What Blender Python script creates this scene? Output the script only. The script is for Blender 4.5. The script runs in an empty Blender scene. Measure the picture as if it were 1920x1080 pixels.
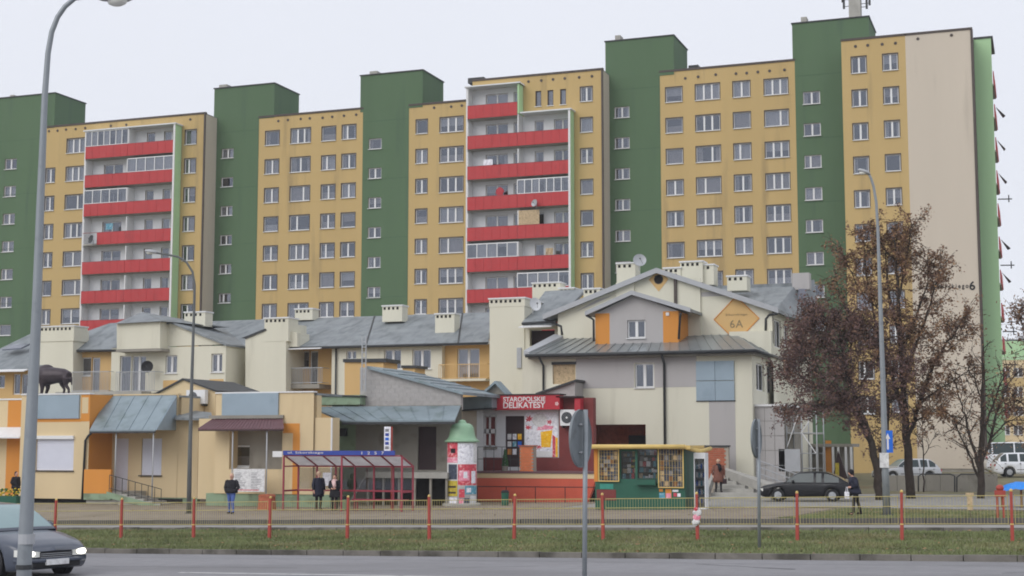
import bpy, math, random
import numpy as np
from mathutils import Vector, Matrix
random.seed(7)
R = math.radians
scene = bpy.context.scene
col = scene.collection

# ---------------------------------------------------------------- camera, sky, sun, exposure
FPX, YAW, PITCH, CH = 2750.0, R(20), math.atan(295/2750.0), 3.0
cam_d = bpy.data.cameras.new('camera'); cam = bpy.data.objects.new('camera', cam_d); col.objects.link(cam)
cam_d.sensor_width = 36; cam_d.lens = 36*FPX/1920; cam_d.clip_end = 3000; cam_d.clip_start = .3
cam.location = (0, 0, CH); cam.rotation_euler = (R(90)+PITCH, 0, YAW)
scene.camera = cam
scene.cycles.filter_width = 1.85
world = bpy.data.worlds.new('World'); scene.world = world; world.use_nodes = True
wn = world.node_tree; wn.nodes.clear()
w_out = wn.nodes.new('ShaderNodeOutputWorld'); w_bg = wn.nodes.new('ShaderNodeBackground')
w_sky = wn.nodes.new('ShaderNodeTexSky'); w_sky.sky_type = 'NISHITA'; w_sky.sun_disc = False
SUN_EL, SUN_AZ = R(36), R(205)      # behind the camera, slightly from the left
w_sky.sun_elevation = SUN_EL; w_sky.sun_rotation = SUN_AZ
w_mix = wn.nodes.new('ShaderNodeMix'); w_mix.data_type = 'RGBA'; w_mix.inputs[0].default_value = .955
w_mix.inputs[7].default_value = (8.25, 8.5, 9.25, 1)      # flat winter overcast
wn.links.new(w_sky.outputs[0], w_mix.inputs[6])
w_tc = wn.nodes.new('ShaderNodeTexCoord'); w_ns = wn.nodes.new('ShaderNodeTexNoise'); w_ns.inputs['Scale'].default_value = 1.6; w_ns.inputs['Detail'].default_value = 3
w_mr = wn.nodes.new('ShaderNodeMapRange'); w_mr.inputs[3].default_value = .94; w_mr.inputs[4].default_value = 1.06
w_vm = wn.nodes.new('ShaderNodeVectorMath'); w_vm.operation = 'SCALE'
wn.links.new(w_tc.outputs['Generated'], w_ns.inputs['Vector']); wn.links.new(w_ns.outputs[0], w_mr.inputs[0])
wn.links.new(w_mix.outputs[2], w_vm.inputs[0]); wn.links.new(w_mr.outputs[0], w_vm.inputs['Scale'])
wn.links.new(w_vm.outputs[0], w_bg.inputs[0]); w_bg.inputs[1].default_value = .105
wn.links.new(w_bg.outputs[0], w_out.inputs[0])
sun_d = bpy.data.lights.new('sun', 'SUN'); sun_d.energy = 1.25; sun_d.angle = R(40); sun_d.color = (1, .97, .93)
sun = bpy.data.objects.new('sun', sun_d); col.objects.link(sun)
sun.rotation_euler = (R(90)-SUN_EL, 0, math.pi-SUN_AZ+R(0))
sun.location = (0, 0, 60)
vs = scene.view_settings; vs.view_transform = 'Standard'; vs.look = 'None'; vs.gamma = 1; vs.use_curve_mapping = False; vs.exposure = 0.0

# ---------------------------------------------------------------- pixel -> place (photo is 1920x1080)
_r = Vector((math.cos(YAW), math.sin(YAW), 0)); _f0 = Vector((-math.sin(YAW), math.cos(YAW), 0))
_fw = _f0*math.cos(PITCH)+Vector((0, 0, math.sin(PITCH))); _up = -_f0*math.sin(PITCH)+Vector((0, 0, math.cos(PITCH)))
O = Vector((0, 0, CH))
def ray(px, py): return _fw+_r*((px-960)/FPX)+_up*((540-py)/FPX)
def P(px, py, Y):
    d = ray(px, py); return O+d*(Y/d.y)
def PXp(px, py, X):
    d = ray(px, py); return O+d*(X/d.x)
def PD(px, py, D):
    d = ray(px, py); return O+d*(D/d.dot(_f0))
TH = R(4.5)
def sq(x, y): return (math.cos(TH)*x-math.sin(TH)*y, math.sin(TH)*x+math.cos(TH)*y)
def xy(s, q): return (s*math.cos(TH)+q*math.sin(TH), -s*math.sin(TH)+q*math.cos(TH))
def smo(t): t = max(0, min(1, t)); return t*t*(3-2*t)
def gz(x, y):
    s, q = sq(x, y)
    near = .83+.0226*max(-60, min(12, s))
    far = .05+.3*smo((s+36)/24)
    t = smo((q-45.5)/11)
    z = near*(1-t)+far*t
    z += .55*smo((y-84)/26)
    return z
def G(px, py):
    d = ray(px, py); t = 10.0
    for i in range(4000):
        p = O+d*t
        if p.z <= gz(p.x, p.y): break
        t += .05
    return Vector((p.x, p.y, gz(p.x, p.y)))

# ---------------------------------------------------------------- materials
def lin(c): c /= 255; return c/12.92 if c <= .04045 else ((c+.055)/1.055)**2.4
def C(r, g, b, k=1.0): return (lin(r)/k, lin(g)/k, lin(b)/k)
M = {}
def mat(name, rgb, rough=.8, var=.1, scale=1.5, bump=0, metal=0, streak=False, spec=.3, dirt=None, coat=0, bscale=None):
    m = bpy.data.materials.new(name); m.use_nodes = True; nt = m.node_tree; n = nt.nodes
    b = n['Principled BSDF']; b.inputs['Roughness'].default_value = rough; b.inputs['Metallic'].default_value = metal
    b.inputs['Specular IOR Level'].default_value = spec
    if coat: b.inputs['Coat Weight'].default_value = coat; b.inputs['Coat Roughness'].default_value = .06
    geo = n.new('ShaderNodeNewGeometry'); mp = n.new('ShaderNodeMapping')
    nt.links.new(geo.outputs['Position'], mp.inputs[0])
    if streak: mp.inputs['Scale'].default_value = (1, 1, .12)
    ns = n.new('ShaderNodeTexNoise'); ns.inputs['Scale'].default_value = scale; ns.inputs['Detail'].default_value = 6; ns.inputs['Roughness'].default_value = .6
    nt.links.new(mp.outputs[0], ns.inputs['Vector'])
    mr = n.new('ShaderNodeMapRange'); mr.inputs[1].default_value = .3; mr.inputs[2].default_value = .7
    mr.inputs[3].default_value = 1-var; mr.inputs[4].default_value = 1+var
    nt.links.new(ns.outputs[0], mr.inputs[0])
    vm = n.new('ShaderNodeVectorMath'); vm.operation = 'SCALE'; vm.inputs[0].default_value = rgb
    nt.links.new(mr.outputs[0], vm.inputs['Scale'])
    last = vm.outputs[0]
    if dirt:
        n2 = n.new('ShaderNodeTexNoise'); n2.inputs['Scale'].default_value = dirt[1]; n2.inputs['Detail'].default_value = 8
        mp2 = n.new('ShaderNodeMapping'); nt.links.new(geo.outputs['Position'], mp2.inputs[0])
        mp2.inputs['Scale'].default_value = dirt[4] if len(dirt) > 4 else (1, 1, 1)
        nt.links.new(mp2.outputs[0], n2.inputs['Vector'])
        r2 = n.new('ShaderNodeMapRange'); r2.inputs[1].default_value = dirt[2]; r2.inputs[2].default_value = dirt[2]+.16; r2.inputs[4].default_value = dirt[3]
        nt.links.new(n2.outputs[0], r2.inputs[0])
        mx = n.new('ShaderNodeMix'); mx.data_type = 'RGBA'; mx.inputs[7].default_value = (*dirt[0], 1)
        nt.links.new(r2.outputs[0], mx.inputs[0]); nt.links.new(last, mx.inputs[6]); last = mx.outputs[2]
    nt.links.new(last, b.inputs['Base Color'])
    if bump:
        nb = n.new('ShaderNodeTexNoise'); nb.inputs['Scale'].default_value = bscale or scale*12; nb.inputs['Detail'].default_value = 4
        nt.links.new(geo.outputs['Position'], nb.inputs['Vector'])
        bp = n.new('ShaderNodeBump'); bp.inputs['Strength'].default_value = bump; bp.inputs['Distance'].default_value = .02
        nt.links.new(nb.outputs[0], bp.inputs['Height']); nt.links.new(bp.outputs[0], b.inputs['Normal'])
    M[name] = m; return m
K = .74
mat('yellow', C(173, 149, 102, 0.75), .85, .05, .35, .15, streak=True, dirt=(C(120, 104, 80, .8), .9, .56, .45, (1, 1, .1)))
mat('green', C(80, 102, 76, 0.78), .85, .06, .3, .15, streak=True, dirt=(C(66, 84, 72, .8), .8, .56, .5, (1, 1, .1)))
mat('beige', C(180, 170, 156, 0.74), .85, .04, .3, .1, streak=True, dirt=(C(140, 130, 116, .8), .7, .6, .3, (1, 1, .12)))
mat('lightgreen', C(156, 188, 146, 0.74), .85, .06, .5, .1, streak=True)
mat('loggia', C(196, 198, 200, K), .8, .05, .8)
mat('red', C(168, 58, 60, .78), .6, .07, 1.2, .1, streak=True, dirt=(C(130, 50, 52, .8), 1.5, .58, .4, (1, 1, .3)))
mat('redtrim', C(130, 62, 66, .73), .6, .07, 1.2)
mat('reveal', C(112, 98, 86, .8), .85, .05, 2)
mat('pvc', (.8, .8, .8), .4, .03, 2, spec=.4)
mat('concrete', C(150, 148, 142, K), .85, .15, 1.3, .3)
mat('cream', C(193, 190, 174, 0.74), .85, .04, .6, .15, streak=True, dirt=(C(150, 146, 128, .8), 1.0, .6, .35, (1, 1, .12)))
mat('greywall', C(158, 155, 154, 0.74), .85, .04, .6, .1, streak=True, dirt=(C(125, 120, 120, .8), 1.0, .62, .3, (1, 1, .12)))
mat('orange', C(187, 126, 60, .73), .85, .05, .6, .1, streak=True)
mat('softorange', C(190, 158, 108, 0.76), .85, .05, .6, .1, streak=True)
mat('vanilla', C(194, 175, 140, 0.76), .85, .04, .5, .15, streak=True, dirt=(C(150, 130, 100, .8), .9, .6, .35, (1, 1, .15)))
mat('shopgreen', C(124, 142, 118, .73), .85, .08, .8, .1, dirt=(C(90, 92, 74, .8), 1.6, .52, .6))
mat('greyplaster', C(132, 128, 120, K), .9, .1, .8, .2, streak=True, dirt=(C(92, 88, 80, .8), 1.2, .55, .5))
mat('roof', C(120, 125, 128, .8), .5, .2, .9, .15, streak=False, spec=.4, dirt=(C(92, 98, 100, .8), 1.3, .5, .8, (1.6, .5, 1)))
mat('roofmetal', C(112, 117, 118, 0.8), .3, .1, 1.2, .05, spec=.5, metal=.1, dirt=(C(90, 98, 100, .62), 1.3, .55, .6))
mat('roofgreen', C(120, 132, 138, .73), .45, .12, 1.2, .05, metal=.2, dirt=(C(80, 92, 88, .62), 1.3, .52, .6))
mat('darkmetal', C(54, 56, 58, .8), .5, .1, 3)
mat('trim', C(74, 66, 62, .8), .6, .1, 3)
mat('zinc', C(152, 154, 157, 0.74), .5, .06, 2, metal=.1)
mat('panelblue', C(134, 149, 160, 0.74), .5, .05, 1.2, metal=.05, dirt=(C(104, 120, 132, .66), .8, .5, .5))
mat('polegrey', C(126, 131, 135, 0.73), .45, .06, 2, metal=.3, dirt=(C(96, 100, 104, .7), 5, .6, .5))
mat('white', (.78, .78, .78), .6, .05, 2)
mat('shutter', C(184, 186, 196, .7), .5, .03, 2)
mat('black', (.018, .018, .02), .6, .1, 3)
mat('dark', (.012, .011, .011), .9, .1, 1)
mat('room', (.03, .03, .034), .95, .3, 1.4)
mat('asphalt', C(136, 135, 138, 0.97), .75, .1, 3, .5, spec=.35, bscale=30, dirt=(C(112, 111, 113, .85), .3, .5, .75, (.35, 1.2, 1)))
mat('lightasphalt', C(148, 146, 142, .95), .8, .12, 2, .3, dirt=(C(122, 118, 110, .8), .9, .5, .6))
mat('paving', C(138, 127, 114, .95), .85, .14, 1.2, .3, dirt=(C(104, 94, 80, .85), .6, .5, .6))
mat('lampdark', C(92, 95, 96, .8), .5, .08, 3)
mat('windscreen', C(118, 136, 138, .8), .12, .12, .8, spec=.6)
mat('windscreensky', C(130, 150, 152, .8), .12, .08, .8, spec=.6)  # pale base colour stands in for sky reflected in the glass
mat('sideglass', C(52, 62, 64, .8), .12, .15, 1.0, spec=.4)
mat('kerbdark', C(84, 82, 80, .85), .85, .18, 2.5, .4)
mat('kerb', C(112, 108, 102, .85), .85, .18, 2.5, .4, dirt=(C(60, 58, 52, .85), 1.2, .48, .8))
mat('paint', (.62, .62, .62), .7, .12, 3, dirt=((.2, .2, .2), 4, .56, .7))
mat('soil', C(112, 108, 84, .85), .95, .25, .8, .6, dirt=(C(104, 88, 62, .9), .5, .5, .7))
mat('grassblade', C(104, 112, 76, 0.78), .9, .35, .6, dirt=(C(128, 122, 90, .75), .35, .5, .6))
mat('redpost', C(150, 66, 58, .74), .55, .1, 3, dirt=(C(120, 60, 50, .8), 9, .6, .5))
mat('yellowrail', C(168, 156, 104, .8), .6, .1, 4, dirt=(C(110, 100, 66, .8), 6, .6, .5))
mat('kioskgreen', C(32, 80, 64, .73), .5, .08, 1.5, spec=.4, dirt=(C(20, 72, 54, .7), 1.1, .52, .6))
mat('kioskyellow', C(190, 164, 100, .73), .5, .08, 3, spec=.4)
mat('mintgreen', C(124, 156, 128, .73), .45, .05, 2, spec=.45, dirt=(C(90, 140, 96, .7), 5, .62, .5))
mat('terra', C(178, 84, 66, 0.74), .85, .08, 1, .2, dirt=(C(150, 70, 50, .7), 1.0, .55, .5))
mat('maroon', C(108, 52, 50, .73), .7, .1, 1.5)
mat('maroondeep', C(54, 40, 42, 0.75), .6, .1, 1.5)
mat('burgundy', C(98, 72, 76, .73), .5, .08, 2, .1)
mat('signred', C(160, 44, 54, 0.74), .45, .04, 2)
mat('brick', C(150, 88, 66, .66), .9, .2, 6, .3)
mat('brickorange', C(190, 104, 62, .66), .9, .2, 8, .3)
mat('mortar', C(150, 142, 130, .7), .9, .1, 4)
mat('whitebrick', C(153, 150, 148, .73), .9, .1, 6, .3)
mat('bandblue', C(50, 66, 138, .73), .45, .05, 2)
mat('shelterred', C(138, 58, 70, .75), .5, .08, 3)
mat('poly', C(196, 196, 190, .7), .5, .06, 1.5, dirt=(C(150, 148, 136, .7), 2, .55, .6))
mat('bark', C(62, 54, 48, .9), .95, .3, 6, .8)
mat('deadleaf', C(118, 90, 72, .85), .8, .4, 3, dirt=(C(90, 72, 64, .85), 1.2, .45, .8))
mat('deadleafdark', C(108, 84, 80, 0.85), .8, .35, 3, dirt=(C(78, 64, 66, .85), 1.2, .45, .8))
mat('deadleaf2', C(142, 112, 80, .85), .8, .35, 3, dirt=(C(116, 88, 74, .85), 1.2, .5, .7))
mat('skin', C(205, 160, 140, .9), .6, .05, 5)
mat('bronze', C(62, 54, 58, .8), .4, .15, 4, metal=.2)
mat('tarpblue', C(40, 118, 196, .7), .5, .1, 2)
mat('text_white', (.75, .72, .72), .6, .02, 2)
mat('text_dark', C(70, 60, 52, .9), .7, .05, 2)
mat('bluesign', C(30, 90, 180, .7), .4, .05, 2)
for nm, c in dict(navy=(34, 36, 50), jeans=(58, 78, 128), denim=(70, 92, 150), brown=(112, 74, 62), blackcloth=(30, 29, 34), pink=(206, 176, 174), grey=(120, 120, 124),
                  tan=(176, 150, 128), hair=(58, 44, 38), hairgrey=(130, 124, 120), shoe=(36, 32, 32), yellowcloth=(200, 170, 60), leafgreen=(52, 92, 50), wood=(120, 84, 54),
                  posterred=(184, 70, 82), posterpink=(212, 130, 150), posteryellow=(176, 158, 62), posterdark=(64, 70, 84), posterteal=(84, 140, 160), posterwhite=(214, 214, 220),
                  amber=(226, 172, 36), paper=(196, 196, 196), kraft=(170, 150, 120), teal=(60, 130, 116), fanblack=(46, 50, 54)).items():
    if nm.startswith('poster') or nm in ('kraft', 'paper', 'amber'):
        o_ = {'posterred': (236, 190, 190), 'posterpink': (240, 226, 230), 'posteryellow': (110, 96, 50), 'posterdark': (130, 138, 150), 'posterteal': (196, 214, 222), 'posterwhite': (168, 166, 176), 'kraft': (110, 92, 70), 'paper': (170, 168, 170), 'amber': (240, 214, 130)}[nm]
        mat(nm, C(*c, .75), .8, .2, 9, dirt=(C(*o_, .8), 7, .54, .75))
    else: mat(nm, C(*c, .75), .8, .12, 5)
def translucent(name, rgb):
    m = bpy.data.materials.new(name); m.use_nodes = True; nt = m.node_tree; n = nt.nodes; n.clear()
    o = n.new('ShaderNodeOutputMaterial'); a = n.new('ShaderNodeBsdfDiffuse'); b = n.new('ShaderNodeBsdfTranslucent'); x_ = n.new('ShaderNodeMixShader'); x_.inputs[0].default_value = .75
    geo = n.new('ShaderNodeNewGeometry'); ns = n.new('ShaderNodeTexNoise'); ns.inputs['Scale'].default_value = 2.5; ns.inputs['Detail'].default_value = 6; cr = n.new('ShaderNodeMix'); cr.data_type = 'RGBA'
    cr.inputs[6].default_value = (*rgb, 1); cr.inputs[7].default_value = (*[c*.6 for c in rgb], 1); nt.links.new(geo.outputs['Position'], ns.inputs[0]); nt.links.new(ns.outputs[0], cr.inputs[0])
    nt.links.new(cr.outputs[2], a.inputs[0]); nt.links.new(cr.outputs[2], b.inputs[0]); nt.links.new(a.outputs[0], x_.inputs[1]); nt.links.new(b.outputs[0], x_.inputs[2]); nt.links.new(x_.outputs[0], o.inputs[0]); M[name] = m
translucent('polysheet', (.9, .88, .88))
def glassmat(name, fac, gl, tint=(.9, .93, .95), rough=.03, sp=.5):
    m = bpy.data.materials.new(name); m.use_nodes = True; nt = m.node_tree; n = nt.nodes; n.clear()
    o = n.new('ShaderNodeOutputMaterial'); t = n.new('ShaderNodeBsdfTransparent'); t.inputs[0].default_value = (*tint, 1)
    g = n.new('ShaderNodeBsdfGlossy'); g.inputs[0].default_value = (*gl, 1); g.inputs['Roughness'].default_value = rough
    mx = n.new('ShaderNodeMixShader'); mx.inputs[0].default_value = fac
    lw = n.new('ShaderNodeLayerWeight'); lw.inputs[0].default_value = .35
    mr = n.new('ShaderNodeMapRange'); mr.inputs[3].default_value = fac; mr.inputs[4].default_value = min(1, fac+sp)
    geo = n.new('ShaderNodeNewGeometry'); ns = n.new('ShaderNodeTexNoise'); ns.inputs['Scale'].default_value = .5
    bp = n.new('ShaderNodeBump'); bp.inputs['Strength'].default_value = .06; bp.inputs['Distance'].default_value = .05
    nt.links.new(geo.outputs['Position'], ns.inputs['Vector']); nt.links.new(ns.outputs[0], bp.inputs['Height']); nt.links.new(bp.outputs[0], g.inputs['Normal'])
    nt.links.new(lw.outputs['Fresnel'], mr.inputs[0]); nt.links.new(mr.outputs[0], mx.inputs[0])
    nt.links.new(t.outputs[0], mx.inputs[1]); nt.links.new(g.outputs[0], mx.inputs[2]); nt.links.new(mx.outputs[0], o.inputs[0])
    M[name] = m
glassmat('pane', .42, (.26, .28, .32), (1, 1, 1), sp=.12); glassmat('clearpane', .3, (.2, .21, .24), (1, 1, 1), sp=.15); glassmat('carglass', .6, (.2, .25, .26), (.3, .34, .34), sp=.35)
mat('curtain', C(216, 216, 222, 0.7), .9, .15, 3, streak=True)
mat('curtain2', C(196, 190, 190, 0.78), .9, .15, 3)
mat('curtain3', C(196, 198, 176, .8), .9, .12, 3)
mat('darkpane', C(84, 88, 100, .8), .12, .1, .8, spec=.6)

# ---------------------------------------------------------------- mesh helper
WL = {}
def wl(o): return WL.get(o.name, Vector((0, 0, 0))) if o else Vector((0, 0, 0))
class MB:
    def __init__(s): s.v = []; s.f = []; s.m = []
    def add(s, vs_, fs, m=0):
        b = len(s.v); s.v += [tuple(p) for p in vs_]; s.f += [tuple(b+i for i in f) for f in fs]; s.m += [m]*len(fs); return s
    def poly(s, pts, m=0): return s.add(pts, [tuple(range(len(pts)))], m)
    def box(s, x0, x1, y0, y1, z0, z1, m=0):
        x0, x1 = sorted((x0, x1)); y0, y1 = sorted((y0, y1)); z0, z1 = sorted((z0, z1))
        return s.add([(x0, y0, z0), (x1, y0, z0), (x1, y1, z0), (x0, y1, z0), (x0, y0, z1), (x1, y0, z1), (x1, y1, z1), (x0, y1, z1)],
                     [(0, 3, 2, 1), (4, 5, 6, 7), (0, 1, 5, 4), (1, 2, 6, 5), (2, 3, 7, 6), (3, 0, 4, 7)], m)
    def prism(s, pts, y0, y1, m=0):
        n = len(pts); vv = [(x, y0, z) for x, z in pts]+[(x, y1, z) for x, z in pts]
        return s.add(vv, [tuple(range(n)), tuple(range(2*n-1, n-1, -1))]+[(i, i+n, (i+1) % n+n, (i+1) % n) for i in range(n)], m)
    def slab(s, pts, off=(0, 0, -.12), m=0):
        n = len(pts); o = Vector(off); vv = [Vector(p) for p in pts]; vv += [p+o for p in vv]
        return s.add(vv, [tuple(range(n)), tuple(range(2*n-1, n-1, -1))]+[(i, i+n, (i+1) % n+n, (i+1) % n) for i in range(n)], m)
    def tube(s, pts, rad, n=8, m=0, caps=True):
        pts = [Vector(p) for p in pts]; k = len(pts)
        if not hasattr(rad, '__len__'): rad = [rad]*k
        vv = []; u = None
        for i, p in enumerate(pts):
            d = (pts[min(i+1, k-1)]-pts[max(i-1, 0)]); d = d.normalized() if d.length > 1e-9 else Vector((0, 0, 1))
            if u is None: u = d.orthogonal().normalized()
            else:
                u = u-d*u.dot(d); u = u.normalized() if u.length > 1e-6 else d.orthogonal().normalized()
            w = d.cross(u)
            for j in range(n):
                a = 2*math.pi*j/n; vv.append(p+(u*math.cos(a)+w*math.sin(a))*rad[i])
        fs = [(i*n+j, i*n+(j+1) % n, (i+1)*n+(j+1) % n, (i+1)*n+j) for i in range(k-1) for j in range(n)]
        if caps: fs += [tuple(range(n-1, -1, -1)), tuple((k-1)*n+j for j in range(n))]
        return s.add(vv, fs, m)
    def lathe(s, c, prof, n=24, m=0, sx=1, sy=1):
        vv = [(c[0]+r*math.cos(2*math.pi*j/n)*sx, c[1]+r*math.sin(2*math.pi*j/n)*sy, c[2]+z) for r, z in prof for j in range(n)]
        k = len(prof)
        fs = [(i*n+j, i*n+(j+1) % n, (i+1)*n+(j+1) % n, (i+1)*n+j) for i in range(k-1) for j in range(n)]
        fs += [tuple(range(n-1, -1, -1)), tuple((k-1)*n+j for j in range(n))]
        return s.add(vv, fs, m)
    def disc(s, c, r, th, n=32, m=0, sx=1):     # disc facing -Y
        pts = [(c[0]+r*sx*math.cos(2*math.pi*j/n), c[2]+r*math.sin(2*math.pi*j/n)) for j in range(n)]
        return s.prism(pts, c[1], c[1]+th, m)
    def ell(s, c, r, n=10, m=0):
        vv = []; fs = []
        for i in range(n+1):
            t = math.pi*i/n
            for j in range(2*n):
                a = math.pi*j/n; vv.append((c[0]+r[0]*math.sin(t)*math.cos(a), c[1]+r[1]*math.sin(t)*math.sin(a), c[2]+r[2]*math.cos(t)))
        for i in range(n):
            for j in range(2*n): fs.append((i*2*n+j, (i+1)*2*n+j, (i+1)*2*n+(j+1) % (2*n), i*2*n+(j+1) % (2*n)))
        return s.add(vv, fs, m)
    def mesh(s, name, mats, off=Vector((0, 0, 0)), smooth=False):
        used = sorted({i for f in s.f for i in f})
        if len(used) < len(s.v): mp_ = {a: b for b, a in enumerate(used)}; s.v = [s.v[i] for i in used]; s.f = [tuple(mp_[i] for i in f) for f in s.f]
        me = bpy.data.meshes.new(name); me.from_pydata([(v[0]-off.x, v[1]-off.y, v[2]-off.z) for v in s.v], [], s.f)
        for k in mats: me.materials.append(M[k])
        me.polygons.foreach_set('material_index', s.m)
        if smooth: me.polygons.foreach_set('use_smooth', [True]*len(s.f))
        me.update(); return me
    def build(s, name, mats, parent=None, smooth=False, local=False, **props):
        if isinstance(mats, str): mats = [mats]
        if not s.v: return None
        if local: off = Vector((0, 0, 0))
        else:
            a = np.array(s.v); lo = a.min(0); hi = a.max(0); off = Vector(((lo[0]+hi[0])/2, (lo[1]+hi[1])/2, lo[2]))
        o = bpy.data.objects.new(name, s.mesh(name, mats, off, smooth)); col.objects.link(o)
        o.parent = parent; o.location = off-wl(parent) if not local else (0, 0, 0)
        WL[o.name] = off if not local else Vector((0, 0, 0))
        for k, v in props.items(): o[k] = v
        return o
def thing(name, label, cat, loc, group=None, rz=0):
    o = bpy.data.objects.new(name, None); col.objects.link(o); o.location = loc; o.rotation_euler.z = rz
    WL[o.name] = Vector(loc); o['label'] = label; o['category'] = cat
    if group: o['group'] = group
    return o
def tag(o, label, cat, group=None):
    o['label'] = label; o['category'] = cat
    if group: o['group'] = group
    return o
def inst(name, mesh, pos, parent, **props):
    o = bpy.data.objects.new(name, mesh); col.objects.link(o); o.parent = parent; o.location = Vector(pos)-wl(parent)
    WL[o.name] = Vector(pos)
    for k, v in props.items(): o[k] = v
    return o
def struct(o): o['kind'] = 'structure'; return o

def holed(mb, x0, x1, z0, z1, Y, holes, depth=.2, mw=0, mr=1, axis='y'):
    """wall sheet with real openings; axis 'y': plane y=Y facing -Y; 'x': plane x=Y facing +X (x0..x1 then run along y)"""
    def pt(a, d, z): return (a, Y+d, z) if axis == 'y' else (Y-d, a, z)
    hs = [h for h in holes if h[0] > x0 and h[1] < x1 and h[2] > z0 and h[3] < z1]
    xs = sorted({x0, x1, *[h[0] for h in hs], *[h[1] for h in hs]}); zs = sorted({z0, z1, *[h[2] for h in hs], *[h[3] for h in hs]})
    for j in range(len(zs)-1):
        zc = (zs[j]+zs[j+1])/2; run = None
        for i in range(len(xs)-1):
            xc = (xs[i]+xs[i+1])/2
            solid = not any(h[0] < xc < h[1] and h[2] < zc < h[3] for h in hs)
            if solid and run is None: run = xs[i]
            if (not solid) and run is not None:
                mb.poly([pt(run, 0, zs[j]), pt(xs[i], 0, zs[j]), pt(xs[i], 0, zs[j+1]), pt(run, 0, zs[j+1])], mw); run = None
        if run is not None: mb.poly([pt(run, 0, zs[j]), pt(x1, 0, zs[j]), pt(x1, 0, zs[j+1]), pt(run, 0, zs[j+1])], mw)
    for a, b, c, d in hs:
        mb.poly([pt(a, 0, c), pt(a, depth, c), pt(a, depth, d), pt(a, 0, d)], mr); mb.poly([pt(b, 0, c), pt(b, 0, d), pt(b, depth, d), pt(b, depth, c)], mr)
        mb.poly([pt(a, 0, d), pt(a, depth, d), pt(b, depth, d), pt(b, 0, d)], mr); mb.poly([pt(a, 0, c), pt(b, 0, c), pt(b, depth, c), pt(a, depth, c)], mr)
    return mb

_wc = {}
def wmeshes(w, h, n, fr, ml, curt, seed, fm):
    key = (round(w, 2), round(h, 2), n, curt, seed, fm)
    if key in _wc: return _wc[key]
    f = MB()
    f.box(-w/2, w/2, 0, .07, 0, fr); f.box(-w/2, w/2, 0, .07, h-fr, h); f.box(-w/2, -w/2+fr, 0, .07, fr, h-fr); f.box(w/2-fr, w/2, 0, .07, fr, h-fr)
    cuts = {1: [], 2: [.5], 3: [.34, .67], 4: [.25, .5, .75], 5: [.36], 6: [.66]}[n]
    xs = [-w/2+fr]
    for c in cuts:
        x = -w/2+w*c; f.box(x-ml/2, x+ml/2, -.012, .06, fr, h-fr); xs += [x-ml/2, x+ml/2]
    xs.append(w/2-fr)
    sr = MB(); e_ = .07  # thin dark strips along the sides and top of the opening
    sr.box(-w/2-e_, -w/2+.01, -.125, -.122, -.03, h+e_); sr.box(w/2-.01, w/2+e_, -.125, -.122, -.03, h+e_); sr.box(-w/2+.01, w/2-.01, -.125, -.122, h-.01, h+e_)
    # room box behind
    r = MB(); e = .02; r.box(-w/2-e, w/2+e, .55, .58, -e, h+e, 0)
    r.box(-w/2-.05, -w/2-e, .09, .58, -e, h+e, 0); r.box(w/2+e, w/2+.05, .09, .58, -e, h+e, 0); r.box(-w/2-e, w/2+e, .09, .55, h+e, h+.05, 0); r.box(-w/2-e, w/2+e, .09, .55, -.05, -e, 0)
    panes = []
    for i in range(0, len(xs), 2):
        p = MB(); p.box(xs[i], xs[i+1], .028, .034, fr, h-fr); panes.append(p.mesh('pane', ['pane']))
    s = MB().box(-w/2-.05, w/2+.05, -.24, .0, -.05, -.005)
    cm = None
    if curt:
        c = MB(); rnd = random.Random(seed*31+n)
        def drape(a, b, z0, z1, y=.18):
            k = max(3, int((b-a)/.16)); pts = [(a+(b-a)*i/k, y+.02*(i % 2)) for i in range(k+1)]
            for i in range(k): c.poly([(pts[i][0], pts[i][1], z0), (pts[i+1][0], pts[i+1][1], z0), (pts[i+1][0], pts[i+1][1], z1), (pts[i][0], pts[i][1], z1)])
        if curt == 1: drape(-w/2, w/2, 0, h)
        elif curt == 2: drape(-w/2, -w/2+w*.25, 0, h); drape(w/2-w*.22, w/2, 0, h)
        elif curt == 3: drape(-w/2, w/2, h*.45, h)
        elif curt == 4: drape(-w/2, w/2, 0, h*.5)
        elif curt == 5: c.box(-w/2, w/2, .12, .14, 0, h)
        cm = c.mesh('curtain', [random.Random(seed+5).choice(['curtain', 'curtain', 'curtain2', 'curtain3'])])
    _wc[key] = (f.mesh('window', [fm]), panes, s.mesh('sill', ['pvc']), r.mesh('room', ['room']), cm, sr.mesh('dark_outline', ['trim']))
    return _wc[key]
def window(parent, x, z, w, h, Y, n=2, dark_outline=False, curt=None, rec=.12, fr=.075, ml=.15, sill=True, axis='y', name='window', fm='pvc', label=None, seed=None):
    """x,z: centre of bottom edge of the opening"""
    if curt is None: curt = random.choice([0, 1, 1, 1, 2, 2, 3, 4])
    if seed is None: seed = random.randint(0, 2)
    fm_, panes, sm, rm, cm, srm = wmeshes(w-.01, h-.01, n, fr, ml, curt, seed, fm)
    pos = Vector((x, Y+rec, z+.005)) if axis == 'y' else Vector((Y-rec, x, z+.005))
    o = inst(name, fm_, pos, parent)
    if axis != 'y': o.rotation_euler.z = R(90)
    if label: o['label'] = label
    def ch(nm, me):
        c = bpy.data.objects.new(nm, me); col.objects.link(c); c.parent = o; return c
    for p in panes: ch('pane', p)
    if sill: ch('sill', sm)
    ch('room', rm)
    if dark_outline and rec == .12: ch('dark_outline', srm)
    if cm: ch('curtain', cm)
    return o
def pipe(parent, pts, r=.06, m='darkmetal', name='downpipe', n=8): return MB().tube(pts, r, n).build(name, m, parent, smooth=True)
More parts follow.
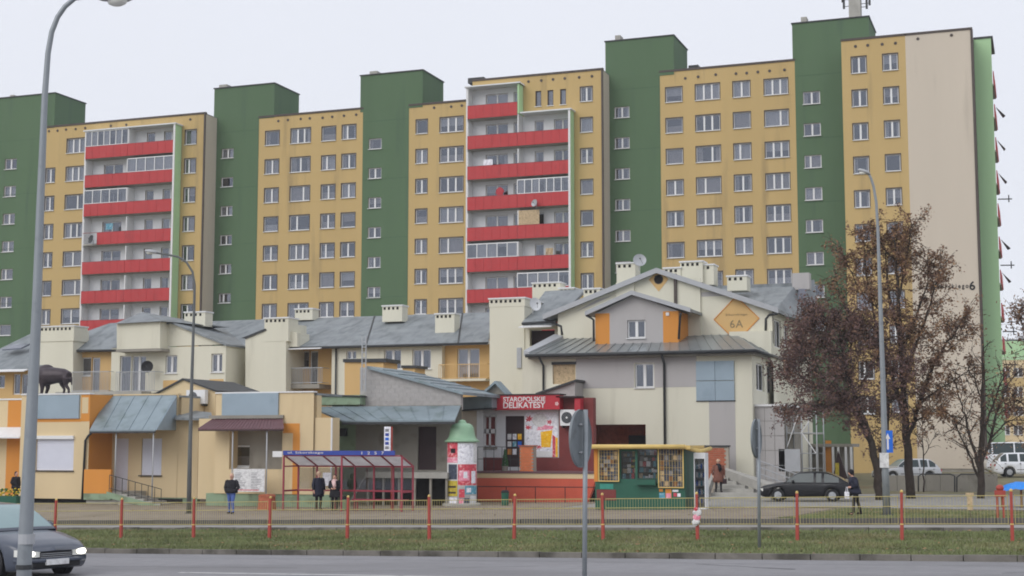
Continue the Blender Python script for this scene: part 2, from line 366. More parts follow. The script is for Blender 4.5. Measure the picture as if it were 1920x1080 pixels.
def text(body, name, parent, pos, h, m, spacing=1.0, offset=0.0, width=None, rot=(R(90), 0, 0), align='CENTER', ext=.006, label=None):
    cu = bpy.data.curves.new(name, 'FONT'); cu.body = body; cu.size = 1; cu.extrude = ext; cu.align_x = align; cu.align_y = 'CENTER'; cu.space_character = spacing; cu.offset = offset
    tmp = bpy.data.objects.new(name, cu); col.objects.link(tmp)
    me = bpy.data.meshes.new_from_object(tmp.evaluated_get(bpy.context.evaluated_depsgraph_get())); bpy.data.objects.remove(tmp)
    a = np.empty(len(me.vertices)*3); me.vertices.foreach_get('co', a); a = a.reshape(-1, 3)
    hh = a[:, 1].max()-a[:, 1].min(); sc = h/hh; cx = (a[:, 0].max()+a[:, 0].min())/2 if align == 'CENTER' else a[:, 0].min(); cy = (a[:, 1].max()+a[:, 1].min())/2
    sx = sc if width is None else width/(a[:, 0].max()-a[:, 0].min())
    a[:, 0] = (a[:, 0]-cx)*sx; a[:, 1] = (a[:, 1]-cy)*sc; a[:, 2] = np.where(a[:, 2] > 0, ext, -ext)
    me.vertices.foreach_set('co', a.ravel()); me.materials.clear(); me.materials.append(M[m]); me.update()
    o = inst(name, me, pos, parent); o.rotation_euler = rot
    if label: o['label'] = label
    return o
def decal(parent, x0, x1, z0, z1, Y, m, name='poster', th=.006, gap=.0, label=None):
    o = MB().box(x0, x1, Y-gap-th, Y-gap, z0, z1).build(name, m, parent)
    if label: o['label'] = label
    return o
# ---------------------------------------------------------------- ground and roads
def sheet(name, s0, s1, q0, q1, off, mname, ns=60, nq=6, prog=None):
    mb = MB(); S = np.linspace(s0, s1, ns+1); Q = np.linspace(q0, q1, nq+1)
    vv = []
    for q in Q:
        for s in S:
            x, y = xy(s, q); vv.append((x, y, gz(x, y)+off))
    fs = [(j*(ns+1)+i, j*(ns+1)+i+1, (j+1)*(ns+1)+i+1, (j+1)*(ns+1)+i) for j in range(nq) for i in range(ns)]
    mb.add(vv, fs); return struct(mb.build(name, mname, smooth=True))
def coarse(vals):
    out = []
    for a, b, n in vals: out += list(np.linspace(a, b, n, endpoint=False))
    return out+[vals[-1][1]]
def ground():
    S = coarse([(-1500, -120, 8), (-120, -60, 12), (-60, 12, 48), (12, 120, 20), (120, 1500, 8)])
    Q = coarse([(-1200, -60, 6), (-60, 25, 17), (25, 60, 56), (60, 125, 44), (125, 400, 12), (400, 1800, 6)])
    vv = []
    for q in Q:
        for s in S:
            x, y = xy(s, q); vv.append((x, y, gz(x, y)))
    n = len(S)
    fs = [(j*n+i, j*n+i+1, (j+1)*n+i+1, (j+1)*n+i) for j in range(len(Q)-1) for i in range(n-1)]
    return struct(MB().add(vv, fs).build('ground', 'soil', smooth=True))
ground()
sheet('road', -110, 90, -14, 30.0, .012, 'asphalt', 100, 44)
sheet('far_carriageway', -110, 90, 41.4, 44.6, .012, 'lightasphalt', 100, 6)
def kerbline(s0, s1, q0, q1, h, name, step=1.0, km='kerb'):
    g = int((s1-s0)/step); S = np.linspace(s0, s1, g+1)
    root = None; me = MB().box(0, (S[1]-S[0])-.02, 0, q1-q0, -.2, h)
    mm = me.mesh('kerbstone', [km])
    x, y = xy(s0, q0)
    root = bpy.data.objects.new(name, None); col.objects.link(root); root.location = (x, y, gz(x, y)); WL[root.name] = Vector(root.location); root['kind'] = 'structure'
    for i in range(g):
        x, y = xy(S[i], q0); x2, y2 = xy(S[i+1], q0)
        o = inst('kerbstone', mm, (x, y, gz(x, y)+random.uniform(-.008, .008)), root)
        o.rotation_euler = (0, -math.atan2(gz(x2, y2)-gz(x, y), S[1]-S[0]), -TH)
kerbline(-46, 20, 30.0, 30.16, .13, 'road_kerb')
kerbline(-52, 14, 44.6, 44.76, .2, 'pavement_kerb', km='kerbdark')
kerbline(-52, 14, 41.24, 41.4, .10, 'median_kerb')
# lane line near the kerb
pa = G(336, 1075); sa, qa = sq(pa.x, pa.y)
mb = MB(); S = np.linspace(sa, sa+30, 30)
vv = []
for q in (qa-.07, qa+.07):
    for s in S: x, y = xy(s, q); vv.append((x, y, gz(x, y)+.018))
mb.add(vv, [(i, i+1, 30+i+1, 30+i) for i in range(29)]); struct(mb.build('lane_line', 'paint'))
mb = MB(); rs = random.Random(12)
def crack(s, q, n, ds, dq, w):
    pts = []
    for i in range(n): pts.append((s, q)); s += ds*rs.uniform(.5, 1.4); q += dq*rs.uniform(.3, 1.6)+rs.uniform(-.05, .05)
    for i in range(n-1):
        (a, b), (c, d) = pts[i], pts[i+1]; ww = w*rs.uniform(.5, 1.3)
        P4 = [xy(a, b-ww), xy(c, d-ww), xy(c, d+ww), xy(a, b+ww)]; mb.poly([(x_, y_, gz(x_, y_)+.017) for x_, y_ in P4])
crack(-46, 28.9, 60, 1.1, 0, .012); crack(-16, 25.2, 14, .35, .2, .015); crack(-9, 28.6, 9, .3, -.16, .02); crack(-30, 27.4, 10, .35, -.18, .014); crack(-3, 27.2, 12, .3, .15, .016); crack(-22, 26.0, 20, .3, .02, .012)
o = mb.build('road_cracks', 'black'); o['kind'] = 'stuff'; tag(o, 'thin dark cracks and tar seams in the grey asphalt road', 'cracks')
pb = G(300, 960)
sheet('pavement', -70, -13.5, 44.76, 62.5, .012, 'paving', 60, 24)
sheet('footpath', -13.5, 16, 47.6, 51.5, .014, 'paving', 30, 12)
# driveway and forecourt to the right of the kiosk
def flat(name, pts, off, m, sub=24):
    x0 = min(p[0] for p in pts); x1 = max(p[0] for p in pts); y0 = min(p[1] for p in pts); y1 = max(p[1] for p in pts)
    vv = []; n = sub+1
    for j in range(n):
        for i in range(n):
            x = x0+(x1-x0)*i/sub; y = y0+(y1-y0)*j/sub; vv.append((x, y, gz(x, y)+off))
    return struct(MB().add(vv, [(j*n+i, j*n+i+1, (j+1)*n+i+1, (j+1)*n+i) for j in range(sub) for i in range(sub)]).build(name, m, smooth=True))
flat('driveway', [(-21, 64.2), (30, 83)], .016, 'lightasphalt')
flat('parking_area', [(0, 92), (60, 118)], .016, 'lightasphalt')
flat('courtyard', [(-70, 62.6), (-21.05, 120)], .02, 'paving')

# grass: blades on the median and the verges
def grass(name, s0, s1, q0, q1, n, hmin, hmax, wd, avoid=None):
    rs = np.random.RandomState(hash(name) % 1000 if False else n % 997)
    s = rs.uniform(s0, s1, n); q = rs.uniform(q0, q1, n)
    c, sn = math.cos(TH), math.sin(TH)
    x = s*c+q*sn; y = -s*sn+q*c
    z = np.array([gz(a, b) for a, b in zip(x, y)])
    a = rs.uniform(0, 2*np.pi, n); h = rs.uniform(hmin, hmax, n)*(.6+.6*(np.sin(s*.9)*np.sin(q*1.7+s*.3)*.5+.5)); w = rs.uniform(.6, 1.3, n)*wd
    lx = rs.normal(0, .35, n)*h; ly = rs.normal(0, .35, n)*h
    V = np.empty((n, 3, 3))
    V[:, 0] = np.stack([x-np.cos(a)*w, y-np.sin(a)*w, z-.01], 1); V[:, 1] = np.stack([x+np.cos(a)*w, y+np.sin(a)*w, z-.01], 1); V[:, 2] = np.stack([x+lx, y+ly, z+h], 1)
    me = bpy.data.meshes.new(name); me.vertices.add(n*3); me.vertices.foreach_set('co', V.ravel()); me.loops.add(n*3); me.loops.foreach_set('vertex_index', np.arange(n*3, dtype=np.int32))
    me.polygons.add(n); me.polygons.foreach_set('loop_start', np.arange(0, n*3, 3, dtype=np.int32)); me.update(calc_edges=True); me.materials.append(M['grassblade'])
    o = bpy.data.objects.new(name, me); col.objects.link(o); o['kind'] = 'stuff'; o['label'] = dict(median_grass='short dull green winter grass on the median strip', verge_grass='thin worn grass verge beside the far footpath')[name]; o['category'] = 'grass'
    return o
grass('median_grass', -46, 16, 30.2, 41.2, 150000, .04, .10, .022)
grass('verge_grass', -13.2, 16, 44.9, 47.5, 20000, .03, .09, .02)
g2 = grass('verge_grass', -13.2, 18, 51.6, 62.3, 50000, .03, .09, .022); g2['label'] = 'thin worn grass in front of the driveway and trees'
# leaf litter
mb = MB(); rs = np.random.RandomState(3)
for i in range(900):
    s = rs.uniform(-46, 16); q = rs.uniform(30.3, 41) if i % 3 else rs.uniform(50, 62)
    x, y = xy(s, q); z = gz(x, y)+rs.uniform(.03, .07); a = rs.uniform(0, 6.28); r = rs.uniform(.03, .07)
    mb.poly([(x+r*math.cos(a+k*1.57), y+r*math.sin(a+k*1.57)*.7, z+rs.uniform(-.02, .02)) for k in range(4)])
o = mb.build('leaf_litter', 'deadleaf2'); o['kind'] = 'stuff'; tag(o, 'scattered dry brown leaves lying in the grass', 'leaves')

# ---------------------------------------------------------------- median railing
PXR = [227, 363, 505, 651, 805, 964, 1131, 1308, 1495, 1691, 1898]
BY = [1006, 1006, 1006, 1007, 1007, 1007, 1008, 1009, 1011, 1011, 1013]
ra = G(651, 1007); rb = G(1691, 1012); 
def on_rail(px):
    # intersect pixel column with the vertical plane of the railing
    q0 = 36.6; d = ray(px, 1000); n = Vector((math.sin(TH), math.cos(TH), 0)); t = q0/d.dot(n); p = O+d*t; return sq(p.x, p.y)[0]
SR = [on_rail(p) for p in PXR]; step_ = (SR[-1]-SR[0])/10
SR = [SR[0]-2*step_, SR[0]-step_]+SR+[SR[-1]+step_]
rail = thing('median_railing', 'long railing of red posts and thin yellow picket panels on the grass median', 'railing', (*xy(SR[0], 36.6), gz(*xy(SR[0], 36.6))))
post = MB(); post.box(-.038, .038, -.038, .038, -.1, .42); post.box(-.03, .03, -.03, .03, .42, 1.18); post.lathe((0, 0, 1.18), [(.036, 0), (.04, .03), (.015, .06)], 10, 1); post.box(-.043, .043, -.043, .043, .4, .43, 1)
pm = post.mesh('post', ['redpost', 'kioskyellow'])
for i, s in enumerate(SR):
    x, y = xy(s, 36.6); o = inst('post', pm, (x, y, gz(x, y)), rail); o.rotation_euler = (R(random.uniform(-1, 1)), R(random.uniform(-1.2, 1.2)), -TH)
def rp(s, h, dq=0): x, y = xy(s, 36.6+dq); return (x, y, gz(x, y)+h)
for i in range(len(SR)-1):
    a, b = SR[i]+.08, SR[i+1]-.08; fr = MB()
    for h in (1.08, .84, .42): fr.tube([rp(a, h), rp(b, h)], .010, 6)
    for s in (a, b): fr.tube([rp(s, .4), rp(s, 1.1)], .009, 6)
    fo = fr.build('panel_frame', 'yellowrail', rail)
    pk = MB(); k = int((b-a)/.075)
    for j in range(1, k):
        s = a+(b-a)*j/k; p0 = rp(s, .42); p1 = rp(s, 1.08); w = .003
        pk.box(p0[0]-w, p0[0]+w, p0[1]-w, p0[1]+w, p0[2], p1[2])
    pk.build('pickets', 'yellowrail', fo, kind='stuff')

# ---------------------------------------------------------------- apartment block
base = P(960, 835, 124); base.z = 0
apt = thing('apartment_block', 'long eleven storey apartment block with mustard and green walls and red balconies', 'apartment building', base)
VENT = MB().disc((0, 0, 0), .13, .05, 10).mesh('vent', ['trim'])
Ya, Yb, Yc, Yd = 121.8, 124.0, 126.2, 123.0
def colw(Y, x0, y0, x1, y1, n, wpx, hpx):
    a = P(x0, y0, Y); b = P(x1, y1, Y); w = P(x0+wpx/2, y0, Y).x-P(x0-wpx/2, y0, Y).x; h = P(x0, y0-hpx/2, Y).z-P(x0, y0+hpx/2, Y).z
    dz = (a.z-b.z)/(n-1); x = (a.x+b.x)/2
    return [(x, a.z-dz*i-h/2, w, h) for i in range(n)]
def section(Y, x0, x1, ztop, wm, cols, depth=12, name='facade_wall', sides=(0, 1), cap=True, zbot=-.3, kinds=None, sidem=None, vents=None):
    holes = []; rows = []
    for cdef in cols:
        n_s = cdef[0]; ws = colw(Y, *cdef[1:])
        for (x, z, w, h) in ws: holes.append((x-w/2, x+w/2, z, z+h)); rows.append((x, z, w, h, n_s))
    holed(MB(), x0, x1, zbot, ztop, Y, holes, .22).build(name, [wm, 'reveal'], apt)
    for (x, z, w, h, n_s) in rows:
        nn = n_s
        if n_s == 3: nn = random.choice([3, 3, 3, 5, 6, 2])
        elif n_s == 2: nn = random.choice([2, 2, 2, 1, 5])
        window(apt, x, z, w, h, Y, nn, dark_outline=(wm == 'yellow'))
    if sides[0]: MB().poly([(x0, Y, zbot), (x0, Y+depth, zbot), (x0, Y+depth, ztop), (x0, Y, ztop)]).build('side_wall', sidem or wm, apt)
    if sides[1]: MB().poly([(x1, Y, zbot), (x1, Y, ztop), (x1, Y+depth, ztop), (x1, Y+depth, zbot)]).build('side_wall', sidem or wm, apt)
    MB().box(x0, x1, Y+.05, Y+depth, ztop-.02, ztop+.05).build('roof_deck', 'roof', apt)
    if cap: MB().box(x0-.04, x1+.06, Y-.07, Y+.25, ztop-.02, ztop+.16).build('roof_edge', 'trim', apt)
    for v in (vents or []):
        p = P(v[0], v[1], Y); inst('vent', VENT, (p.x, Y-.04, p.z), apt)
def X(px, py, Y): return P(px, py, Y).x
def Z(px, py, Y): return P(px, py, Y).z
# section with tower 1 at far left
xa0, xa1, xa2 = X(-60, 240, Ya), X(77, 240, Ya), X(385, 213, Ya); za = Z(385, 213, Ya)
section(Ya-.03, xa0, xa1, Z(77, 236, Ya), 'green', [(2, 19, 307.5, 10, 619, 7, 22, 20), (2, -30, 310, -37, 622, 7, 22, 20)], name='stair_tower_wall', cap=False)
# balcony stack geometry
def stack(Y, pl, pr, pm, n, left0, left1, roofL, rows_left, rows_right, glazedL, glazedR, greenm='lightgreen', roofR=None, boardR=None, missing=None):
    """pl/pr/pm: pixel x of the left/right/middle on the front plane; left0,left1: (px,py) of the first and last parapet tops on the left"""
    Yp = Y-1.25
    xl = X(pl[0], pl[1], Yp); xr = X(pr[0], pr[1], Yp); xm = X(pm[0], pm[1], Yp)
    zt0 = Z(*left0, Yp); zt1 = Z(*left1, Yp); dz = (zt0-zt1)/(n-1); ph = 1.27
    zroof = Z(roofL[0], roofL[1], Yp); zlow = zt1-ph-dz*.6; MB().box(xl, xr, Y-.06, Y+.2, -.3, zlow-.002).build('facade_wall', 'yellow', apt)
    holes = []
    for i in range(n+1):
        fl = zt0-dz*i-1.05
        if i < n+1:
            for bay, (a, b) in enumerate(((xl, xm), (xm, xr))):
                if bay == 1 and i < rows_right: continue
                w = b-a
                if bay == 0: sp = [(.28, .73, .95, 2.25, 2), (.84, .975, .08, 2.25, 1)]
                else: sp = [(.26, .44, .08, 2.25, 1), (.64, .97, .95, 2.25, 2)]
                for u0, u1, h0, h1, k in sp: holes.append((a+w*u0, a+w*u1, fl+h0, fl+h1, k))
    xrr = [xr if rows_right == 0 else xr]
    ztopR = zroof if rows_right == 0 else zroof-dz
    hh = [h[:4] for h in holes]
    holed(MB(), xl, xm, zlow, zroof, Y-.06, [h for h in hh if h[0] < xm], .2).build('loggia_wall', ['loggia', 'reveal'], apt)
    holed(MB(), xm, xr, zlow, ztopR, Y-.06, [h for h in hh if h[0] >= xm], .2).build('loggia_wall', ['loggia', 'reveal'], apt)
    for h in holes:
        if h[2] > zlow: window(apt, (h[0]+h[1])/2, h[2], h[1]-h[0], h[3]-h[2], Y-.06, h[4], sill=False, ml=.12, name='balcony_door' if h[4] == 1 else 'window')
    # side wall (light green outside) and roof slabs
    sw = MB(); sw.box(xr, xr+.14, Yp+.02, Y-.07, zlow, ztopR, 0); sw.build('side_screen', [greenm], apt)
    MB().box(xl-.14, xl, Yp+.02, Y-.07, zlow, zroof).build('side_screen', ['white'], apt)
    MB().box(xr-.02, xr+.17, Yp-.05, Yp+.015, zlow, ztopR).build('corner_post', 'white', apt)
    if rows_right:
        MB().box(xm, xm+.14, Yp+.02, Y-.07, ztopR+.05, zroof).build('side_screen', ['lightgreen'], apt)
        MB().box(xm-.05, xm+.25, Yp-.12, Y, zroof, zroof+.14).build('balcony_roof', 'trim', apt)
    MB().box(xl-.25, (xm if rows_right else xr)+.3, Yp-.15, Y-.08, zroof+.002, zroof+.12).build('balcony_roof', 'loggia', apt)
    if rows_right: MB().box(xm+.3, xr+.3, Yp-.15, Y-.08, ztopR+.002, ztopR+.12).build('balcony_roof', 'loggia', apt)
    for i in range(n):
        zt = zt0-dz*i
        for bay, (a, b) in enumerate(((xl, xm), (xm, xr))):
            if bay == 1 and i < rows_right: continue
            top = zt-ph+dz-.22 if not (i == 0 or (bay == 1 and i == rows_right)) else (zroof if i == 0 else ztopR)
            bal = MB(); bal.box(a, b, Yp+.03, Y-.065, zt-ph+.02, zt-ph+.17, 0)
            bal.box(a+.0, a+.1, Yp+.03, Y-.065, zt-ph+.171, top, 1) if bay == 1 else bal.box(a+.001, a+.06, Yp+.03, Y-.065, zt-ph+.171, top, 1)
            bo = bal.build('balcony', ['concrete', 'white'], apt)
            k = 6; w = (b-a-.02)/k; pm_ = MB().box(.008, w-.008, -.02, .02, 0, ph-.08).mesh('parapet_panel', ['red']) if (round(w, 3), 'p') not in _wc else _wc[(round(w, 3), 'p')]
            _wc[(round(w, 3), 'p')] = pm_
            st = 0
            if missing and (bay, i) in missing: st = missing[(bay, i)]
            for j in range(st, k): inst('parapet_panel', pm_, (a+.01+w*j, Yp-.02+random.uniform(-.008, .008), zt-ph+.04), bo)
            MB().box(a+.002, b-.002, Yp+.0, Yp+.025, zt-ph+.03, zt-.05).build('backing', 'redtrim', bo) if st == 0 else MB().box(a+.01, a+.8, Yp, Yp+.03, zt-.09, zt-.05).build('handrail', 'white', bo)
            MB().box(a+.003, b-.003, Yp-.05, Yp+.03, zt-.04, zt+.0).build('handrail', 'redtrim', bo)
            if (bay == 0 and i in glazedL) or (bay == 1 and i in glazedR):
                gf = MB(); kk = 5 if random.random() < .5 else 7; ww = (b-a)/kk
                for j in range(kk+1): gf.box(a+ww*j-.04, a+ww*j+.04, Yp-.03, Yp+.03, zt+.04, top-.06)
                gf.box(a+.01, b-.01, Yp-.031, Yp+.031, zt+.001, zt+.06); gf.box(a+.01, b-.01, Yp-.031, Yp+.031, top-.1, top-.01)
                go = gf.build('glazing_frame', 'pvc', bo)
                if random.random() < .6:
                    cc = MB()
                    for j in range(kk):
                        if random.random() < .7: cc.box(a+ww*j+.06, a+ww*(j+1)-.06, Yp+.08, Yp+.1, zt+.06, top-.1)
                    if cc.v: cc.build('blind', 'curtain', bo)
                MB().box(a+.02, b-.02, Yp-.004, Yp+.004, zt+.06, top-.1).build('glazing', 'pane', bo)
            if boardR and bay == 1 and i == boardR:
                MB().box(a+.12, a+(b-a)*.43, Yp-.02, Yp+.03, zt+.01, top-.03).build('board_screen', 'kraft', bo)
    return xl, xr, xm, zt0, dz, Yp
sA = stack(Ya, (161, 270), (325.5, 265), (240, 270), 7, (161, 275.6), (150, 601), (161, 247), 0, 0, {0, 2}, {1}, missing={(0, 3): 2})
xlA, xrA = sA[0], sA[1]
# wall pieces either side of the stack
section(Ya, xa1, xlA-.0, za, 'yellow', [(2, 94.7, 329, 84.4, 594.7, 6, 17, 27), (3, 142.3, 273, 132, 593, 7, 34, 27)], sides=(0, 0), vents=[(92, 246), (108, 245), (124, 243), (142, 242)])
section(Ya, xlA, xrA, za, 'yellow', [], sides=(0, 0), zbot=Z(161, 247, Ya-1.25)-.02, vents=[(160, 240), (208, 236), (237, 234)])
section(Ya, xrA, xa2, za, 'yellow', [(2, 357.8, 257, 349.8, 585, 7, 21, 27.5)], sides=(0, 1), sidem='beige', vents=[(357, 224)])
MB().box(xa2-.12, xa2+.06, Ya-.06, Ya+.06, 0, za-.03).build('corner_strip', 'trim', apt)
# penthouse heads
def seams(Y, x0, x1, z0, z1, ztop):
    b = MB(); zz = ztop
    while zz > 1: b.box(x0+.02, x1-.02, Y-.036, Y-.031, zz-.015, zz+.015); zz -= 5.6
    b.build('panel_joint', 'greenjoint', apt, kind='stuff')
mat('greenjoint', C(62, 86, 66, .76), .9, .1, 2)
def head(Y, pl, yl, pr, yr, depth, bottom):
    x0, x1 = X(pl, yl, Y), X(pr, yr, Y); zt = (Z(pl, yl, Y)+Z(pr, yr, Y))/2
    MB().box(x0, x1, Y-.035, Y+depth, bottom, zt).build('lift_house', 'green', apt)
    MB().box(x0-.08, x1+.08, Y-.12, Y+depth+.08, zt+.002, zt+.1).build('roof_edge', 'darkmetal', apt)
    return x0, x1, zt
seams(Ya-.0, xa0, xa1, 0, 0, Z(50, 262, Ya)); head(Ya, -60, 187, 104, 179, 5, Z(77, 236, Ya)-.3)
# tower 2 and section 2
zb = Z(681, 204.3, Yb)
x2l, x2r, x2y = X(400, 222, Yb), X(486, 218, Yb), X(681, 204, Yb)
section(Yb-.03, x2l-1.2, x2r, Z(486, 217, Yb), 'green', [(2, 426.3, 287.6, 421.7, 559, 6, 22, 18)], name='stair_tower_wall', cap=False)
seams(Yb, x2l, x2r, 0, 0, Z(440, 247, Yb)); h2 = head(Yb, 402.5, 166, 515, 158, 5, Z(486, 217, Yb)-.3)
section(Yb, x2r, x2y, zb, 'yellow', [(2, 510.6, 258.9, 505, 584.4, 7, 26, 27), (3, 563.8, 254.3, 558.7, 583, 7, 37, 28), (2, 616.6, 250.6, 612, 581, 7, 26, 27), (2, 654.5, 247.3, 650.4, 580, 7, 26, 27)],
        vents=[(522, 227), (540, 225), (564, 223), (581, 222), (605, 221), (623, 219), (645, 217), (668, 215)])
# tower 3
x3r = X(767, 198, Yb)
section(Yb-.03, x2y, x3r, Z(767, 197, Yb), 'green', [(2, 703.2, 269.5, 701, 548, 6, 24, 20)], name='stair_tower_wall', cap=False)
seams(Yb, x2y, x3r, 0, 0, Z(720, 226, Yb)); head(Yb, 676.5, 142, 793, 133, 5, Z(767, 197, Yb)-.3)
# section 3
zc = Z(875, 189.5, Yb)
sB = stack(Yb, (876.5, 200), (1066, 250), (970, 205), 8, (876.5, 198.7), (875, 601.5), (876.5, 164.6), 1, 1, {5}, {3, 6}, boardR=4)
xlB, xrB, xmB = sB[0], sB[1], sB[2]
section(Yb, x3r, xlB, zc, 'yellow', [(2, 791, 237.4, 788.4, 575.6, 7, 21.4, 26.5), (3, 847, 233.3, 845, 574.6, 7, 44, 28.5)], sides=(0, 0), vents=[(814, 202), (846, 200), (866, 198)])
zd = Z(1129.6, 130.5, Yb); x3e = X(1129.6, 140, Yb)
section(Yb, xlB, xrB, zd, 'yellow', [(1, 1009.4, 185, 1009.4, 360, 2, 11, 28), (1, 1032, 183.4, 1032, 360, 2, 11, 28), (1, 1055.8, 181.4, 1055.8, 360, 2, 11, 28)][:0], sides=(1, 0), zbot=zd-.5, vents=[(991, 153), (1015, 151), (1037, 149), (1059, 147)])
# wall strip between upper roofs with three narrow windows
zR = Z(1066, 209, Yb-1.25)
ho = []
for cx, cy in ((1009.4, 185), (1032, 183.4), (1055.8, 181.4)):
    a = P(cx, cy, Yb); ho.append((a.x-.28, a.x+.28, a.z-.72, a.z+.72))
holed(MB(), xmB, xrB, zR-.02, zd-.5, Yb, ho, .22).build('facade_wall', ['yellow', 'reveal'], apt)
for h in ho: window(apt, (h[0]+h[1])/2, h[2], h[1]-h[0], h[3]-h[2], Yb, 1, curt=5, fm='trim')
MB().box(xlB, xmB, Yb-.0, Yb+.1, Z(900, 164, Yb-1.25)+.1, zd-.5).build('facade_wall', 'yellow', apt)
section(Yb, xrB, x3e, zd, 'yellow', [(2, 1100, 176.3, 1100.6, 527, 7, 22.4, 27.5)], sides=(0, 1), sidem='beige', vents=[(1086, 145), (1110, 143)])
MB().box(x3e-.12, x3e+.06, Yb-.06, Yb+.06, 0, zd-.03).build('corner_strip', 'trim', apt)
# tower 4
x4l, x4r, x5r = X(1136, 140, Yc), X(1237, 136, Yc), X(1490, 113.5, Yc)
section(Yc-.03, x4l-1.5, x4r, Z(1237, 136, Yc), 'green', [(2, 1166.8, 210.4, 1167.5, 500.5, 6, 28, 21)], name='stair_tower_wall', cap=False)
seams(Yc, x4l, x4r, 0, 0, Z(1190, 166, Yc)); head(Yc, 1135, 79, 1263, 67, 5.3, Z(1237, 136, Yc)-.3)
ze = Z(1489, 113.7, Yc)
section(Yc, x4r, x5r, ze, 'yellow', [(2, 1264.3, 177.3, 1267, 528.5, 7, 31, 28), (3, 1327, 172, 1331, 525, 7, 45.6, 30), (2, 1390.8, 167, 1395.5, 521, 7, 32, 30), (3, 1456, 162.3, 1461, 520, 7, 44.6, 30)],
        vents=[(1285, 147), (1309, 144), (1342, 140), (1380, 138), (1400, 137), (1421, 135), (1443, 133), (1471, 131)])
# tower 5
x6l = X(1577, 76, Yc); 
section(Yc-.03, x5r, x6l+1.5, Z(1577, 76, Yc)-.3, 'green', [(2, 1522.5, 183, 1530, 607, 8, 32, 24)], name='stair_tower_wall', cap=False)
seams(Yc, x5r, x6l, 0, 0, Z(1530, 140, Yc)); h5 = head(Yc, 1485, 45, 1628.7, 32, 5.3, Z(1577, 76, Yc)-1.3)
# section 6
x60, x61, x62 = X(1577, 76, Yd), X(1697, 68, Yd), X(1821.5, 55, Yd); zf = Z(1700, 66, Yd)
section(Yd, x60, x61, zf, 'yellow', [(2, 1611.9, 121.4, 1625, 760, 11, 28, 31), (2, 1669.4, 116.2, 1687, 757, 11, 28, 31)], sides=(0, 0), vents=[(1604, 87), (1627, 85), (1654, 83), (1679, 81)])
section(Yd, x61, x62, zf, 'beige', [], sides=(0, 1), depth=14, sidem='trim', vents=[(1721, 73), (1784, 66)], zbot=1.15)
MB().box(x60, x62+.02, Yd+.05, Yd+14, -.4, 1.15).build('plinth', 'greyplaster', apt)
MB().box(x62-.1, x62+.1, Yd-.08, Yd+.06, 1.2, zf-.03).build('corner_strip', 'trim', apt)
# light green fin wall and side balconies beyond the corner
xf0 = X(1826, 73, Yd+3.5); xf1 = X(1858, 75, Yd+3.5); zfin = Z(1840, 73, Yd+3.5)
MB().box(x62+.01, xf1, Yd+3.4, Yd+3.6, .5, zfin).build('fin_wall', 'lightgreen', apt)
MB().box(x62, xf1+.15, Yd+3.3, Yd+9, zfin+.002, zfin+.14).build('roof_edge', 'darkmetal', apt)
for i in range(11):
    zt = Z(1860, 135+i*62, Yd+4)
    b = MB(); b.box(x62+.2, xf1+.1, Yd+3.62, Yd+8.8, zt-1.25, zt-1.1, 0)
    bo = b.build('side_balcony', ['concrete'], apt)
    MB().prism([(xf1+.05, zt-1.25), (xf1+.18, zt-1.15), (xf1+.12, zt+.0), (xf1+.05, zt)], Yd+3.7, Yd+8.7).build('parapet_panel', 'red', bo)
    if i in (1, 2, 3, 5, 6, 8):
        MB().slab([(xf1+.2, Yd+4, zt-.2), (xf1+.75+.2*random.random(), Yd+4.1, zt-.95), (xf1+.7, Yd+4.6, zt-1.0), (xf1+.25, Yd+4.6, zt-.2)], (0, 0, -.05)).build('awning_flap', 'darkmetal', bo)
    if i in (4, 6, 8, 9):
        MB().tube([(xf1+.1, Yd+4, zt+.4), (xf1+1.2, Yd+4, zt+.36)], .05, 5).tube([(xf1+.95, Yd+4, zt+.1), (xf1+.95, Yd+4, zt+.7)], .05, 5).build('aerial', 'darkmetal', bo)
# roof furniture on the block
def rooft(px, py, Y, w, h, d=1.0, m='concrete', name='roof_stack'):
    p = P(px, py, Y); return MB().box(p.x-w/2, p.x+w/2, Y, Y+d, p.z-.15, p.z+h).build(name, m, apt)
rooft(418, 165, Yb+1, .9, .35); rooft(700, 140, Yb+1, .8, .35); rooft(1158, 76, Yc+1, .5, .5); rooft(1507, 42, Yc+1, .5, .5); rooft(22, 185, Ya+1, .5, .4)
rooft(892, 152, Yb+2, 1.6, .35, m='darkmetal'); rooft(1300, 128, Yc+2, .9, .3, m='darkmetal')
# telecom mast on tower 5
pm_ = P(1604, 34, Yc+1.5); ms = MB(); ms.box(pm_.x-.5, pm_.x+.5, Yc+1, Yc+2, pm_.z-.2, pm_.z+4.5); ms.build('vent_shaft', 'concrete', apt)
for dx, dz in ((1.0, 1.2), (1.25, 1.5), (-.95, 1.4), (-1.05, 2.0), (1.1, 2.3)):
    MB().box(pm_.x+dx-.09, pm_.x+dx+.09, Yc+1.3, Yc+1.45, pm_.z+dz-.5, pm_.z+dz+.5).tube([(pm_.x, Yc+1.4, pm_.z+dz-.3), (pm_.x+dx, Yc+1.4, pm_.z+dz-.3)], .03, 5).build('antenna', 'darkmetal', apt)
# writing on the end wall
pt = P(1785, 538, Yd-.02); text('W. Sikorskiego', 'lettering', apt, ((P(1722, 539, Yd).x+P(1816, 539, Yd).x)/2, Yd-.03, pt.z), .5, 'black', 1.5, .018, width=P(1816, 539, Yd).x-P(1722, 539, Yd).x)
p6 = P(1823, 535.5, Yd-.02); text('6', 'lettering', apt, (p6.x, Yd-.03, p6.z), .72, 'black', 1, .02)
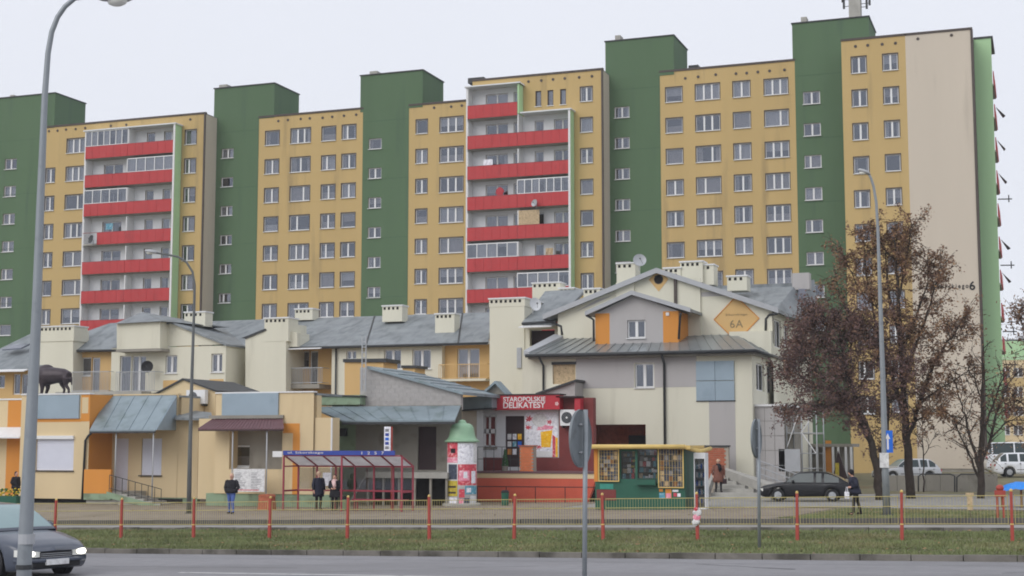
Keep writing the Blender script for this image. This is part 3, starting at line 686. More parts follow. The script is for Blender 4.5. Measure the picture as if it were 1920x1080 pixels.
# red jacket drying on a balcony
zt = sB[3]-sB[4]*3; px_ = X(935, 360, sB[5])
jk = MB(); jk.prism([(px_-.3, zt), (px_+.3, zt), (px_+.32, zt+.35), (px_+.45, zt+.3), (px_+.3, zt+.62), (px_+.08, zt+.78), (px_-.08, zt+.78), (px_-.3, zt+.6), (px_-.42, zt+.2), (px_-.3, zt+.3)], sB[5]+.25, sB[5]+.4)
tag(jk.build('jacket', 'signred'), 'bright red jacket hung to dry on a balcony', 'jacket')
# far block at the right edge
YF = 262
fa = P(1873, 640, YF); fb = P(1990, 640, YF)
fr = thing('apartment_block', 'distant pale yellow and green apartment block at the right edge', 'apartment building', (fa.x, YF, 0))
zt = fa.z; rows = []
for i in range(6):
    for j in range(5):
        p = P(1885+j*24, 662+i*36, YF); rows.append((p.x-.75, p.x+.75, p.z-.85, p.z+.75))
holed(MB(), fa.x-3, fb.x, -.5, zt, YF, rows, .2).build('facade_wall', ['vanilla', 'reveal'], fr)
MB().box(fa.x-3, fb.x, YF-.1, YF-.02, zt-3.2, zt).build('top_band', 'lightgreen', fr)
MB().box(fa.x-3, fb.x, YF+.1, YF+12, zt, zt+.3).build('roof', 'roof', fr)
for i in (1, 3): MB().box(fa.x-3, fb.x, YF-.08, YF-.02, P(1885, 662+i*36+16, YF).z-.9, P(1885, 662+i*36+16, YF).z+.6).build('colour_band', 'yellow', fr)
for h in rows: window(fr, (h[0]+h[1])/2, h[2], 1.5, 1.6, YF, 2, curt=1, ml=.2)
# ---------------------------------------------------------------- helpers for the nearer buildings
def U(Y): return lambda px, py: (P(px, py, Y).x, P(px, py, Y).z)
def hole(Y, x0, y0, x1, y1):
    a = P(x0, (y0+y1)/2, Y).x; b = P(x1, (y0+y1)/2, Y).x; c = (x0+x1)/2
    return (a, b, P(c, y1, Y).z, P(c, y0, Y).z)
def wall(parent, Y, x0, x1, z0, z1, m, holes=(), name='wall', depth=.25):
    return holed(MB(), x0, x1, z0, z1, Y, list(holes), depth).build(name, [m, m], parent)
def win(parent, Y, hl, n=2, curt=None, rec=.14, **k):
    return window(parent, (hl[0]+hl[1])/2, hl[2], hl[1]-hl[0], hl[3]-hl[2], Y, n, curt=curt, rec=rec, fr=.08, ml=.17, **k)
def pprism(parent, pts, Y0, Y1, m, name, Yref=None):
    """extrude a shape measured on the plane Yref"""
    q = [(P(a, b, Yref or Y0).x, P(a, b, Yref or Y0).z) for a, b in pts]
    return MB().prism(q, Y0, Y1).build(name, m, parent)
def roofslab(parent, pts, m='roof', name='roof', seams=0, th=.14, seam_m='darkmetal', d=None):
    """pts: 4 corners: eave-left, eave-right, ridge-right, ridge-left"""
    o = MB().slab(pts, (0, 0, -th)).build(name, m, parent)
    if seams:
        A, B, C_, D = [Vector(p) for p in pts[:4]]
        for i in range(1, seams):
            t = i/seams; a = A.lerp(B, t); b = D.lerp(C_, t)
            MB().slab([a+Vector((-.02, 0, .045)), a+Vector((.02, 0, .045)), b+Vector((.02, 0, .045)), b+Vector((-.02, 0, .045))], (0, 0, -.05)).build('seam', m, o)
    return o
def chimney(parent, px0, px1, pyt, pyb, Y, d=1.0, m='cream', flues=True):
    x0 = P(px0, pyt, Y).x; x1 = P(px1, pyt, Y).x; zt = P((px0+px1)/2, pyt, Y).z; zb = P((px0+px1)/2, pyb, Y).z
    o = MB().box(x0, x1, Y, Y+d, zb, zt-.12).build('chimney', m, parent)
    MB().box(x0-.06, x1+.06, Y-.06, Y+d+.06, zt-.12, zt-.03).build('cap', 'white', o)
    if flues:
        f = MB(); n = max(2, int((x1-x0)/.35))
        for i in range(n): f.box(x0+.1+(x1-x0-.2)*i/n, x0+.1+(x1-x0-.2)*i/n+.16, Y-.012, Y+.0, zt-.36, zt-.18)
        f.build('flue_opening', 'dark', o)
    return o
def railing_m(parent, Y, px0, px1, pyt, pyb, m='zinc', name='balcony_railing', depth=1.1, step=.12):
    x0 = P(px0, pyt, Y).x; x1 = P(px1, pyt, Y).x; zt = P((px0+px1)/2, pyt, Y).z; zb = P((px0+px1)/2, pyb, Y).z
    b = MB()
    for z in (zt, zb+.08): b.box(x0, x1, Y-.02, Y+.02, z-.025, z+.025)
    for z in (zt, zb+.08):
        b.box(x0-.001, x0+.03, Y+.021, Y+depth, z-.02, z+.02); b.box(x1-.03, x1+.001, Y+.021, Y+depth, z-.02, z+.02)
    n = max(3, int((x1-x0)/step))
    for i in range(n+1): xx = x0+(x1-x0)*i/n; b.box(xx-.012, xx+.012, Y-.012, Y+.012, zb+.1, zt-.02)
    return b.build(name, m, parent)
def awning(parent, Y, px0, px1, pyt, pyb, depth=1.2, m='white', name='awning'):
    x0 = P(px0, pyt, Y).x; x1 = P(px1, pyt, Y).x; zt = P((px0+px1)/2, pyt, Y).z; zb = P((px0+px1)/2, pyb, Y).z
    return MB().slab([(x0, Y, zb+.07), (x1, Y, zb+.07), (x1, Y+depth, zt+.15), (x0, Y+depth, zt+.15)], (0, 0, -.07)).build(name, m, parent)
def acunit(px0, px1, pyt, pyb, Y, label):
    h = hole(Y, px0, pyt, px1, pyb); w = h[1]-h[0]; hh = h[3]-h[2]
    t = thing('air_conditioner', label, 'air conditioner', ((h[0]+h[1])/2, Y, h[2]))
    MB().box(h[0], h[1], Y, Y+.32, h[2], h[3]).build('casing', 'white', t)
    c = (h[0]+w*.36, Y-.004, h[2]+hh*.5); r = hh*.36
    f = MB().disc(c, r, .004, 24).build('fan_opening', 'fanblack', t)
    g = MB()
    for rr in (r*.95, r*.7, r*.45):
        g.tube([(c[0]+rr*math.cos(a), Y-.02, c[2]+rr*math.sin(a)) for a in np.linspace(0, 6.283, 25)], .008, 4)
    g.build('fan_grille', 'zinc', t); MB().disc((c[0], Y-.03, c[2]), r*.2, .02, 12).build('hub', 'white', t)
    MB().box(h[0]+.1, h[0]+.14, Y-.05, Y+.6, h[2]-.12, h[2]-.002).box(h[1]-.14, h[1]-.1, Y-.05, Y+.6, h[2]-.12, h[2]-.002).build('bracket', 'darkmetal', t)
    return t
def dish(px, py, Y, r, label, m='loggia', face=(-.5, -.8, .35)):
    p = P(px, py, Y); t = thing('satellite_dish', label, 'satellite dish', p)
    f = Vector(face).normalized(); u = f.orthogonal().normalized(); v = f.cross(u); b = MB(); vv = []; fs = []
    for i in range(6):
        rr = r*i/5
        for j in range(20): a = 2*math.pi*j/20; q = p+(u*math.cos(a)+v*math.sin(a))*rr+f*(rr*rr/r*.3); vv.append(q)
    for i in range(5):
        for j in range(20): fs.append((i*20+j, i*20+(j+1) % 20, (i+1)*20+(j+1) % 20, (i+1)*20+j))
    b.add(vv, fs); b.add([q-f*.02 for q in vv], [tuple(reversed(x)) for x in fs]); b.build('reflector', m, t, smooth=True)
    MB().tube([p-v*r*.8 if v.z > 0 else p+v*r*.8, p+f*r*.8], .012, 5).box(*(sum(([c-.04, c+.04] for c in (p+f*r*.8)), []))).build('feed_arm', 'darkmetal', t)
    MB().tube([p-f*.03, p-f*.2, p-f*.2+Vector((0, 0, -r*1.3))], .03, 6).build('mount', 'zinc', t)
    return t

# ---------------------------------------------------------------- two-storey residential terrace (behind the shops)
YR = 90.0
b0 = P(600, 835, YR)
ter = thing('terraced_building', 'long two storey cream and orange residential terrace with grey roofs behind the shops', 'residential building', (b0.x, YR, 0))
F = U(YR)
x = lambda px, py=700, Y=YR: P(px, py, Y).x
z = lambda px, py, Y=YR: P(px, py, Y).z
# main range px 420-920
ze_l = z(780, 641)
hs = [hole(YR, 649, 657, 668, 674), hole(YR, 720, 655, 752, 693), hole(YR, 773, 655, 808, 692)]
xm0, xm1 = x(533), x(920)
wall(ter, YR, x(622), x(826), 0, ze_l, 'cream', hs)
for i, h in enumerate(hs): win(ter, YR, h, 2, curt=[0, 0, 2][i])
# recessed balcony bay 530-622
ba = [hole(YR+1.3, 556, 658, 580, 690), hole(YR+1.3, 580.5, 658, 596, 722)]
wall(ter, YR+1.3, x(528, Y=YR+1.3), x(626, Y=YR+1.3), 0, ze_l+.1, 'softorange', ba)
win(ter, YR+1.3, ba[0], 1, curt=3); win(ter, YR+1.3, ba[1], 1, curt=3, sill=False, name='balcony_door')
MB().box(x(622)-.001, x(622)+.0, YR, YR+1.3, 0, ze_l).build('side_wall', 'softorange', ter)
decal(ter, x(622), x(631), 0, ze_l, YR, 'cream', 'pilaster', .02)
MB().box(x(516), x(605), YR-.5, YR+1.28, z(560, 729), z(560, 721)).build('balcony_slab', 'greyplaster', ter)
railing_m(ter, YR-.45, 516, 604, 690, 720); awning(ter, YR-.9, 517, 600, 649, 655, 1.9)
# French window bay 826-915
bb = [hole(YR+.5, 857, 653, 899, 712)]
wall(ter, YR+.5, x(824, Y=YR+.5), x(922, Y=YR+.5), 0, ze_l+.1, 'softorange', bb); win(ter, YR+.5, bb[0], 2, curt=1, sill=False, name='french_window', label='tall two leaf window with net curtains')
MB().box(x(826)+.002, x(826)+.1, YR-.0, YR+.5, 0, ze_l).build('side_wall', 'cream', ter)
MB().box(x(823), x(915), YR-.42, YR+.48, z(860, 715), z(860, 711)).build('balcony_slab', 'cream', ter)
railing_m(ter, YR-.4, 823, 914, 683, 711, m='softorange'); awning(ter, YR-.6, 827, 915, 642, 647, 1.1)
# main roof with ridge
e0 = Vector((x(535, 646), YR-.5, z(640, 648, YR-.5))); e1 = Vector((x(921, 637), YR-.5, e0.z))
zr = P(780, 590, YR+7).z; r0 = Vector((P(552, 597, YR+7).x, YR+7, zr)); r1 = Vector((P(921, 584, YR+7).x, YR+7, zr))
roofslab(ter, [e0, e1, r1, r0], seams=0); roofslab(ter, [r0, r1, r1+Vector((0, 7, -3)), r0+Vector((0, 7, -3))])
MB().tube([e0+Vector((0, -.06, -.1)), e1+Vector((0, -.06, -.1))], .09, 8).build('gutter', 'darkmetal', ter, smooth=True)
MB().box(x(533), x(921), YR+3, YR+14, 0, ze_l+.3).build('rear_range', 'cream', ter)
for px_ in (631, ): pipe(ter, [(x(px_), YR-.12, ze_l-.1), (x(px_), YR-.12, 0)])
# roof joints
for t_ in (.42, .86): a = e0.lerp(e1, t_); b_ = r0.lerp(r1, t_); MB().slab([a+Vector((-.06, 0, .03)), a+Vector((.06, 0, .03)), b_+Vector((.06, 0, .03)), b_+Vector((-.06, 0, .03))], (0, 0, -.04)).build('roof_joint', 'darkmetal', ter)
chimney(ter, 553, 586, 577, 600, YR+6); chimney(ter, 717, 754, 571, 603, YR+4.5); chimney(ter, 816, 852, 586, 627, YR+2)
# tower gable wall with chimney px 460-535
Yg = YR-1.2
pprism(ter, [(460, 960), (460, 632), (497, 617), (497, 608), (536, 605), (536, 960)], Yg, Yg+3, 'cream', 'gable_wall')
chimney(ter, 496, 541, 594, 640, Yg-.02, 1.4); pprism(ter, [(536, 650), (536, 620), (557, 624), (557, 650)], YR-.8, YR+1, 'cream', 'parapet')
pprism(ter, [(452, 634), (497, 616), (499, 619), (460, 635)], Yg-.1, Yg+3, 'darkmetal', 'coping')
# link bay 418-460, roof behind it
hl = hole(YR+.3, 441, 664, 458, 698)
wall(ter, YR+.3, x(422, Y=YR+.3), x(462, Y=YR+.3), 0, z(440, 650), 'softorange', [hl]); win(ter, YR+.3, hl, 1, curt=3)
q0 = P(418, 651, YR-.1); q1 = P(462, 649, YR-.1); rz = P(430, 601, YR+7)
roofslab(ter, [q0, q1, (P(560, 597, YR+7).x, YR+7, rz.z), (P(375, 603, YR+7).x, YR+7, rz.z)])
MB().tube([q0+Vector((0, 0, -.08)), q1+Vector((0, 0, -.08))], .08, 8).build('gutter', 'darkmetal', ter, smooth=True)
pipe(ter, [(x(426), YR+.2, z(426, 655)), (x(426), YR+.2, 0)])
# left gabled wing px 222-420, front plane
Yw = YR-2.5
X2 = lambda px, py: P(px, py, Yw)
hs = [hole(Yw, 310, 666, 332, 700), hole(Yw, 396, 663, 419, 698), hole(Yw, 224, 667, 245, 735), hole(Yw, 246, 667, 273, 735)]
zl = X2(300, 660).z; zg = X2(420, 648).z
wall(ter, Yw, X2(208, 700).x, X2(423, 700).x, 0, zg, 'cream', hs)
win(ter, Yw, hs[0], 2); win(ter, Yw, hs[1], 2); win(ter, Yw, hs[2], 1, curt=0, sill=False, name='balcony_door'); win(ter, Yw, hs[3], 2, curt=1, sill=False, name='balcony_door')
pprism(ter, [(208, 652), (300, 650), (423, 645.5), (423, 644), (318, 604), (298, 612), (298, 650)], Yw, Yw+.3, 'cream', 'gable_wall')
MB().box(X2(423, 700).x-.3, X2(423, 700).x, Yw+.02, YR+.3, 0, zg).build('side_wall', 'cream', ter)
decal(ter, X2(306, 720).x, X2(333, 720).x, X2(320, 740).z, X2(320, 713).z, Yw, 'softorange', 'colour_panel', .02); decal(ter, X2(393, 720).x, X2(419, 720).x, X2(400, 740).z, X2(400, 711).z, Yw, 'softorange', 'colour_panel', .02)
# box storey above the balcony
pprism(ter, [(219, 655), (219, 607), (300, 603), (300, 653)], Yw-1.0, Yw-.0, 'cream', 'upper_wall'); pprism(ter, [(217, 660), (217, 655.3), (302, 653.3), (302, 658)], Yw-1.05, Yw-.01, 'greyplaster', 'ledge')  # ledge coloured grey to carry the shadow under the overhanging box
# pyramid roof
ap = P(267, 585, Yw+1.5); c = [P(214, 607, Yw-1.3), P(303, 602, Yw-1.3)]
c2 = [Vector((c[1].x+1.6, Yw+5, c[1].z)), Vector((c[0].x+1.6, Yw+5, c[0].z))]
pr = MB(); pr.poly([c[0], c[1], ap]); pr.poly([c[1], c2[0], ap]); pr.poly([c2[0], c2[1], ap]); pr.poly([c2[1], c[0], ap]); pr.poly([c[0], c2[1], c2[0], c[1]]); pr.build('hip_roof', 'roof', ter)
# sloping verge roof right of it
pk_ = P(318, 602, Yw-.2); lo = P(425, 645, Yw-.2)
roofslab(ter, [pk_, lo, (lo.x, Yw+8, lo.z), (pk_.x, Yw+8, pk_.z)]); pk2 = P(300, 609, Yw-.2); roofslab(ter, [pk2, pk_, (pk_.x, Yw+8, pk_.z), (pk2.x, Yw+8, pk2.z)])
chimney(ter, 346, 385, 583, 612, Yw+2.5)
# hip section px 128-222
Yh = Yw+.6
hs = [hole(Yh, 152, 670, 171, 705), hole(Yh, 171.5, 670, 187, 738)]
wall(ter, Yh, P(130, 700, Yh).x, P(212, 700, Yh).x, 0, P(170, 655, Yh).z, 'softorange', hs)
win(ter, Yh, hs[0], 1, curt=5); win(ter, Yh, hs[1], 1, curt=5, sill=False, name='balcony_door')
a, b_, c_, d_ = P(125, 656, Yh-.6), P(222, 655, Yh-.6), P(232, 595, Yh+4), P(138, 628, Yh+4)
MB().slab([a, b_, (b_.x, Yh+4, P(222, 602, Yh+4).z), P(205, 606, Yh+4), P(140, 629, Yh+1.5)], (0, 0, -.14)).build('hip_roof', 'roof', ter)
MB().tube([a+Vector((0, 0, -.08)), b_+Vector((0, 0, -.08))], .09, 8).build('gutter', 'darkmetal', ter, smooth=True)
pipe(ter, [P(126, 661, Yh-.5), P(105, 672, Yh-.1), P(100, 678, Yh-.1), P(100, 735, Yh-.1)], .06)
MB().box(P(135, 700, Yh).x, P(423, 700, Yh).x, Yh+.8, Yh+9, 0, P(170, 655, Yh).z).build('rear_range', 'cream', ter)
railing_m(ter, Yh-1.1, 135, 205, 697, 735); railing_m(ter, Yw-1.1, 218, 290, 697, 735, m='zinc')
MB().box(P(133, 735, Yh).x, P(292, 735, Yh).x, Yw-1.15, Yw-.01, P(200, 741, Yw).z, P(200, 735, Yw).z).build('balcony_slab', 'concrete', ter)
# white block px 68-138 and left wing 0-60
chimney(ter, 68, 139, 610, 640, Yw-.5, 1.6)
pprism(ter, [(69, 960), (69, 616), (137, 616), (137, 960)], Yw-.45, Yw+1.4, 'cream', 'chimney_wall')
Yl = Yw-.2
hs = [hole(Yl, -20, 700, -6, 740), hole(Yl, -5, 703, 9, 728), hole(Yl, 24, 701, 38, 740), hole(Yl, 38.5, 701, 56, 740)]
wall(ter, Yl, P(-90, 700, Yl).x, P(70, 700, Yl).x, 0, P(30, 686, Yl).z, 'softorange', hs)
for i, h in enumerate(hs): win(ter, Yl, h, 1, sill=False)
a = P(-90, 697, Yl-.7); b_ = P(70, 689, Yl-.7); zr_ = P(30, 627, Yl+6)
roofslab(ter, [a, b_, (b_.x+1.5, Yl+6, zr_.z), (a.x+1.5, Yl+6, zr_.z)]); roofslab(ter, [(a.x+1.5, Yl+6, zr_.z), (b_.x+1.5, Yl+6, zr_.z), (b_.x+1.5, Yl+12, zr_.z-3), (a.x+1.5, Yl+12, zr_.z-3)])
MB().box(P(-90, 700, Yl).x, P(70, 700, Yl).x, Yl+.8, Yl+11, 0, P(30, 690, Yl).z).build('rear_range', 'cream', ter)
awning(ter, Yl-1.2, -90, 45, 692, 698, 1.1)
sk = P(27, 652, Yl+2.2); MB().slab([(sk.x-.8, sk.y-.35, sk.z-.12), (sk.x+.9, sk.y-.35, sk.z-.05), (sk.x+1.0, sk.y+.5, sk.z+.32), (sk.x-.7, sk.y+.5, sk.z+.25)], (0, 0, -.1)).build('skylight', 'darkpane', ter)
# tall white stair block px 917-985
chimney(ter, 917, 984, 557, 575, YR-1.5, 3.5)
pprism(ter, [(918, 960), (918, 561), (983, 561), (984, 960)], YR-1.48, YR+2, 'cream', 'stair_block')
decal(ter, P(970, 650, YR-1.5).x, P(978, 650, YR-1.5).x, z(975, 690, YR-1.5), z(975, 652, YR-1.5), YR-1.48, 'zinc', 'meter_cabinet', .12)
t = dish(277, 688, Yw-.7, .42, 'dark round satellite dish beside the balcony door of the cream gabled wing', 'black', (.25, -.9, .1))
# ---------------------------------------------------------------- house 6A
YA = 82.0; YB = 87.0
hA = thing('corner_building', 'cream and grey three storey house with orange dormer, grey metal roof and 6A diamond sign', 'residential building', (P(1230, 835, YA).x, YA, 0))
A = lambda px, py, Y=YA: P(px, py, Y)
xl, xr = A(980, 760).x, A(1411, 760).x; zt = A(1200, 661).z
h_win = hole(YA, 1190, 681, 1226, 727); h_sh = hole(YA, 1036, 683, 1079, 720); h_pass = hole(YA, 1090, 796, 1211, 882)
h_pass = (h_pass[0], h_pass[1], .5, h_pass[3])
wall(hA, YA, xl, xr, .1, zt, 'cream', [h_win, h_sh, h_pass], depth=.35)
win(hA, YA, h_win, 2, curt=0)
MB().box(h_sh[0], h_sh[1], YA+.15, YA+.2, h_sh[2], h_sh[3]).build('roller_shutter', 'kraft', hA); MB().box(h_sh[0]-.05, h_sh[1]+.05, YA-.04, YA-.003, h_sh[3]-.02, h_sh[3]+.14).build('shutter_box', 'darkmetal', hA)
MB().box(h_pass[0], h_pass[1], YA+3.4, YA+3.5, .1, h_pass[3]).box(h_pass[0]-.05, h_pass[0], YA+.36, YA+3.5, .1, h_pass[3]).box(h_pass[1], h_pass[1]+.05, YA+.36, YA+3.5, .1, h_pass[3]).box(h_pass[0], h_pass[1], YA+.36, YA+3.5, h_pass[3], h_pass[3]+.1).build('passage', 'brick', hA)
MB().box(A(1150, 840).x, A(1195, 840).x, YA+3.3, YA+3.38, .6, h_pass[3]-.6).build('passage_door', 'black', hA)
# grey bands: split around the window
gb = [(1080, 1189, 664, 727), (1227, 1306, 664, 727)]
for a0, a1, b0_, b1 in gb: decal(hA, A(a0, 700).x, A(a1, 700).x, A(1190, b1).z, A(1190, b0_).z, YA, 'greywall', 'grey_band', .012)
decal(hA, A(1189, 700).x, A(1227, 700).x, h_win[3]+.02, A(1190, 664).z, YA, 'greywall', 'grey_band', .011)
decal(hA, A(1330, 800).x, A(1379, 800).x, .2, A(1355, 752).z, YA, 'greywall', 'grey_band', .012)
# blue-grey four part panel
pf = hole(YA, 1306, 677, 1377, 751); px_m = (pf[0]+pf[1])/2; pz_m = (pf[2]+pf[3])/2
for a0, a1 in ((pf[0], px_m-.01), (px_m+.01, pf[1])):
    for c0, c1 in ((pf[2], pz_m-.02), (pz_m+.02, pf[3])): MB().box(a0, a1, YA-.1, YA-.002, c0, c1).build('advert_panel', 'panelblue', hA)
MB().box(pf[0]-.03, pf[1]+.05, YA-.06, YA-.001, pf[2]-.05, pf[2]-.003).build('panel_frame', 'darkmetal', hA)
# side wall, facing +X
ys0, ys1 = YA, YA+7
hs = []
def sidehole(px0, py0, px1, py1, X_):
    a = PXp(px0, (py0+py1)/2, X_).y; b = PXp(px1, (py0+py1)/2, X_).y; return (a, b, PXp((px0+px1)/2, py1, X_).z, PXp((px0+px1)/2, py0, X_).z)
s1 = sidehole(1418, 682, 1433, 733, xr); s2 = sidehole(1438, 688, 1447, 737, xr)
holed(MB(), ys0, ys1+4, .1, zt, xr, [s1, s2], .25, axis='x').build('side_wall', ['cream', 'cream'], hA)
for s_ in (s1, s2): window(hA, (s_[0]+s_[1])/2, s_[2], s_[1]-s_[0], s_[3]-s_[2], xr, 2, curt=0, axis='x', sill=False)
# lower metal roof: front slope and the hipped side
ev0 = A(986, 664, YA-.7); ev1 = A(1416, 653.5, YA-.7); ev0.z = ev1.z = (ev0.z+ev1.z)/2
tz = A(1180, 632, YB).z
tl = Vector((A(1050, 632, YB).x, YB, tz)); tr = Vector((ev1.x-2.2, YB, tz))
roofslab(hA, [ev0, ev1, tr, tl], 'roofmetal', seams=22, th=.16)
ev2 = Vector((ev1.x, YA+10, ev1.z)); tr2 = Vector((tr.x, YA+10, tz))
ev1b = ev1
roofslab(hA, [ev1, ev2, tr2, tr], 'roofmetal', seams=8, th=.16)
# soffits and gutter
MB().tube([ev0+Vector((0, -.08, -.12)), ev1+Vector((.05, -.08, -.12)), ev2+Vector((.08, 0, -.12))], .1, 8).build('gutter', 'darkmetal', hA, smooth=True)
MB().box(ev0.x+.1, ev1.x-.1, YA-.6, YA-.0, ev0.z-.3, ev0.z-.17).build('soffit', 'greyplaster', hA); MB().box(xr, ev1.x-.1, YA, YA+10, ev0.z-.3, ev0.z-.17).build('soffit', 'greyplaster', hA)
pipe(hA, [(A(1246, 668).x, YA-.7, ev0.z-.2), (A(1246, 668).x, YA-.12, ev0.z-.7), (A(1246, 700).x, YA-.12, .3)], .075)
pipe(hA, [(A(1018, 668).x, YA-.7, ev0.z-.2), (A(1020, 668).x, YA-.12, ev0.z-.7), (A(1020, 700).x, YA-.12, 3)], .07)
# parapet strip at the left end of the roof
MB().slab([A(982, 657, YA-.5), A(992, 660, YA-.7), A(1056, 630, YB), A(1040, 626, YB)], (0, 0, -.3)).build('verge_coping', 'zinc', hA)
# upper gable, plane YB
B = lambda px, py: P(px, py, YB)
gp = [(1046, 650), (1046, 588), (1234, 509), (1448, 583), (1458, 650)]
q = [(B(a, b).x, B(a, b).z) for a, b in gp]; q[0] = (q[1][0], q[0][1]-2); q[-1] = (q[-2][0], q[0][1])
zb_ = tz-.6
MB().prism([(q[1][0], zb_), (q[1][0], q[1][1]), q[2], q[3], (q[3][0], zb_)], YB, YB+.3).build('gable_wall', 'cream', hA)
xrB = q[3][0]
MB().prism([(B(1080, 575).x, B(1080, 574).z-.35), (B(1115, 560).x, B(1115, 559).z-.35), (B(1152, 552).x, B(1152, 552).z), (B(1118, 563).x, B(1118, 563).z)], YB-.012, YB-.001).build('grey_band', 'greywall', hA)
decal(hA, B(1315, 555).x, B(1372, 555).x, B(1320, 556).z, B(1320, 548).z, YB, 'greywall', 'grey_band', .012)
# pilasters and flue pipe on the gable, and wall behind the side eaves
for a0_, a1_, t_ in ((1156, 1190, 530), (1269, 1314, 522)):
    MB().box(B(a0_, 560).x, B(a1_, 560).x, YB-.14, YB-.001, zb_, B((a0_+a1_)/2, t_).z).build('pilaster', 'cream', hA)
MB().box(B(1265.5, 540).x, B(1270.5, 540).x, YB-.3, YB-.15, B(1268, 575).z, B(1268, 514).z).build('flue_pipe', 'trim', hA)
MB().box(tr.x-.3, q[3][0]+.0, YB-.6, YB-.002, zt-.4, tz+.12).build('eaves_wall', 'cream', hA)
# oculus
oc = B(1235, 524); dm = MB().prism([(oc.x-.62, oc.z), (oc.x, oc.z-.75), (oc.x+.62, oc.z), (oc.x, oc.z+.62)], YB-.02, YB-.002).build('oculus_surround', 'softorange', hA)
MB().disc((oc.x, YB-.03, oc.z), .25, .008, 24).build('oculus', 'dark', hA); MB().tube([(oc.x+.26*math.cos(a), YB-.035, oc.z+.26*math.sin(a)) for a in np.linspace(0, 6.283, 25)], .03, 6).build('oculus_frame', 'darkmetal', hA)
# main roof planes (ridge runs back along +Y)
rg = B(1234, 505); le = B(1022, 592); re = B(1462, 580)
for v in (rg, le, re): v.y = YB-.45
back = 15
roofslab(hA, [le, rg, rg+Vector((0, back, 0)), le+Vector((0, back, 0))], 'roof', th=.22); roofslab(hA, [rg, re, re+Vector((0, back, 0)), rg+Vector((0, back, 0))], 'roof', th=.22)
MB().slab([le+Vector((0, -.02, .05)), rg+Vector((0, -.02, .05)), rg+Vector((0, .12, .05)), le+Vector((0, .12, .05))], (0, 0, -.32)).build('verge', 'zinc', hA); MB().slab([rg+Vector((0, -.02, .05)), re+Vector((0, -.02, .05)), re+Vector((0, .12, .05)), rg+Vector((0, .12, .05))], (0, 0, -.32)).build('verge', 'zinc', hA)
pipe(hA, [le+Vector((.1, 0, -.25)), B(1030, 602), B(1052, 612), B(1054, 628)], .075); pipe(hA, [re+Vector((-.1, 0, -.3)), B(1443, 590), B(1436, 598), (B(1436, 650).x, YB-.1, tz-.3)], .075)
# upper right side wall
su1 = sidehole(1452, 600, 1465, 652, xrB); su2 = sidehole(1470, 608, 1479, 650, xrB)
holed(MB(), YB, YB+back, .1, q[3][1], xrB, [su1, su2], .25, axis='x').build('side_wall', ['cream', 'cream'], hA)
for s_ in (su1, su2): window(hA, (s_[0]+s_[1])/2, s_[2], s_[1]-s_[0], s_[3]-s_[2], xrB, 2, curt=0, axis='x', sill=False)
# rear cross wing roof seen right of the gable
w0 = P(1330, 540, YB+4); w1 = P(1489, 528, YB+8); w2 = P(1536, 590, YB+12); w3 = P(1462, 583, YB+3)
rr0 = P(1290, 541, YB+9); rr1 = P(1490, 527, YB+9); rr1.z = rr0.z = (rr0.z+rr1.z)/2
MB().slab([re+Vector((-.4, .5, .02)), (P(1535, 592, YB+9).x, YB+9.5, re.z), (P(1527, 530, YB+11).x, YB+11, rr0.z+.4), rr1, rr0], (0, 0, -.2)).build('roof', 'roof', hA)
MB().box(P(1487, 520, YB+9).x, P(1519, 520, YB+9).x, YB+8.6, YB+9.4, rr0.z-.5, P(1500, 513, YB+9).z).build('roof_hatch', 'greywall', hA)
MB().slab([P(1497, 562, YB+7), P(1510, 562, YB+7), P(1512, 545, YB+8.5), P(1497, 545, YB+8.5)], (0, 0, .12)).build('skylight', 'darkpane', hA)
# dormer gable in front, plane YD
YDm = YB-2.6
Dm = lambda px, py: P(px, py, YDm)
dq = [(Dm(a, b).x, Dm(a, b).z) for a, b in [(1116, 640), (1116, 583), (1188, 553), (1272, 583), (1272, 636)]]
zb2 = dq[0][1]
hd = hole(YDm, 1176, 600, 1210, 634)
dx0, dx1, dzt = dq[1][0], dq[3][0], min(dq[1][1], dq[3][1])
xg0, xg1 = Dm(1143, 600).x, Dm(1243, 600).x
wall(hA, YDm, xg0, xg1, zb2-.4, dzt, 'greywall', [hd], name='dormer_wall'); win(hA, YDm, hd, 2, curt=0)
MB().box(dx0, xg0, YDm, YDm+.2, zb2-.4, dzt).build('dormer_panel', 'orange', hA); MB().box(xg1, dx1, YDm, YDm+.2, zb2-.4, dzt).build('dormer_panel', 'orange', hA)
MB().prism([(dx0, dzt+.002), (dq[2][0], dq[2][1]), (dx1, dzt+.002)], YDm, YDm+.2).build('dormer_gable', 'greywall', hA)
MB().box(dx1-.2, dx1-.0, YDm+.21, YB, zb2-.4, dzt).build('dormer_side', 'orange', hA); MB().box(dx0, dx0+.2, YDm+.21, YB, zb2-.4, dzt).build('dormer_side', 'orange', hA)
dr, dl, dR = Dm(1188, 547), Dm(1101, 584), Dm(1298, 582)
for v in (dr, dl, dR): v.y = YDm-.45
dR.z = dl.z = (dR.z+dl.z)/2
roofslab(hA, [dl, dr, dr+Vector((0, 3.6, 0)), dl+Vector((0, 3.6, 0))], 'roof', th=.18); roofslab(hA, [dr, dR, dR+Vector((0, 3.6, 0)), dr+Vector((0, 3.6, 0))], 'roof', th=.18)
for a_, b_ in ((dl, dr), (dr, dR)): MB().slab([a_+Vector((0, -.03, .04)), b_+Vector((0, -.03, .04)), b_+Vector((0, .1, .04)), a_+Vector((0, .1, .04))], (0, 0, -.26)).build('verge', 'zinc', hA)
pipe(hA, [dl+Vector((.05, .1, -.2)), Dm(1108, 596), Dm(1113, 600), (Dm(1114, 600).x, YDm-.1, zb2)], .07); pipe(hA, [dR+Vector((-.6, .1, -.25)), Dm(1275, 595), (Dm(1273, 600).x, YDm-.1, zb2)], .07)
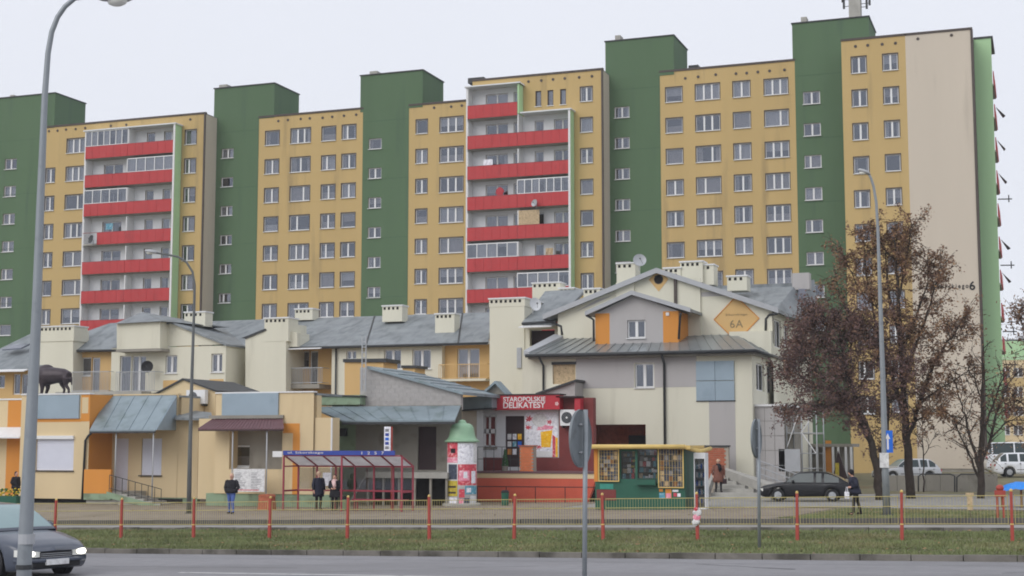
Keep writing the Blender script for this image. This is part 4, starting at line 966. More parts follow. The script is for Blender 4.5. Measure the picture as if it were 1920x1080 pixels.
MB().box(Dm(1249, 590).x, Dm(1255, 590).x, YDm-.08, YDm-.0, Dm(1250, 592).z, Dm(1250, 586).z).build('wall_lamp', 'white', hA)
# diamond address sign
mat('text_soft', C(120, 108, 84, .76), .7, .05, 2)
dc = B(1381, 598); dd = MB().prism([(dc.x-1.33, dc.z), (dc.x, dc.z-1.33), (dc.x+1.33, dc.z), (dc.x, dc.z+1.33)], YB-.02, YB-.002).build('address_diamond', 'softorange', hA)
for i in range(4):
    c4 = [(-1.36, 0), (0, -1.36), (1.36, 0), (0, 1.36)]; a_, b_ = c4[i], c4[(i+1) % 4]
    MB().tube([(dc.x+a_[0], YB-.03, dc.z+a_[1]), (dc.x+b_[0], YB-.03, dc.z+b_[1])], .03, 5).build('diamond_edge', 'orange', dd)
text('6A', 'lettering', dd, (dc.x, YB-.035, dc.z-.3), .46, 'text_soft', 1.1, -.006); text('Sikorskiego', 'lettering', dd, (dc.x, YB-.035, dc.z+.25), .15, 'text_soft', 1.2, .0, width=1.3)
# chimneys on the house
chimney(hA, 1156, 1191, 491, 530, YB+2.5, 1.2); chimney(hA, 1275, 1317, 488, 530, YB+4, 1.2); chimney(hA, 1312, 1338, 494, 534, YB+4.3, 1.2); chimney(hA, 1244, 1276, 500, 520, YB+3.9, 1.2)
chimney(hA, 1363, 1400, 515, 545, YB+5, 1.2)
dish(1199, 489, YB+2, .42, 'grey satellite dish on the chimney left of the round window gable', 'zinc', (.35, -.85, .3))
# left rear roof and recess
lr0, lr1 = P(979, 604, YB+1), P(1030, 603, YB+1); lr2, lr3 = P(1100, 541, YB+8), P(1022, 546, YB+8)
MB().slab([lr0, P(1040, 602, YB+1), lr2, lr3], (0, 0, -.2)).build('roof', 'roof', hA); MB().tube([lr0+Vector((0, -.05, -.1)), P(1034, 603, YB+.95)], .08, 8).build('gutter', 'darkmetal', hA, smooth=True)
hr = hole(YB+1.6, 993, 618, 1040, 648)
wall(hA, YB+1.6, P(979, 640, YB+1.6).x, P(1050, 640, YB+1.6).x, .1, P(1000, 606, YB+1.6).z, 'cream', [hr]); MB().box(hr[0]-.1, hr[1]+.1, YB+2.3, YB+2.4, hr[2], hr[3]).build('recess', 'maroondeep', hA)
awning(hA, YB+.3, 972, 1034, 610, 614, 1.2)
chimney(hA, 998, 1050, 528, 560, YB+8.5, 1.2); chimney(hA, 1048, 1076, 538, 556, YB+8, 1.2); chimney(hA, 1094, 1125, 539, 566, YB+3.5, 1.0)
dish(1002, 571, YB-.5, .42, 'pale satellite dish beside the left roof of the house with orange dormer', 'loggia', (.75, -.6, .15))
MB().box(xl-.0, xl+.2, YA+.36, YB+3, .1, zt-.1).build('side_wall', 'cream', hA); MB().box(xl+.3, xr-.3, YB+.35, YB+14, .1, zt+1.2).build('rear_range', 'cream', hA)
# small lean-to against the house
MB().prism([(A(1008, 735, YA-1.6).x, A(1008, 735, YA-1.6).z), (A(1078, 740, YA-1.6).x, A(1078, 745, YA-1.6).z), (A(1078, 713, YA-1.6).x, A(1078, 713, YA-1.6).z)], YA-1.6, YA-.002).build('lean_to', 'whitebrick', hA)
MB().slab([A(1004, 737, YA-1.8), A(1080, 711, YA-1.8), A(1080, 711, YA-1.8)+Vector((0, 1.8, 0)), A(1004, 737, YA-1.8)+Vector((0, 1.8, 0))], (0, 0, -.12)).build('lean_to_roof', 'darkmetal', hA)
# clad entrance extension px 1412-1465
YE = YA+.6; xe0, xe1 = xr+.005, P(1471, 820, YE).x; zet = P(1440, 762, YE).z
MB().box(xe0, xe1, YE+.05, YE+6, .2, zet).build('extension', 'greyplaster', hA)
nh = 6; nw = 3
for i in range(nh):
    for j in range(nw):
        a0 = xe0+(xe1-xe0)*j/nw; a1 = xe0+(xe1-xe0)*(j+1)/nw; c0 = .25+(zet-.25)*i/nh; c1 = .25+(zet-.25)*(i+1)/nh
        MB().box(a0+.01, a1-.01, YE, YE+.045, c0+.012, c1-.012).build('cladding_panel', 'greywall', hA)
MB().box(xe0, xe1+.1, YE-.1, YE+6, zet+.002, zet+.12).build('coping', 'white', hA)

dish(172, 449, Ya-1.55, .42, 'dark satellite dish clamped to the open balcony corner with the missing red panels', 'darkmetal', (-.4, -.9, .2))
dish(1003, 381, Yb-1.6, .34, 'small pale satellite dish on a red balcony of the taller balcony stack', 'zinc', (-.4, -.9, .2))
def cloth(px, py, Y, w, h, m, label):
    q_ = P(px, py, Y); b = MB(); n = 8
    for i in range(n):
        for j in range(4):
            f_ = lambda a, c: (q_.x-w/2+w*a/n, Y+.04*math.sin(a*1.7+c), q_.z+.05-h*c/4*(1+.06*math.sin(a*2.3)))
            b.poly([f_(i, j), f_(i+1, j), f_(i+1, j+1), f_(i, j+1)])
    return tag(b.build('hanging_cloth', m, smooth=True), label, 'laundry')
cloth(915, 300, Yb-1.0, .9, .7, 'posterwhite', 'white laundry hanging on the third left balcony of the taller stack')
cloth(205, 420, Ya-1.0, .8, .6, 'posterteal', 'pale blue laundry hanging on a left balcony of the far left stack')
cloth(1030, 466, Yb-1.0, .7, .6, 'kraft', 'tan cloth drying on a lower right balcony of the taller stack')
# ---------------------------------------------------------------- shop row
YS = 63.0
S_ = lambda px, py, Y=YS: P(px, py, Y)
shopA = thing('shop_pavilion', 'single storey vanilla and orange shop with closed white shutters and a grey metal porch canopy', 'shop building', (S_(150, 940).x, YS, 0))
ztA = S_(120, 740).z; zbA = S_(110, 935).z
xa, xb = S_(37, 850).x, S_(166, 850).x
h1 = hole(YS, 67, 822, 138, 882)
wall(shopA, YS, xa, xb, zbA, ztA, 'vanilla', [h1])
sh = MB().box(h1[0], h1[1], YS+.1, YS+.14, h1[2], h1[3]).build('roller_shutter', 'shutter', shopA)
for i in range(12):
    zz = h1[2]+(h1[3]-h1[2])*(i+.5)/12; MB().box(h1[0]+.01, h1[1]-.01, YS+.085, YS+.1, zz-.05, zz+.045).build('slat', 'shutter', sh)
MB().box(h1[0]-.02, h1[1]+.02, YS-.12, YS+.1, h1[3]-.03, h1[3]+.14).build('shutter_box', 'white', shopA); MB().box(h1[0]-.05, h1[1]+.05, YS-.08, YS+.1, h1[2]-.06, h1[2]-.002).build('sill', 'darkmetal', shopA)
decal(shopA, S_(67, 760).x, S_(150, 760).x, S_(108, 785).z, S_(108, 741).z, YS, 'panelblue', 'sign_panel', .09)
decal(shopA, S_(152, 780).x, xb, S_(160, 790).z, ztA-.02, YS, 'orange', 'orange_panel', .012); decal(shopA, S_(67, 790).x, S_(152, 790).x-.001, S_(108, 791).z, S_(108, 785).z-.001, YS, 'orange', 'orange_panel', .012)
decal(shopA, S_(154, 760).x, S_(166, 760).x, S_(160, 775).z, S_(160, 745).z, YS-.013, 'vanilla', 'cream_square', .006)
MB().box(xa-.03, xb+.02, YS-.06, YS+.3, ztA+.001, ztA+.07).build('coping', 'white', shopA)
YR2 = YS+2.0
MB().poly([(xb, YS, zbA), (xb, YR2, zbA), (xb, YR2, ztA), (xb, YS, ztA)]).build('side_wall', 'orange', shopA)
MB().box(xa, xb-.01, YS+.02, YS+9, ztA-.12, ztA-.02).build('roof', 'roof', shopA); MB().box(xa-.001, xa+.2, YS+.01, YS+9, zbA, ztA-.12).build('side_wall', 'vanilla', shopA)
MB().box(xa+.1, xb-.1, YS+.35, YS+1.9, -.3, zbA+.0).build('plinth', 'black', shopA)  # black box stands in for the shade in the gap under the wall
pipe(shopA, [S_(171, 812, YS-.1), S_(165, 818, YS-.1), S_(160, 826, YS-.1), (S_(159, 850).x, YS-.1, zbA)], .06)
# recessed entrance wall
R_ = lambda px, py: P(px, py, YR2)
hdoor = hole(YR2, 213, 822, 240, 921); hw = hole(YR2, 265, 822, 303, 891)
ztR = R_(280, 741).z
wall(shopA, YR2, xb, R_(334, 800).x, .35, ztR, 'vanilla', [hdoor, hw]); wall(shopA, YR2+.02, R_(334, 800).x-.002, R_(372, 800).x, .35, R_(350, 784).z, 'vanilla')
MB().box(hdoor[0], hdoor[1], YR2+.1, YR2+.15, hdoor[2], hdoor[3]).build('door', 'shutter', shopA)
s2_ = MB().box(hw[0], hw[1], YR2+.08, YR2+.12, hw[2], hw[3]).build('roller_shutter', 'shutter', shopA)
for i in range(14):
    zz = hw[2]+(hw[3]-hw[2])*(i+.5)/14; MB().box(hw[0]+.01, hw[1]-.01, YR2+.065, YR2+.08, zz-.05, zz+.045).build('slat', 'shutter', s2_)
MB().box(hw[0]-.1, hw[1]+.06, YR2-.1, YR2+.08, hw[2]-.06, hw[2]-.002).build('sill', 'darkmetal', shopA)
MB().box(xb, R_(334, 800).x, YR2+.02, YR2+3, ztR-.12, ztR-.02).build('roof', 'roof', shopA)
MB().box(xb+.01, R_(335, 740).x, YR2-.05, YR2+.25, ztR+.001, ztR+.07).build('coping', 'vanilla', shopA)
MB().box(R_(334, 800).x-.25, R_(334, 800).x-.01, YR2+.3, YR2+2.4, .35, ztR-.13).build('side_wall', 'vanilla', shopA)
# porch canopy
e0, e1 = S_(168, 808, YS-.4), S_(291, 804, YS-.4); e0.z = e1.z = (e0.z+e1.z)/2
t0, t1 = R_(203, 743), R_(331, 746); t0.z = t1.z = ztR-.02; t0.y = t1.y = YR2-.06
cn = MB().slab([e0, e1, t1, t0], (0, 0, -.07)).build('porch_canopy', 'roofgreen', shopA)
for i in range(1, 5):
    a_ = e0.lerp(e1, i/5); b_ = t0.lerp(t1, i/5); MB().slab([a_+Vector((-.02, 0, .03)), a_+Vector((.02, 0, .03)), b_+Vector((.02, 0, .03)), b_+Vector((-.02, 0, .03))], (0, 0, -.035)).build('seam', 'roofgreen', cn)
MB().slab([e1+Vector((.0, 0, -.02)), t1+Vector((0, 0, -.02)), Vector((t1.x, t1.y, e1.z+.0))], (.05, 0, 0)).build('canopy_cheek', 'panelblue', shopA)
MB().box(e0.x, e1.x, YS-.42, YS-.36, e0.z-.16, e0.z-.071).build('canopy_beam', 'darkmetal', shopA)
lz = S_(230, 921, YS+1).z
for px_, zb0 in ((217, lz), (287, 0.05)):
    xx = S_(px_, 850, YS-.3).x; MB().tube([(xx, YS-.3, e0.z-.16), (xx, YS-.3, zb0)], .035, 8).build('post', 'zinc', shopA, smooth=True)
# landing, orange parapet, steps
xl1 = S_(213, 900).x
MB().box(xb+.02, xl1+.6, YS-.1, YR2-.01, -.2, lz).build('landing', 'concrete', shopA)
MB().box(xb-.05, xl1, YS-.25, YS-.11, S_(190, 925).z, S_(190, 880).z).build('parapet_panel', 'orange', shopA); MB().box(xb-.05, xl1, YS-.24, YS-.11, S_(190, 937).z, S_(190, 925).z-.002).build('landing_edge', 'shopgreen', shopA)
ns = 5; xs1 = S_(290, 940, YS-.9).x
for i in range(ns):
    a_ = xl1+.6+(xs1-xl1-.6)*i/ns; MB().box(a_, a_+(xs1-xl1-.6)/ns, YS-.4, YS+.9, -.2, lz*(1-(i+1)/(ns+1))+.02).build('step', 'concrete', shopA)
MB().slab([(xl1-.05, YS-.5, lz+.02), (xs1, YS-.5, .05), (xs1, YS-.5, -.15), (xl1-.05, YS-.5, lz-.28)], (0, .09, 0)).build('stringer', 'shopgreen', shopA)
rl = MB()
for k in range(9):
    t_ = k/8; xx = xl1+(xs1-xl1)*t_; zz = lz*(1-t_); rl.box(xx-.012, xx+.012, YS-.36, YS-.335, zz, zz+.85)
rl.tube([(xl1, YS-.35, lz+.85), (xs1, YS-.35, .85)], .02, 6); rl.tube([(xl1, YS-.35, lz+.2), (xs1, YS-.35, .2)], .014, 5); rl.build('stair_railing', 'darkmetal', shopA)
MB().box(xl1+.6, R_(372, 800).x, YR2+.03, YR2+.3, -.3, .349).build('plinth', 'shopgreen', shopA); MB().box(R_(300, 800).x, R_(345, 800).x, YR2-.02, YR2+.02, .0, .3).build('cellar_opening', 'black', shopA)
# raised gable behind
YG2 = YS+4.5
gq = [(248, 800), (248, 745), (292, 737), (342, 711), (404, 733), (404, 800)]
pprism(shopA, gq, YG2, YG2+5, 'vanilla', 'gable_wall')
for a_, b_ in (((248, 744), (292, 736)), ((292, 736), (342, 709)), ((342, 709), (406, 732))):
    pprism(shopA, [a_, b_, (b_[0], b_[1]+3.2), (a_[0], a_[1]+3.2)], YG2-.12, YG2+5.1, 'darkmetal', 'coping')
MB().slab([P(328, 783, YS+1.4), P(398, 784, YS+1.4), P(396, 773, YS+3.6), P(334, 767, YS+3.6)], (0, 0, -.12)).build('low_roof', 'roof', shopA)
acunit(349, 384, 731, 757, YG2-.45, 'white air conditioner on the vanilla gable behind the shops')
# ---- leftmost shop
shop0 = thing('shop_pavilion', 'vanilla and orange shop with white awning at the left edge of the row', 'shop building', (P(0, 940, YS+1.5).x, YS+1.5, 0))
Y0 = YS+1.5; zt0_ = P(20, 750, Y0).z
h0 = hole(Y0, -60, 835, -20, 880)
wall(shop0, Y0, P(-100, 850, Y0).x, xa-.02, 0, zt0_, 'vanilla', [h0]); win(shop0, Y0, h0, 2)
decal(shop0, P(15, 780, Y0).x, xa-.03, P(30, 945, Y0).z, zt0_-.03, Y0, 'orange', 'orange_panel', .02)
MB().box(P(-100, 850, Y0).x, xa-.02, Y0+.3, Y0+8, zt0_-.12, zt0_-.02).build('roof', 'roof', shop0); MB().box(P(-100, 850, Y0).x, xa-.02, Y0-.05, Y0+.25, zt0_, zt0_+.08).build('coping', 'white', shop0)
awning(shop0, Y0-1.0, -100, 37, 806, 822, .98)
# ---- shop B
shopB = thing('shop_pavilion', 'vanilla shop with grey blank sign panel and maroon ribbed awning beside the bus shelter', 'shop building', (S_(480, 940).x, YS, 0))
xB0, xB1 = S_(404, 800).x, S_(588, 800).x; ztB = S_(500, 737).z; zbB = S_(480, 926).z
hp = hole(YS, 430, 806, 529, 880)
wall(shopB, YS, xB0, xB1, zbB, ztB, 'vanilla', [hp], depth=.8)
hwb = hole(YS+.8, 437, 835, 468, 876)
wall(shopB, YS+.8, hp[0]-.5, hp[1]+.5, hp[2]-.3, hp[3]+.3, 'greyplaster', [hwb], name='recess_wall'); win(shopB, YS+.8, hwb, 1, curt=4)
decal(shopB, S_(418, 760).x, S_(523, 760).x, S_(470, 779).z, S_(470, 737.5).z, YS, 'panelblue', 'sign_panel', .1)
decal(shopB, S_(531, 800).x, S_(562, 800).x, S_(545, 812).z, S_(545, 794).z, YS, 'orange', 'orange_panel', .012); decal(shopB, S_(549, 850).x, S_(562, 850).x, zbB, S_(555, 812).z-.001, YS, 'orange', 'orange_panel', .012)
MB().box(xB0-.02, xB1+.02, YS-.06, YS+.3, ztB+.001, ztB+.07).build('coping', 'white', shopB)
MB().box(xB0, xB1, YS+.3, YS+3, ztB-.12, ztB-.02).build('roof', 'roof', shopB); MB().box(xB1-.2, xB1-.0, YS+.31, YS+.8, 0, ztB-.13).build('side_wall', 'vanilla', shopB)
MB().box(xB0+.01, xB0+.2, YS+.81, YS+8, 0, ztB-.13).build('side_wall', 'vanilla', shopB)
MB().box(S_(372, 850, YS+.9).x, xB0+.6, YS+.9, YS+1.1, .35, P(388, 785, YS+.9).z).build('link_wall', 'vanilla', shopB)
MB().box(S_(385, 940).x, S_(618, 940).x, YS+.05, YS+.7, -.3, zbB-.002).build('plinth', 'shopgreen', shopB)
MB().box(xB1+.001, S_(620, 850).x, YS+.1, YS+.9, zbB, S_(604, 783).z).build('annex', 'vanilla', shopB); MB().box(S_(618.5, 850).x, S_(621, 850).x, YS+.06, YS+.12, zbB, S_(604, 784).z).build('corner_strip', 'white', shopB)
# maroon ribbed awning, ribs modelled
a0, a1 = S_(372, 806, YS-1.1), S_(531, 802, YS-1.1); a0.z = a1.z = (a0.z+a1.z)/2; c0_, c1_ = S_(400, 786, YS-.02), S_(529, 785, YS-.02); c0_.z = c1_.z = (c0_.z+c1_.z)/2
aw = MB().slab([a0, a1, c1_, c0_], (0, 0, -.03)).build('awning_sheet', 'burgundy', shopB)
nr = 24
rib = MB()
for i in range(nr+1):
    p0 = a0.lerp(a1, i/nr); p1 = c0_.lerp(c1_, i/nr); rib.slab([p0+Vector((-.035, 0, .03)), p0+Vector((.035, 0, .03)), p1+Vector((.035, 0, .03)), p1+Vector((-.035, 0, .03))], (0, 0, -.035))
rib.build('ribs', 'burgundy', aw); MB().box(a0.x, a1.x, a0.y-.02, a0.y+.03, a0.z-.1, a0.z-.03).build('fascia', 'maroondeep', aw)
MB().box(c0_.x-.2, c1_.x+.1, YS-.13, YS-.0, c0_.z+.02, c0_.z+.18).build('awning_box', 'greyplaster', shopB)
for px_ in (436, 500): xx = S_(px_, 850, YS-1.0).x; MB().tube([(xx, YS-1.0, a0.z-.03), (xx, YS-1.0, 0)], .035, 8).build('post', 'zinc', shopB, smooth=True)
pb = hole(YS-1.1, 437, 879, 496, 922)
bd = thing('price_board', 'large white price board with two columns of small grey print under the maroon awning', 'notice board', ((pb[0]+pb[1])/2, YS-1.1, pb[2]))
MB().box(pb[0], pb[1], YS-1.1, YS-1.06, pb[2], pb[3]).build('board', 'paper', bd)
pr_ = MB(); rs = random.Random(4)
for c_i in range(2):
    for r_i in range(11):
        xx = pb[0]+.12+c_i*(pb[1]-pb[0])*.5; zz = pb[3]-.2-r_i*.075; pr_.box(xx, xx+rs.uniform(.25, .6), YS-1.104, YS-1.1005, zz-.012, zz+.012)
pr_.build('print', 'grey', bd, kind='stuff'); MB().box(pb[0]+.2, pb[1]-.3, YS-1.104, YS-1.1005, pb[2]+.06, pb[2]+.1).build('print_line', 'posterred', bd)
# ---- flower stall at the left edge
fp = G(14, 950)
fs_ = thing('flower_stall', 'small green stall with yellow flowers in front of the leftmost shop', 'flower stall', fp)
MB().box(fp.x-.9, fp.x+.5, fp.y, fp.y+.7, fp.z, fp.z+.5).build('trough', 'kioskgreen', fs_)
fl = MB(); rs = random.Random(9)
for i in range(70):
    c_ = (fp.x+rs.uniform(-.85, .45), fp.y+rs.uniform(.05, .65), fp.z+rs.uniform(.5, .85)); fl.ell(c_, (.06, .06, .04), 3, rs.choice([0, 0, 1, 1, 1]))
fl.build('flowers', ['yellowcloth', 'leafgreen'], fs_, kind='stuff')
# ---- depot with metal canopy
YD_ = 68.0
dep = thing('depot_building', 'low grey depot with pale brick gable, metal canopy, loading platform and dark door', 'storage building', (P(720, 940, YD_).x, YD_, 0))
Dp = lambda px, py, Y=YD_: P(px, py, Y)
hd_ = hole(YD_, 783, 800, 818, 881); pz = Dp(760, 884, YD_).z
wall(dep, YD_, Dp(622, 820).x, Dp(667, 820).x-.0, -.1, Dp(640, 757).z, 'shopgreen'); hv = hole(YD_, 640, 800, 650, 815)
wall(dep, YD_, Dp(667, 820).x+.001, Dp(866, 820).x, -.1, Dp(760, 760).z, 'greyplaster', [hd_]); MB().box(hd_[0], hd_[1], YD_+.14, YD_+.2, hd_[2], hd_[3]).build('door', 'maroondeep', dep)
acb = MB().box(Dp(640, 805).x, Dp(652, 805).x, YD_-.25, YD_-.01, Dp(645, 818).z, Dp(645, 803).z).build('electric_box', 'darkmetal', dep)
MB().box(Dp(583, 745, YD_-.4).x, Dp(675, 745, YD_-.4).x, YD_-.4, YD_+4, Dp(630, 759, YD_-.4).z, Dp(630, 741, YD_-.4).z).build('parapet_wall', 'shopgreen', dep)
pprism(dep, [(583, 738), (676, 742), (676, 744.5), (583, 741)], YD_-.5, YD_+4.1, 'darkmetal', 'coping')
YBk = YD_+.25
pprism(dep, [(675, 764), (675, 689), (690, 689), (864, 735), (864, 768)], YBk, YBk+.3, 'whitebrick', 'gable_wall')
cr = MB()   # brick courses in low relief
zt_ = P(680, 690, YBk).z; zb_0 = P(680, 762, YBk).z
k = 0; zz = zb_0
xL_, xR_ = P(675, 730, YBk).x, P(864, 730, YBk).x; zA, zB_ = P(690, 689, YBk).z, P(864, 735, YBk).z; xA_ = P(690, 689, YBk).x
while zz < zt_-.1:
    xmax = xR_ if zz+.22 < zB_ else xA_+(xR_-xA_)*(zA-zz-.22)/(zA-zB_)
    xx = xL_+(.22 if k % 2 else 0)
    while xx+.42 < xmax: cr.box(xx+.008, xx+.432, YBk-.014, YBk-.0, zz+.008, zz+.212); xx += .44
    zz += .22; k += 1
cr.build('blockwork', 'whitebrick', dep, kind='stuff')
v0, v1 = P(688, 686, YBk-.25), P(868, 735, YBk-.25)
roofslab(dep, [v1, v0, v0+Vector((0, 5.5, 0)), v1+Vector((0, 5.5, 0))], 'roofgreen', th=.14, seams=6)
c_e0, c_e1 = P(642, 786, YD_-2.4), P(853, 790, YD_-2.4); c_e0.z = c_e1.z = (c_e0.z+c_e1.z)/2
c_t0, c_t1 = P(583, 758, YD_-.42), P(864, 765, YD_-.02); c_t0.z = c_t1.z = (c_t0.z+c_t1.z)/2
cnp = MB().slab([c_e0, c_e1, c_t1, c_t0], (0, 0, -.08)).build('metal_canopy', 'roofgreen', dep)
for i in range(1, 9):
    a_ = c_e0.lerp(c_e1, i/9); b_ = c_t0.lerp(c_t1, i/9); MB().slab([a_+Vector((-.015, 0, .03)), a_+Vector((.015, 0, .03)), b_+Vector((.015, 0, .03)), b_+Vector((-.015, 0, .03))], (0, 0, -.035)).build('seam', 'roofgreen', cnp)
MB().box(c_e0.x, c_e1.x, c_e0.y-.05, c_e0.y+.02, c_e0.z-.2, c_e0.z-.081).build('canopy_beam', 'darkmetal', cnp)
# steel bracket mast with antenna plates
mx = P(681, 700, YBk-.5).x
ms = MB(); ms.box(mx-.13, mx-.09, YBk-.45, YBk-.4, P(681, 735, YBk).z, P(681, 632, YBk).z); ms.box(mx+.09, mx+.13, YBk-.45, YBk-.4, P(681, 735, YBk).z, P(681, 632, YBk).z)
for i in range(10): zz = P(681, 732-i*10, YBk).z; ms.box(mx-.13, mx+.13, YBk-.44, YBk-.41, zz-.02, zz+.02)
ms.build('roof_ladder', 'zinc', dep)
# platform
plx0, plx1 = P(688, 885, YD_-2).x, P(842, 885, YD_-2).x
MB().box(plx0, plx1, YD_-2.2, YD_-.01, pz-.28, pz).build('loading_platform', 'concrete', dep); MB().box(plx0+.05, plx1-.05, YD_-1.2, YD_-.01, -.2, pz-.281).build('platform_shade', 'dark', dep)  # dark box below stands in for the shaded void under the platform
for i in range(6): xx = plx0+.1+(plx1-plx0-.2)*i/5; MB().box(xx-.05, xx+.05, YD_-2.1, YD_-2.0, -.1, pz-.281).build('platform_post', 'greyplaster', dep)
MB().slab([(plx0-.9, YD_-2.0, .1), (plx0, YD_-2.0, pz-.1), (plx0, YD_-2.0, pz), (plx0-1.0, YD_-2.0, .15)], (0, .1, 0)).build('ramp_beam', 'concrete', dep)
# orange plant room tops behind the depot
pl = thing('roof_plant_room', 'small orange rendered block with dark flat cap behind the pale brick gable', 'outbuilding', (P(684, 738, 80).x, 80, 0))
pprism(pl, [(646, 960), (646, 679), (719, 679), (719, 960)], 80, 82, 'softorange', 'wall'); pprism(pl, [(643, 679), (643, 673), (723, 672), (723, 679)], 79.9, 82.1, 'darkmetal', 'cap')
pprism(pl, [(755, 960), (755, 690), (778, 690), (778, 960)], 80, 81.5, 'softorange', 'wall'); pprism(pl, [(752, 690), (752, 685), (781, 685), (781, 690)], 79.9, 81.6, 'darkmetal', 'cap')
# ---- delicatessen
YK = 74.0
de = thing('delicatessen', 'red and white corner delicatessen with lettered red sign band, beer poster and orange terrace wall', 'shop building', (P(1000, 940, YK).x, YK, 0))
K_ = lambda px, py, Y=YK: P(px, py, Y)
zs0, zs1 = K_(985, 768).z, K_(985, 742).z; zf_ = K_(1000, 876).z
hw_ = hole(YK, 908, 779, 930, 838); hd2 = hole(YK, 947, 780, 983, 876)
wall(de, YK, K_(893, 800).x, K_(1048, 800).x, .2, zs1, 'loggia', [hw_, (hd2[0], hd2[1], zf_+.01, hd2[3])])
fr_ = MB(); w0_, w1_, w2_, w3_ = hw_
for a_, b_, c_, d_ in ((w0_, w1_, w2_, w2_+.08), (w0_, w1_, w3_-.08, w3_), (w0_, w0_+.07, w2_, w3_), (w1_-.07, w1_, w2_, w3_), (w0_+.25, w0_+.35, w2_, w3_), (w0_, w1_, (w2_+w3_)/2-.12, (w2_+w3_)/2+.12)): fr_.box(a_, b_, YK+.05, YK+.1, c_, d_)
fo_ = fr_.build('window', 'pvc', de); MB().box(w0_, w1_, YK+.12, YK+.14, w2_, w3_).build('red_film', 'maroon', fo_); MB().box(w0_-.1, w1_+.08, YK-.1, YK+.05, w2_-.1, w2_-.01).build('sill', 'greyplaster', fo_)
decal(de, K_(893, 870).x, K_(946, 870).x, .25, K_(920, 858).z, YK, 'maroon', 'red_base', .02); decal(de, K_(984, 870).x, K_(1048, 870).x, .25, K_(1010, 858).z, YK, 'maroon', 'red_base', .02)
dr_ = MB().box(hd2[0], hd2[1], YK+.12, YK+.17, zf_, hd2[3]).build('door', 'maroondeep', de)
cols_ = ['paper', 'posterwhite', 'amber', 'paper', 'posterteal', 'bluesign', 'orange', 'posterwhite']
for i, cl in enumerate(cols_):
    c_, r_i = i % 3, i//3; xx = hd2[0]+.1+c_*.29; zz = hd2[3]-.95-r_i*.4
    MB().box(xx, xx+.22, YK+.108, YK+.118, zz-.3, zz).build('sticker', cl, dr_)
wall(de, YK-.02, K_(1048, 800).x, K_(1113, 800).x, .2, K_(1080, 746).z, 'maroon'); MB().box(K_(893, 800).x, K_(1048, 800).x, YK+.5, YK+6, .2, zs1-.08).build('rear_range', 'maroon', de)
MB().box(K_(1113, 800).x-.15, K_(1113, 800).x-.0, YK+.0, YK+.45, .2, K_(1080, 746).z).build('side_wall', 'maroon', de)
# sign band
YSg = YK-.7; sx0, sx1 = K_(920, 755, YSg).x, K_(1049, 755, YSg).x; szt, szb = K_(985, 741, YSg).z, K_(985, 768, YSg).z
sg = MB().box(sx0, sx1, YSg, YK-.001, szb, szt).build('sign_band', 'signred', de)
text('STAROPOLSKIE', 'lettering', sg, (K_(983, 748, YSg).x, YSg-.012, K_(983, 748.5, YSg).z), .25, 'text_white', 1.0, .018, width=K_(1023, 748, YSg).x-K_(944, 748, YSg).x)
text('DELIKATESY', 'lettering', sg, (K_(983, 759, YSg).x, YSg-.012, K_(983, 759.5, YSg).z), .32, 'text_white', 1.0, .018, width=K_(1023, 759, YSg).x-K_(944, 759, YSg).x)
for px_ in (927, 1044):
    c_ = K_(px_, 757, YSg)
    e_ = MB()
    for a_ in range(5): e_.disc((c_.x+.06*math.cos(a_*1.256), YSg-.008, c_.z+.06*math.sin(a_*1.256)), .045, .006, 8)
    e_.build('emblem', 'pink', sg)
MB().box(sx0-.05, sx1+.05, YSg-.04, YK+.3, szt+.001, szt+.07).build('coping', 'maroondeep', de)
MB().box(K_(1076, 756, YSg).x, K_(1087, 756, YSg).x, YSg+.1, YK-.021, K_(1080, 770, YSg).z, K_(1080, 747, YSg).z).build('sign_end', 'signred', de); MB().box(K_(1050, 745).x, K_(1092, 745).x, YSg, YK+.3, K_(1080, 746).z+.001, K_(1080, 746).z+.08).build('coping', 'maroondeep', de)
# beer poster
po = hole(YK, 985, 773, 1046, 857)
ps = MB().box(po[0], po[1], YK-.03, YK-.021, po[2], po[3]).build('poster', 'posterwhite', de)
w_ = po[1]-po[0]; h_ = po[3]-po[2]
def pp(name, pts, m, y=YK-.034): return MB().prism([(po[0]+a*w_, po[2]+b*h_) for a, b in pts], y, y+.004).build(name, m, ps)
rs = random.Random(5)
for (a_, b_, s_) in ((.12, .85, .16), (.1, .66, .14), (.75, .78, .12), (.25, .2, .16), (.42, .22, .12), (.82, .66, .08)):
    pts = []
    for k in range(14): an = k*2*math.pi/14; rr = s_*(1 if k % 2 else .45)*rs.uniform(.7, 1.1); pts.append((max(.0, a_+rr*math.cos(an)), b_+rr*math.sin(an)*.55))
    pp('red_splash', pts, 'posterred')
pp('glass_of_beer', [(.5, .22), (.78, .22), (.84, .6), (.48, .56)], 'amber', YK-.039); pp('beer_foam', [(.36, .6), (.84, .62), (.84, .68), (.6, .72), (.4, .68)], 'posterpink', YK-.039)
MB().disc((po[0]+.45*w_, YK-.04, po[2]+.82*h_), .36, .005, 20, sx=1.15).build('white_disc', 'paper', ps)
pp('red_stripe', [(.84, .0), (.93, .0), (.93, .45), (.84, .5)], 'posterred'); pp('amber_stripe', [(.935, .0), (1, .0), (1, .42), (.935, .44)], 'amber')
pp('lower_panel', [(.3, .0), (.83, .0), (.83, .13), (.3, .13)], 'white', YK-.037)
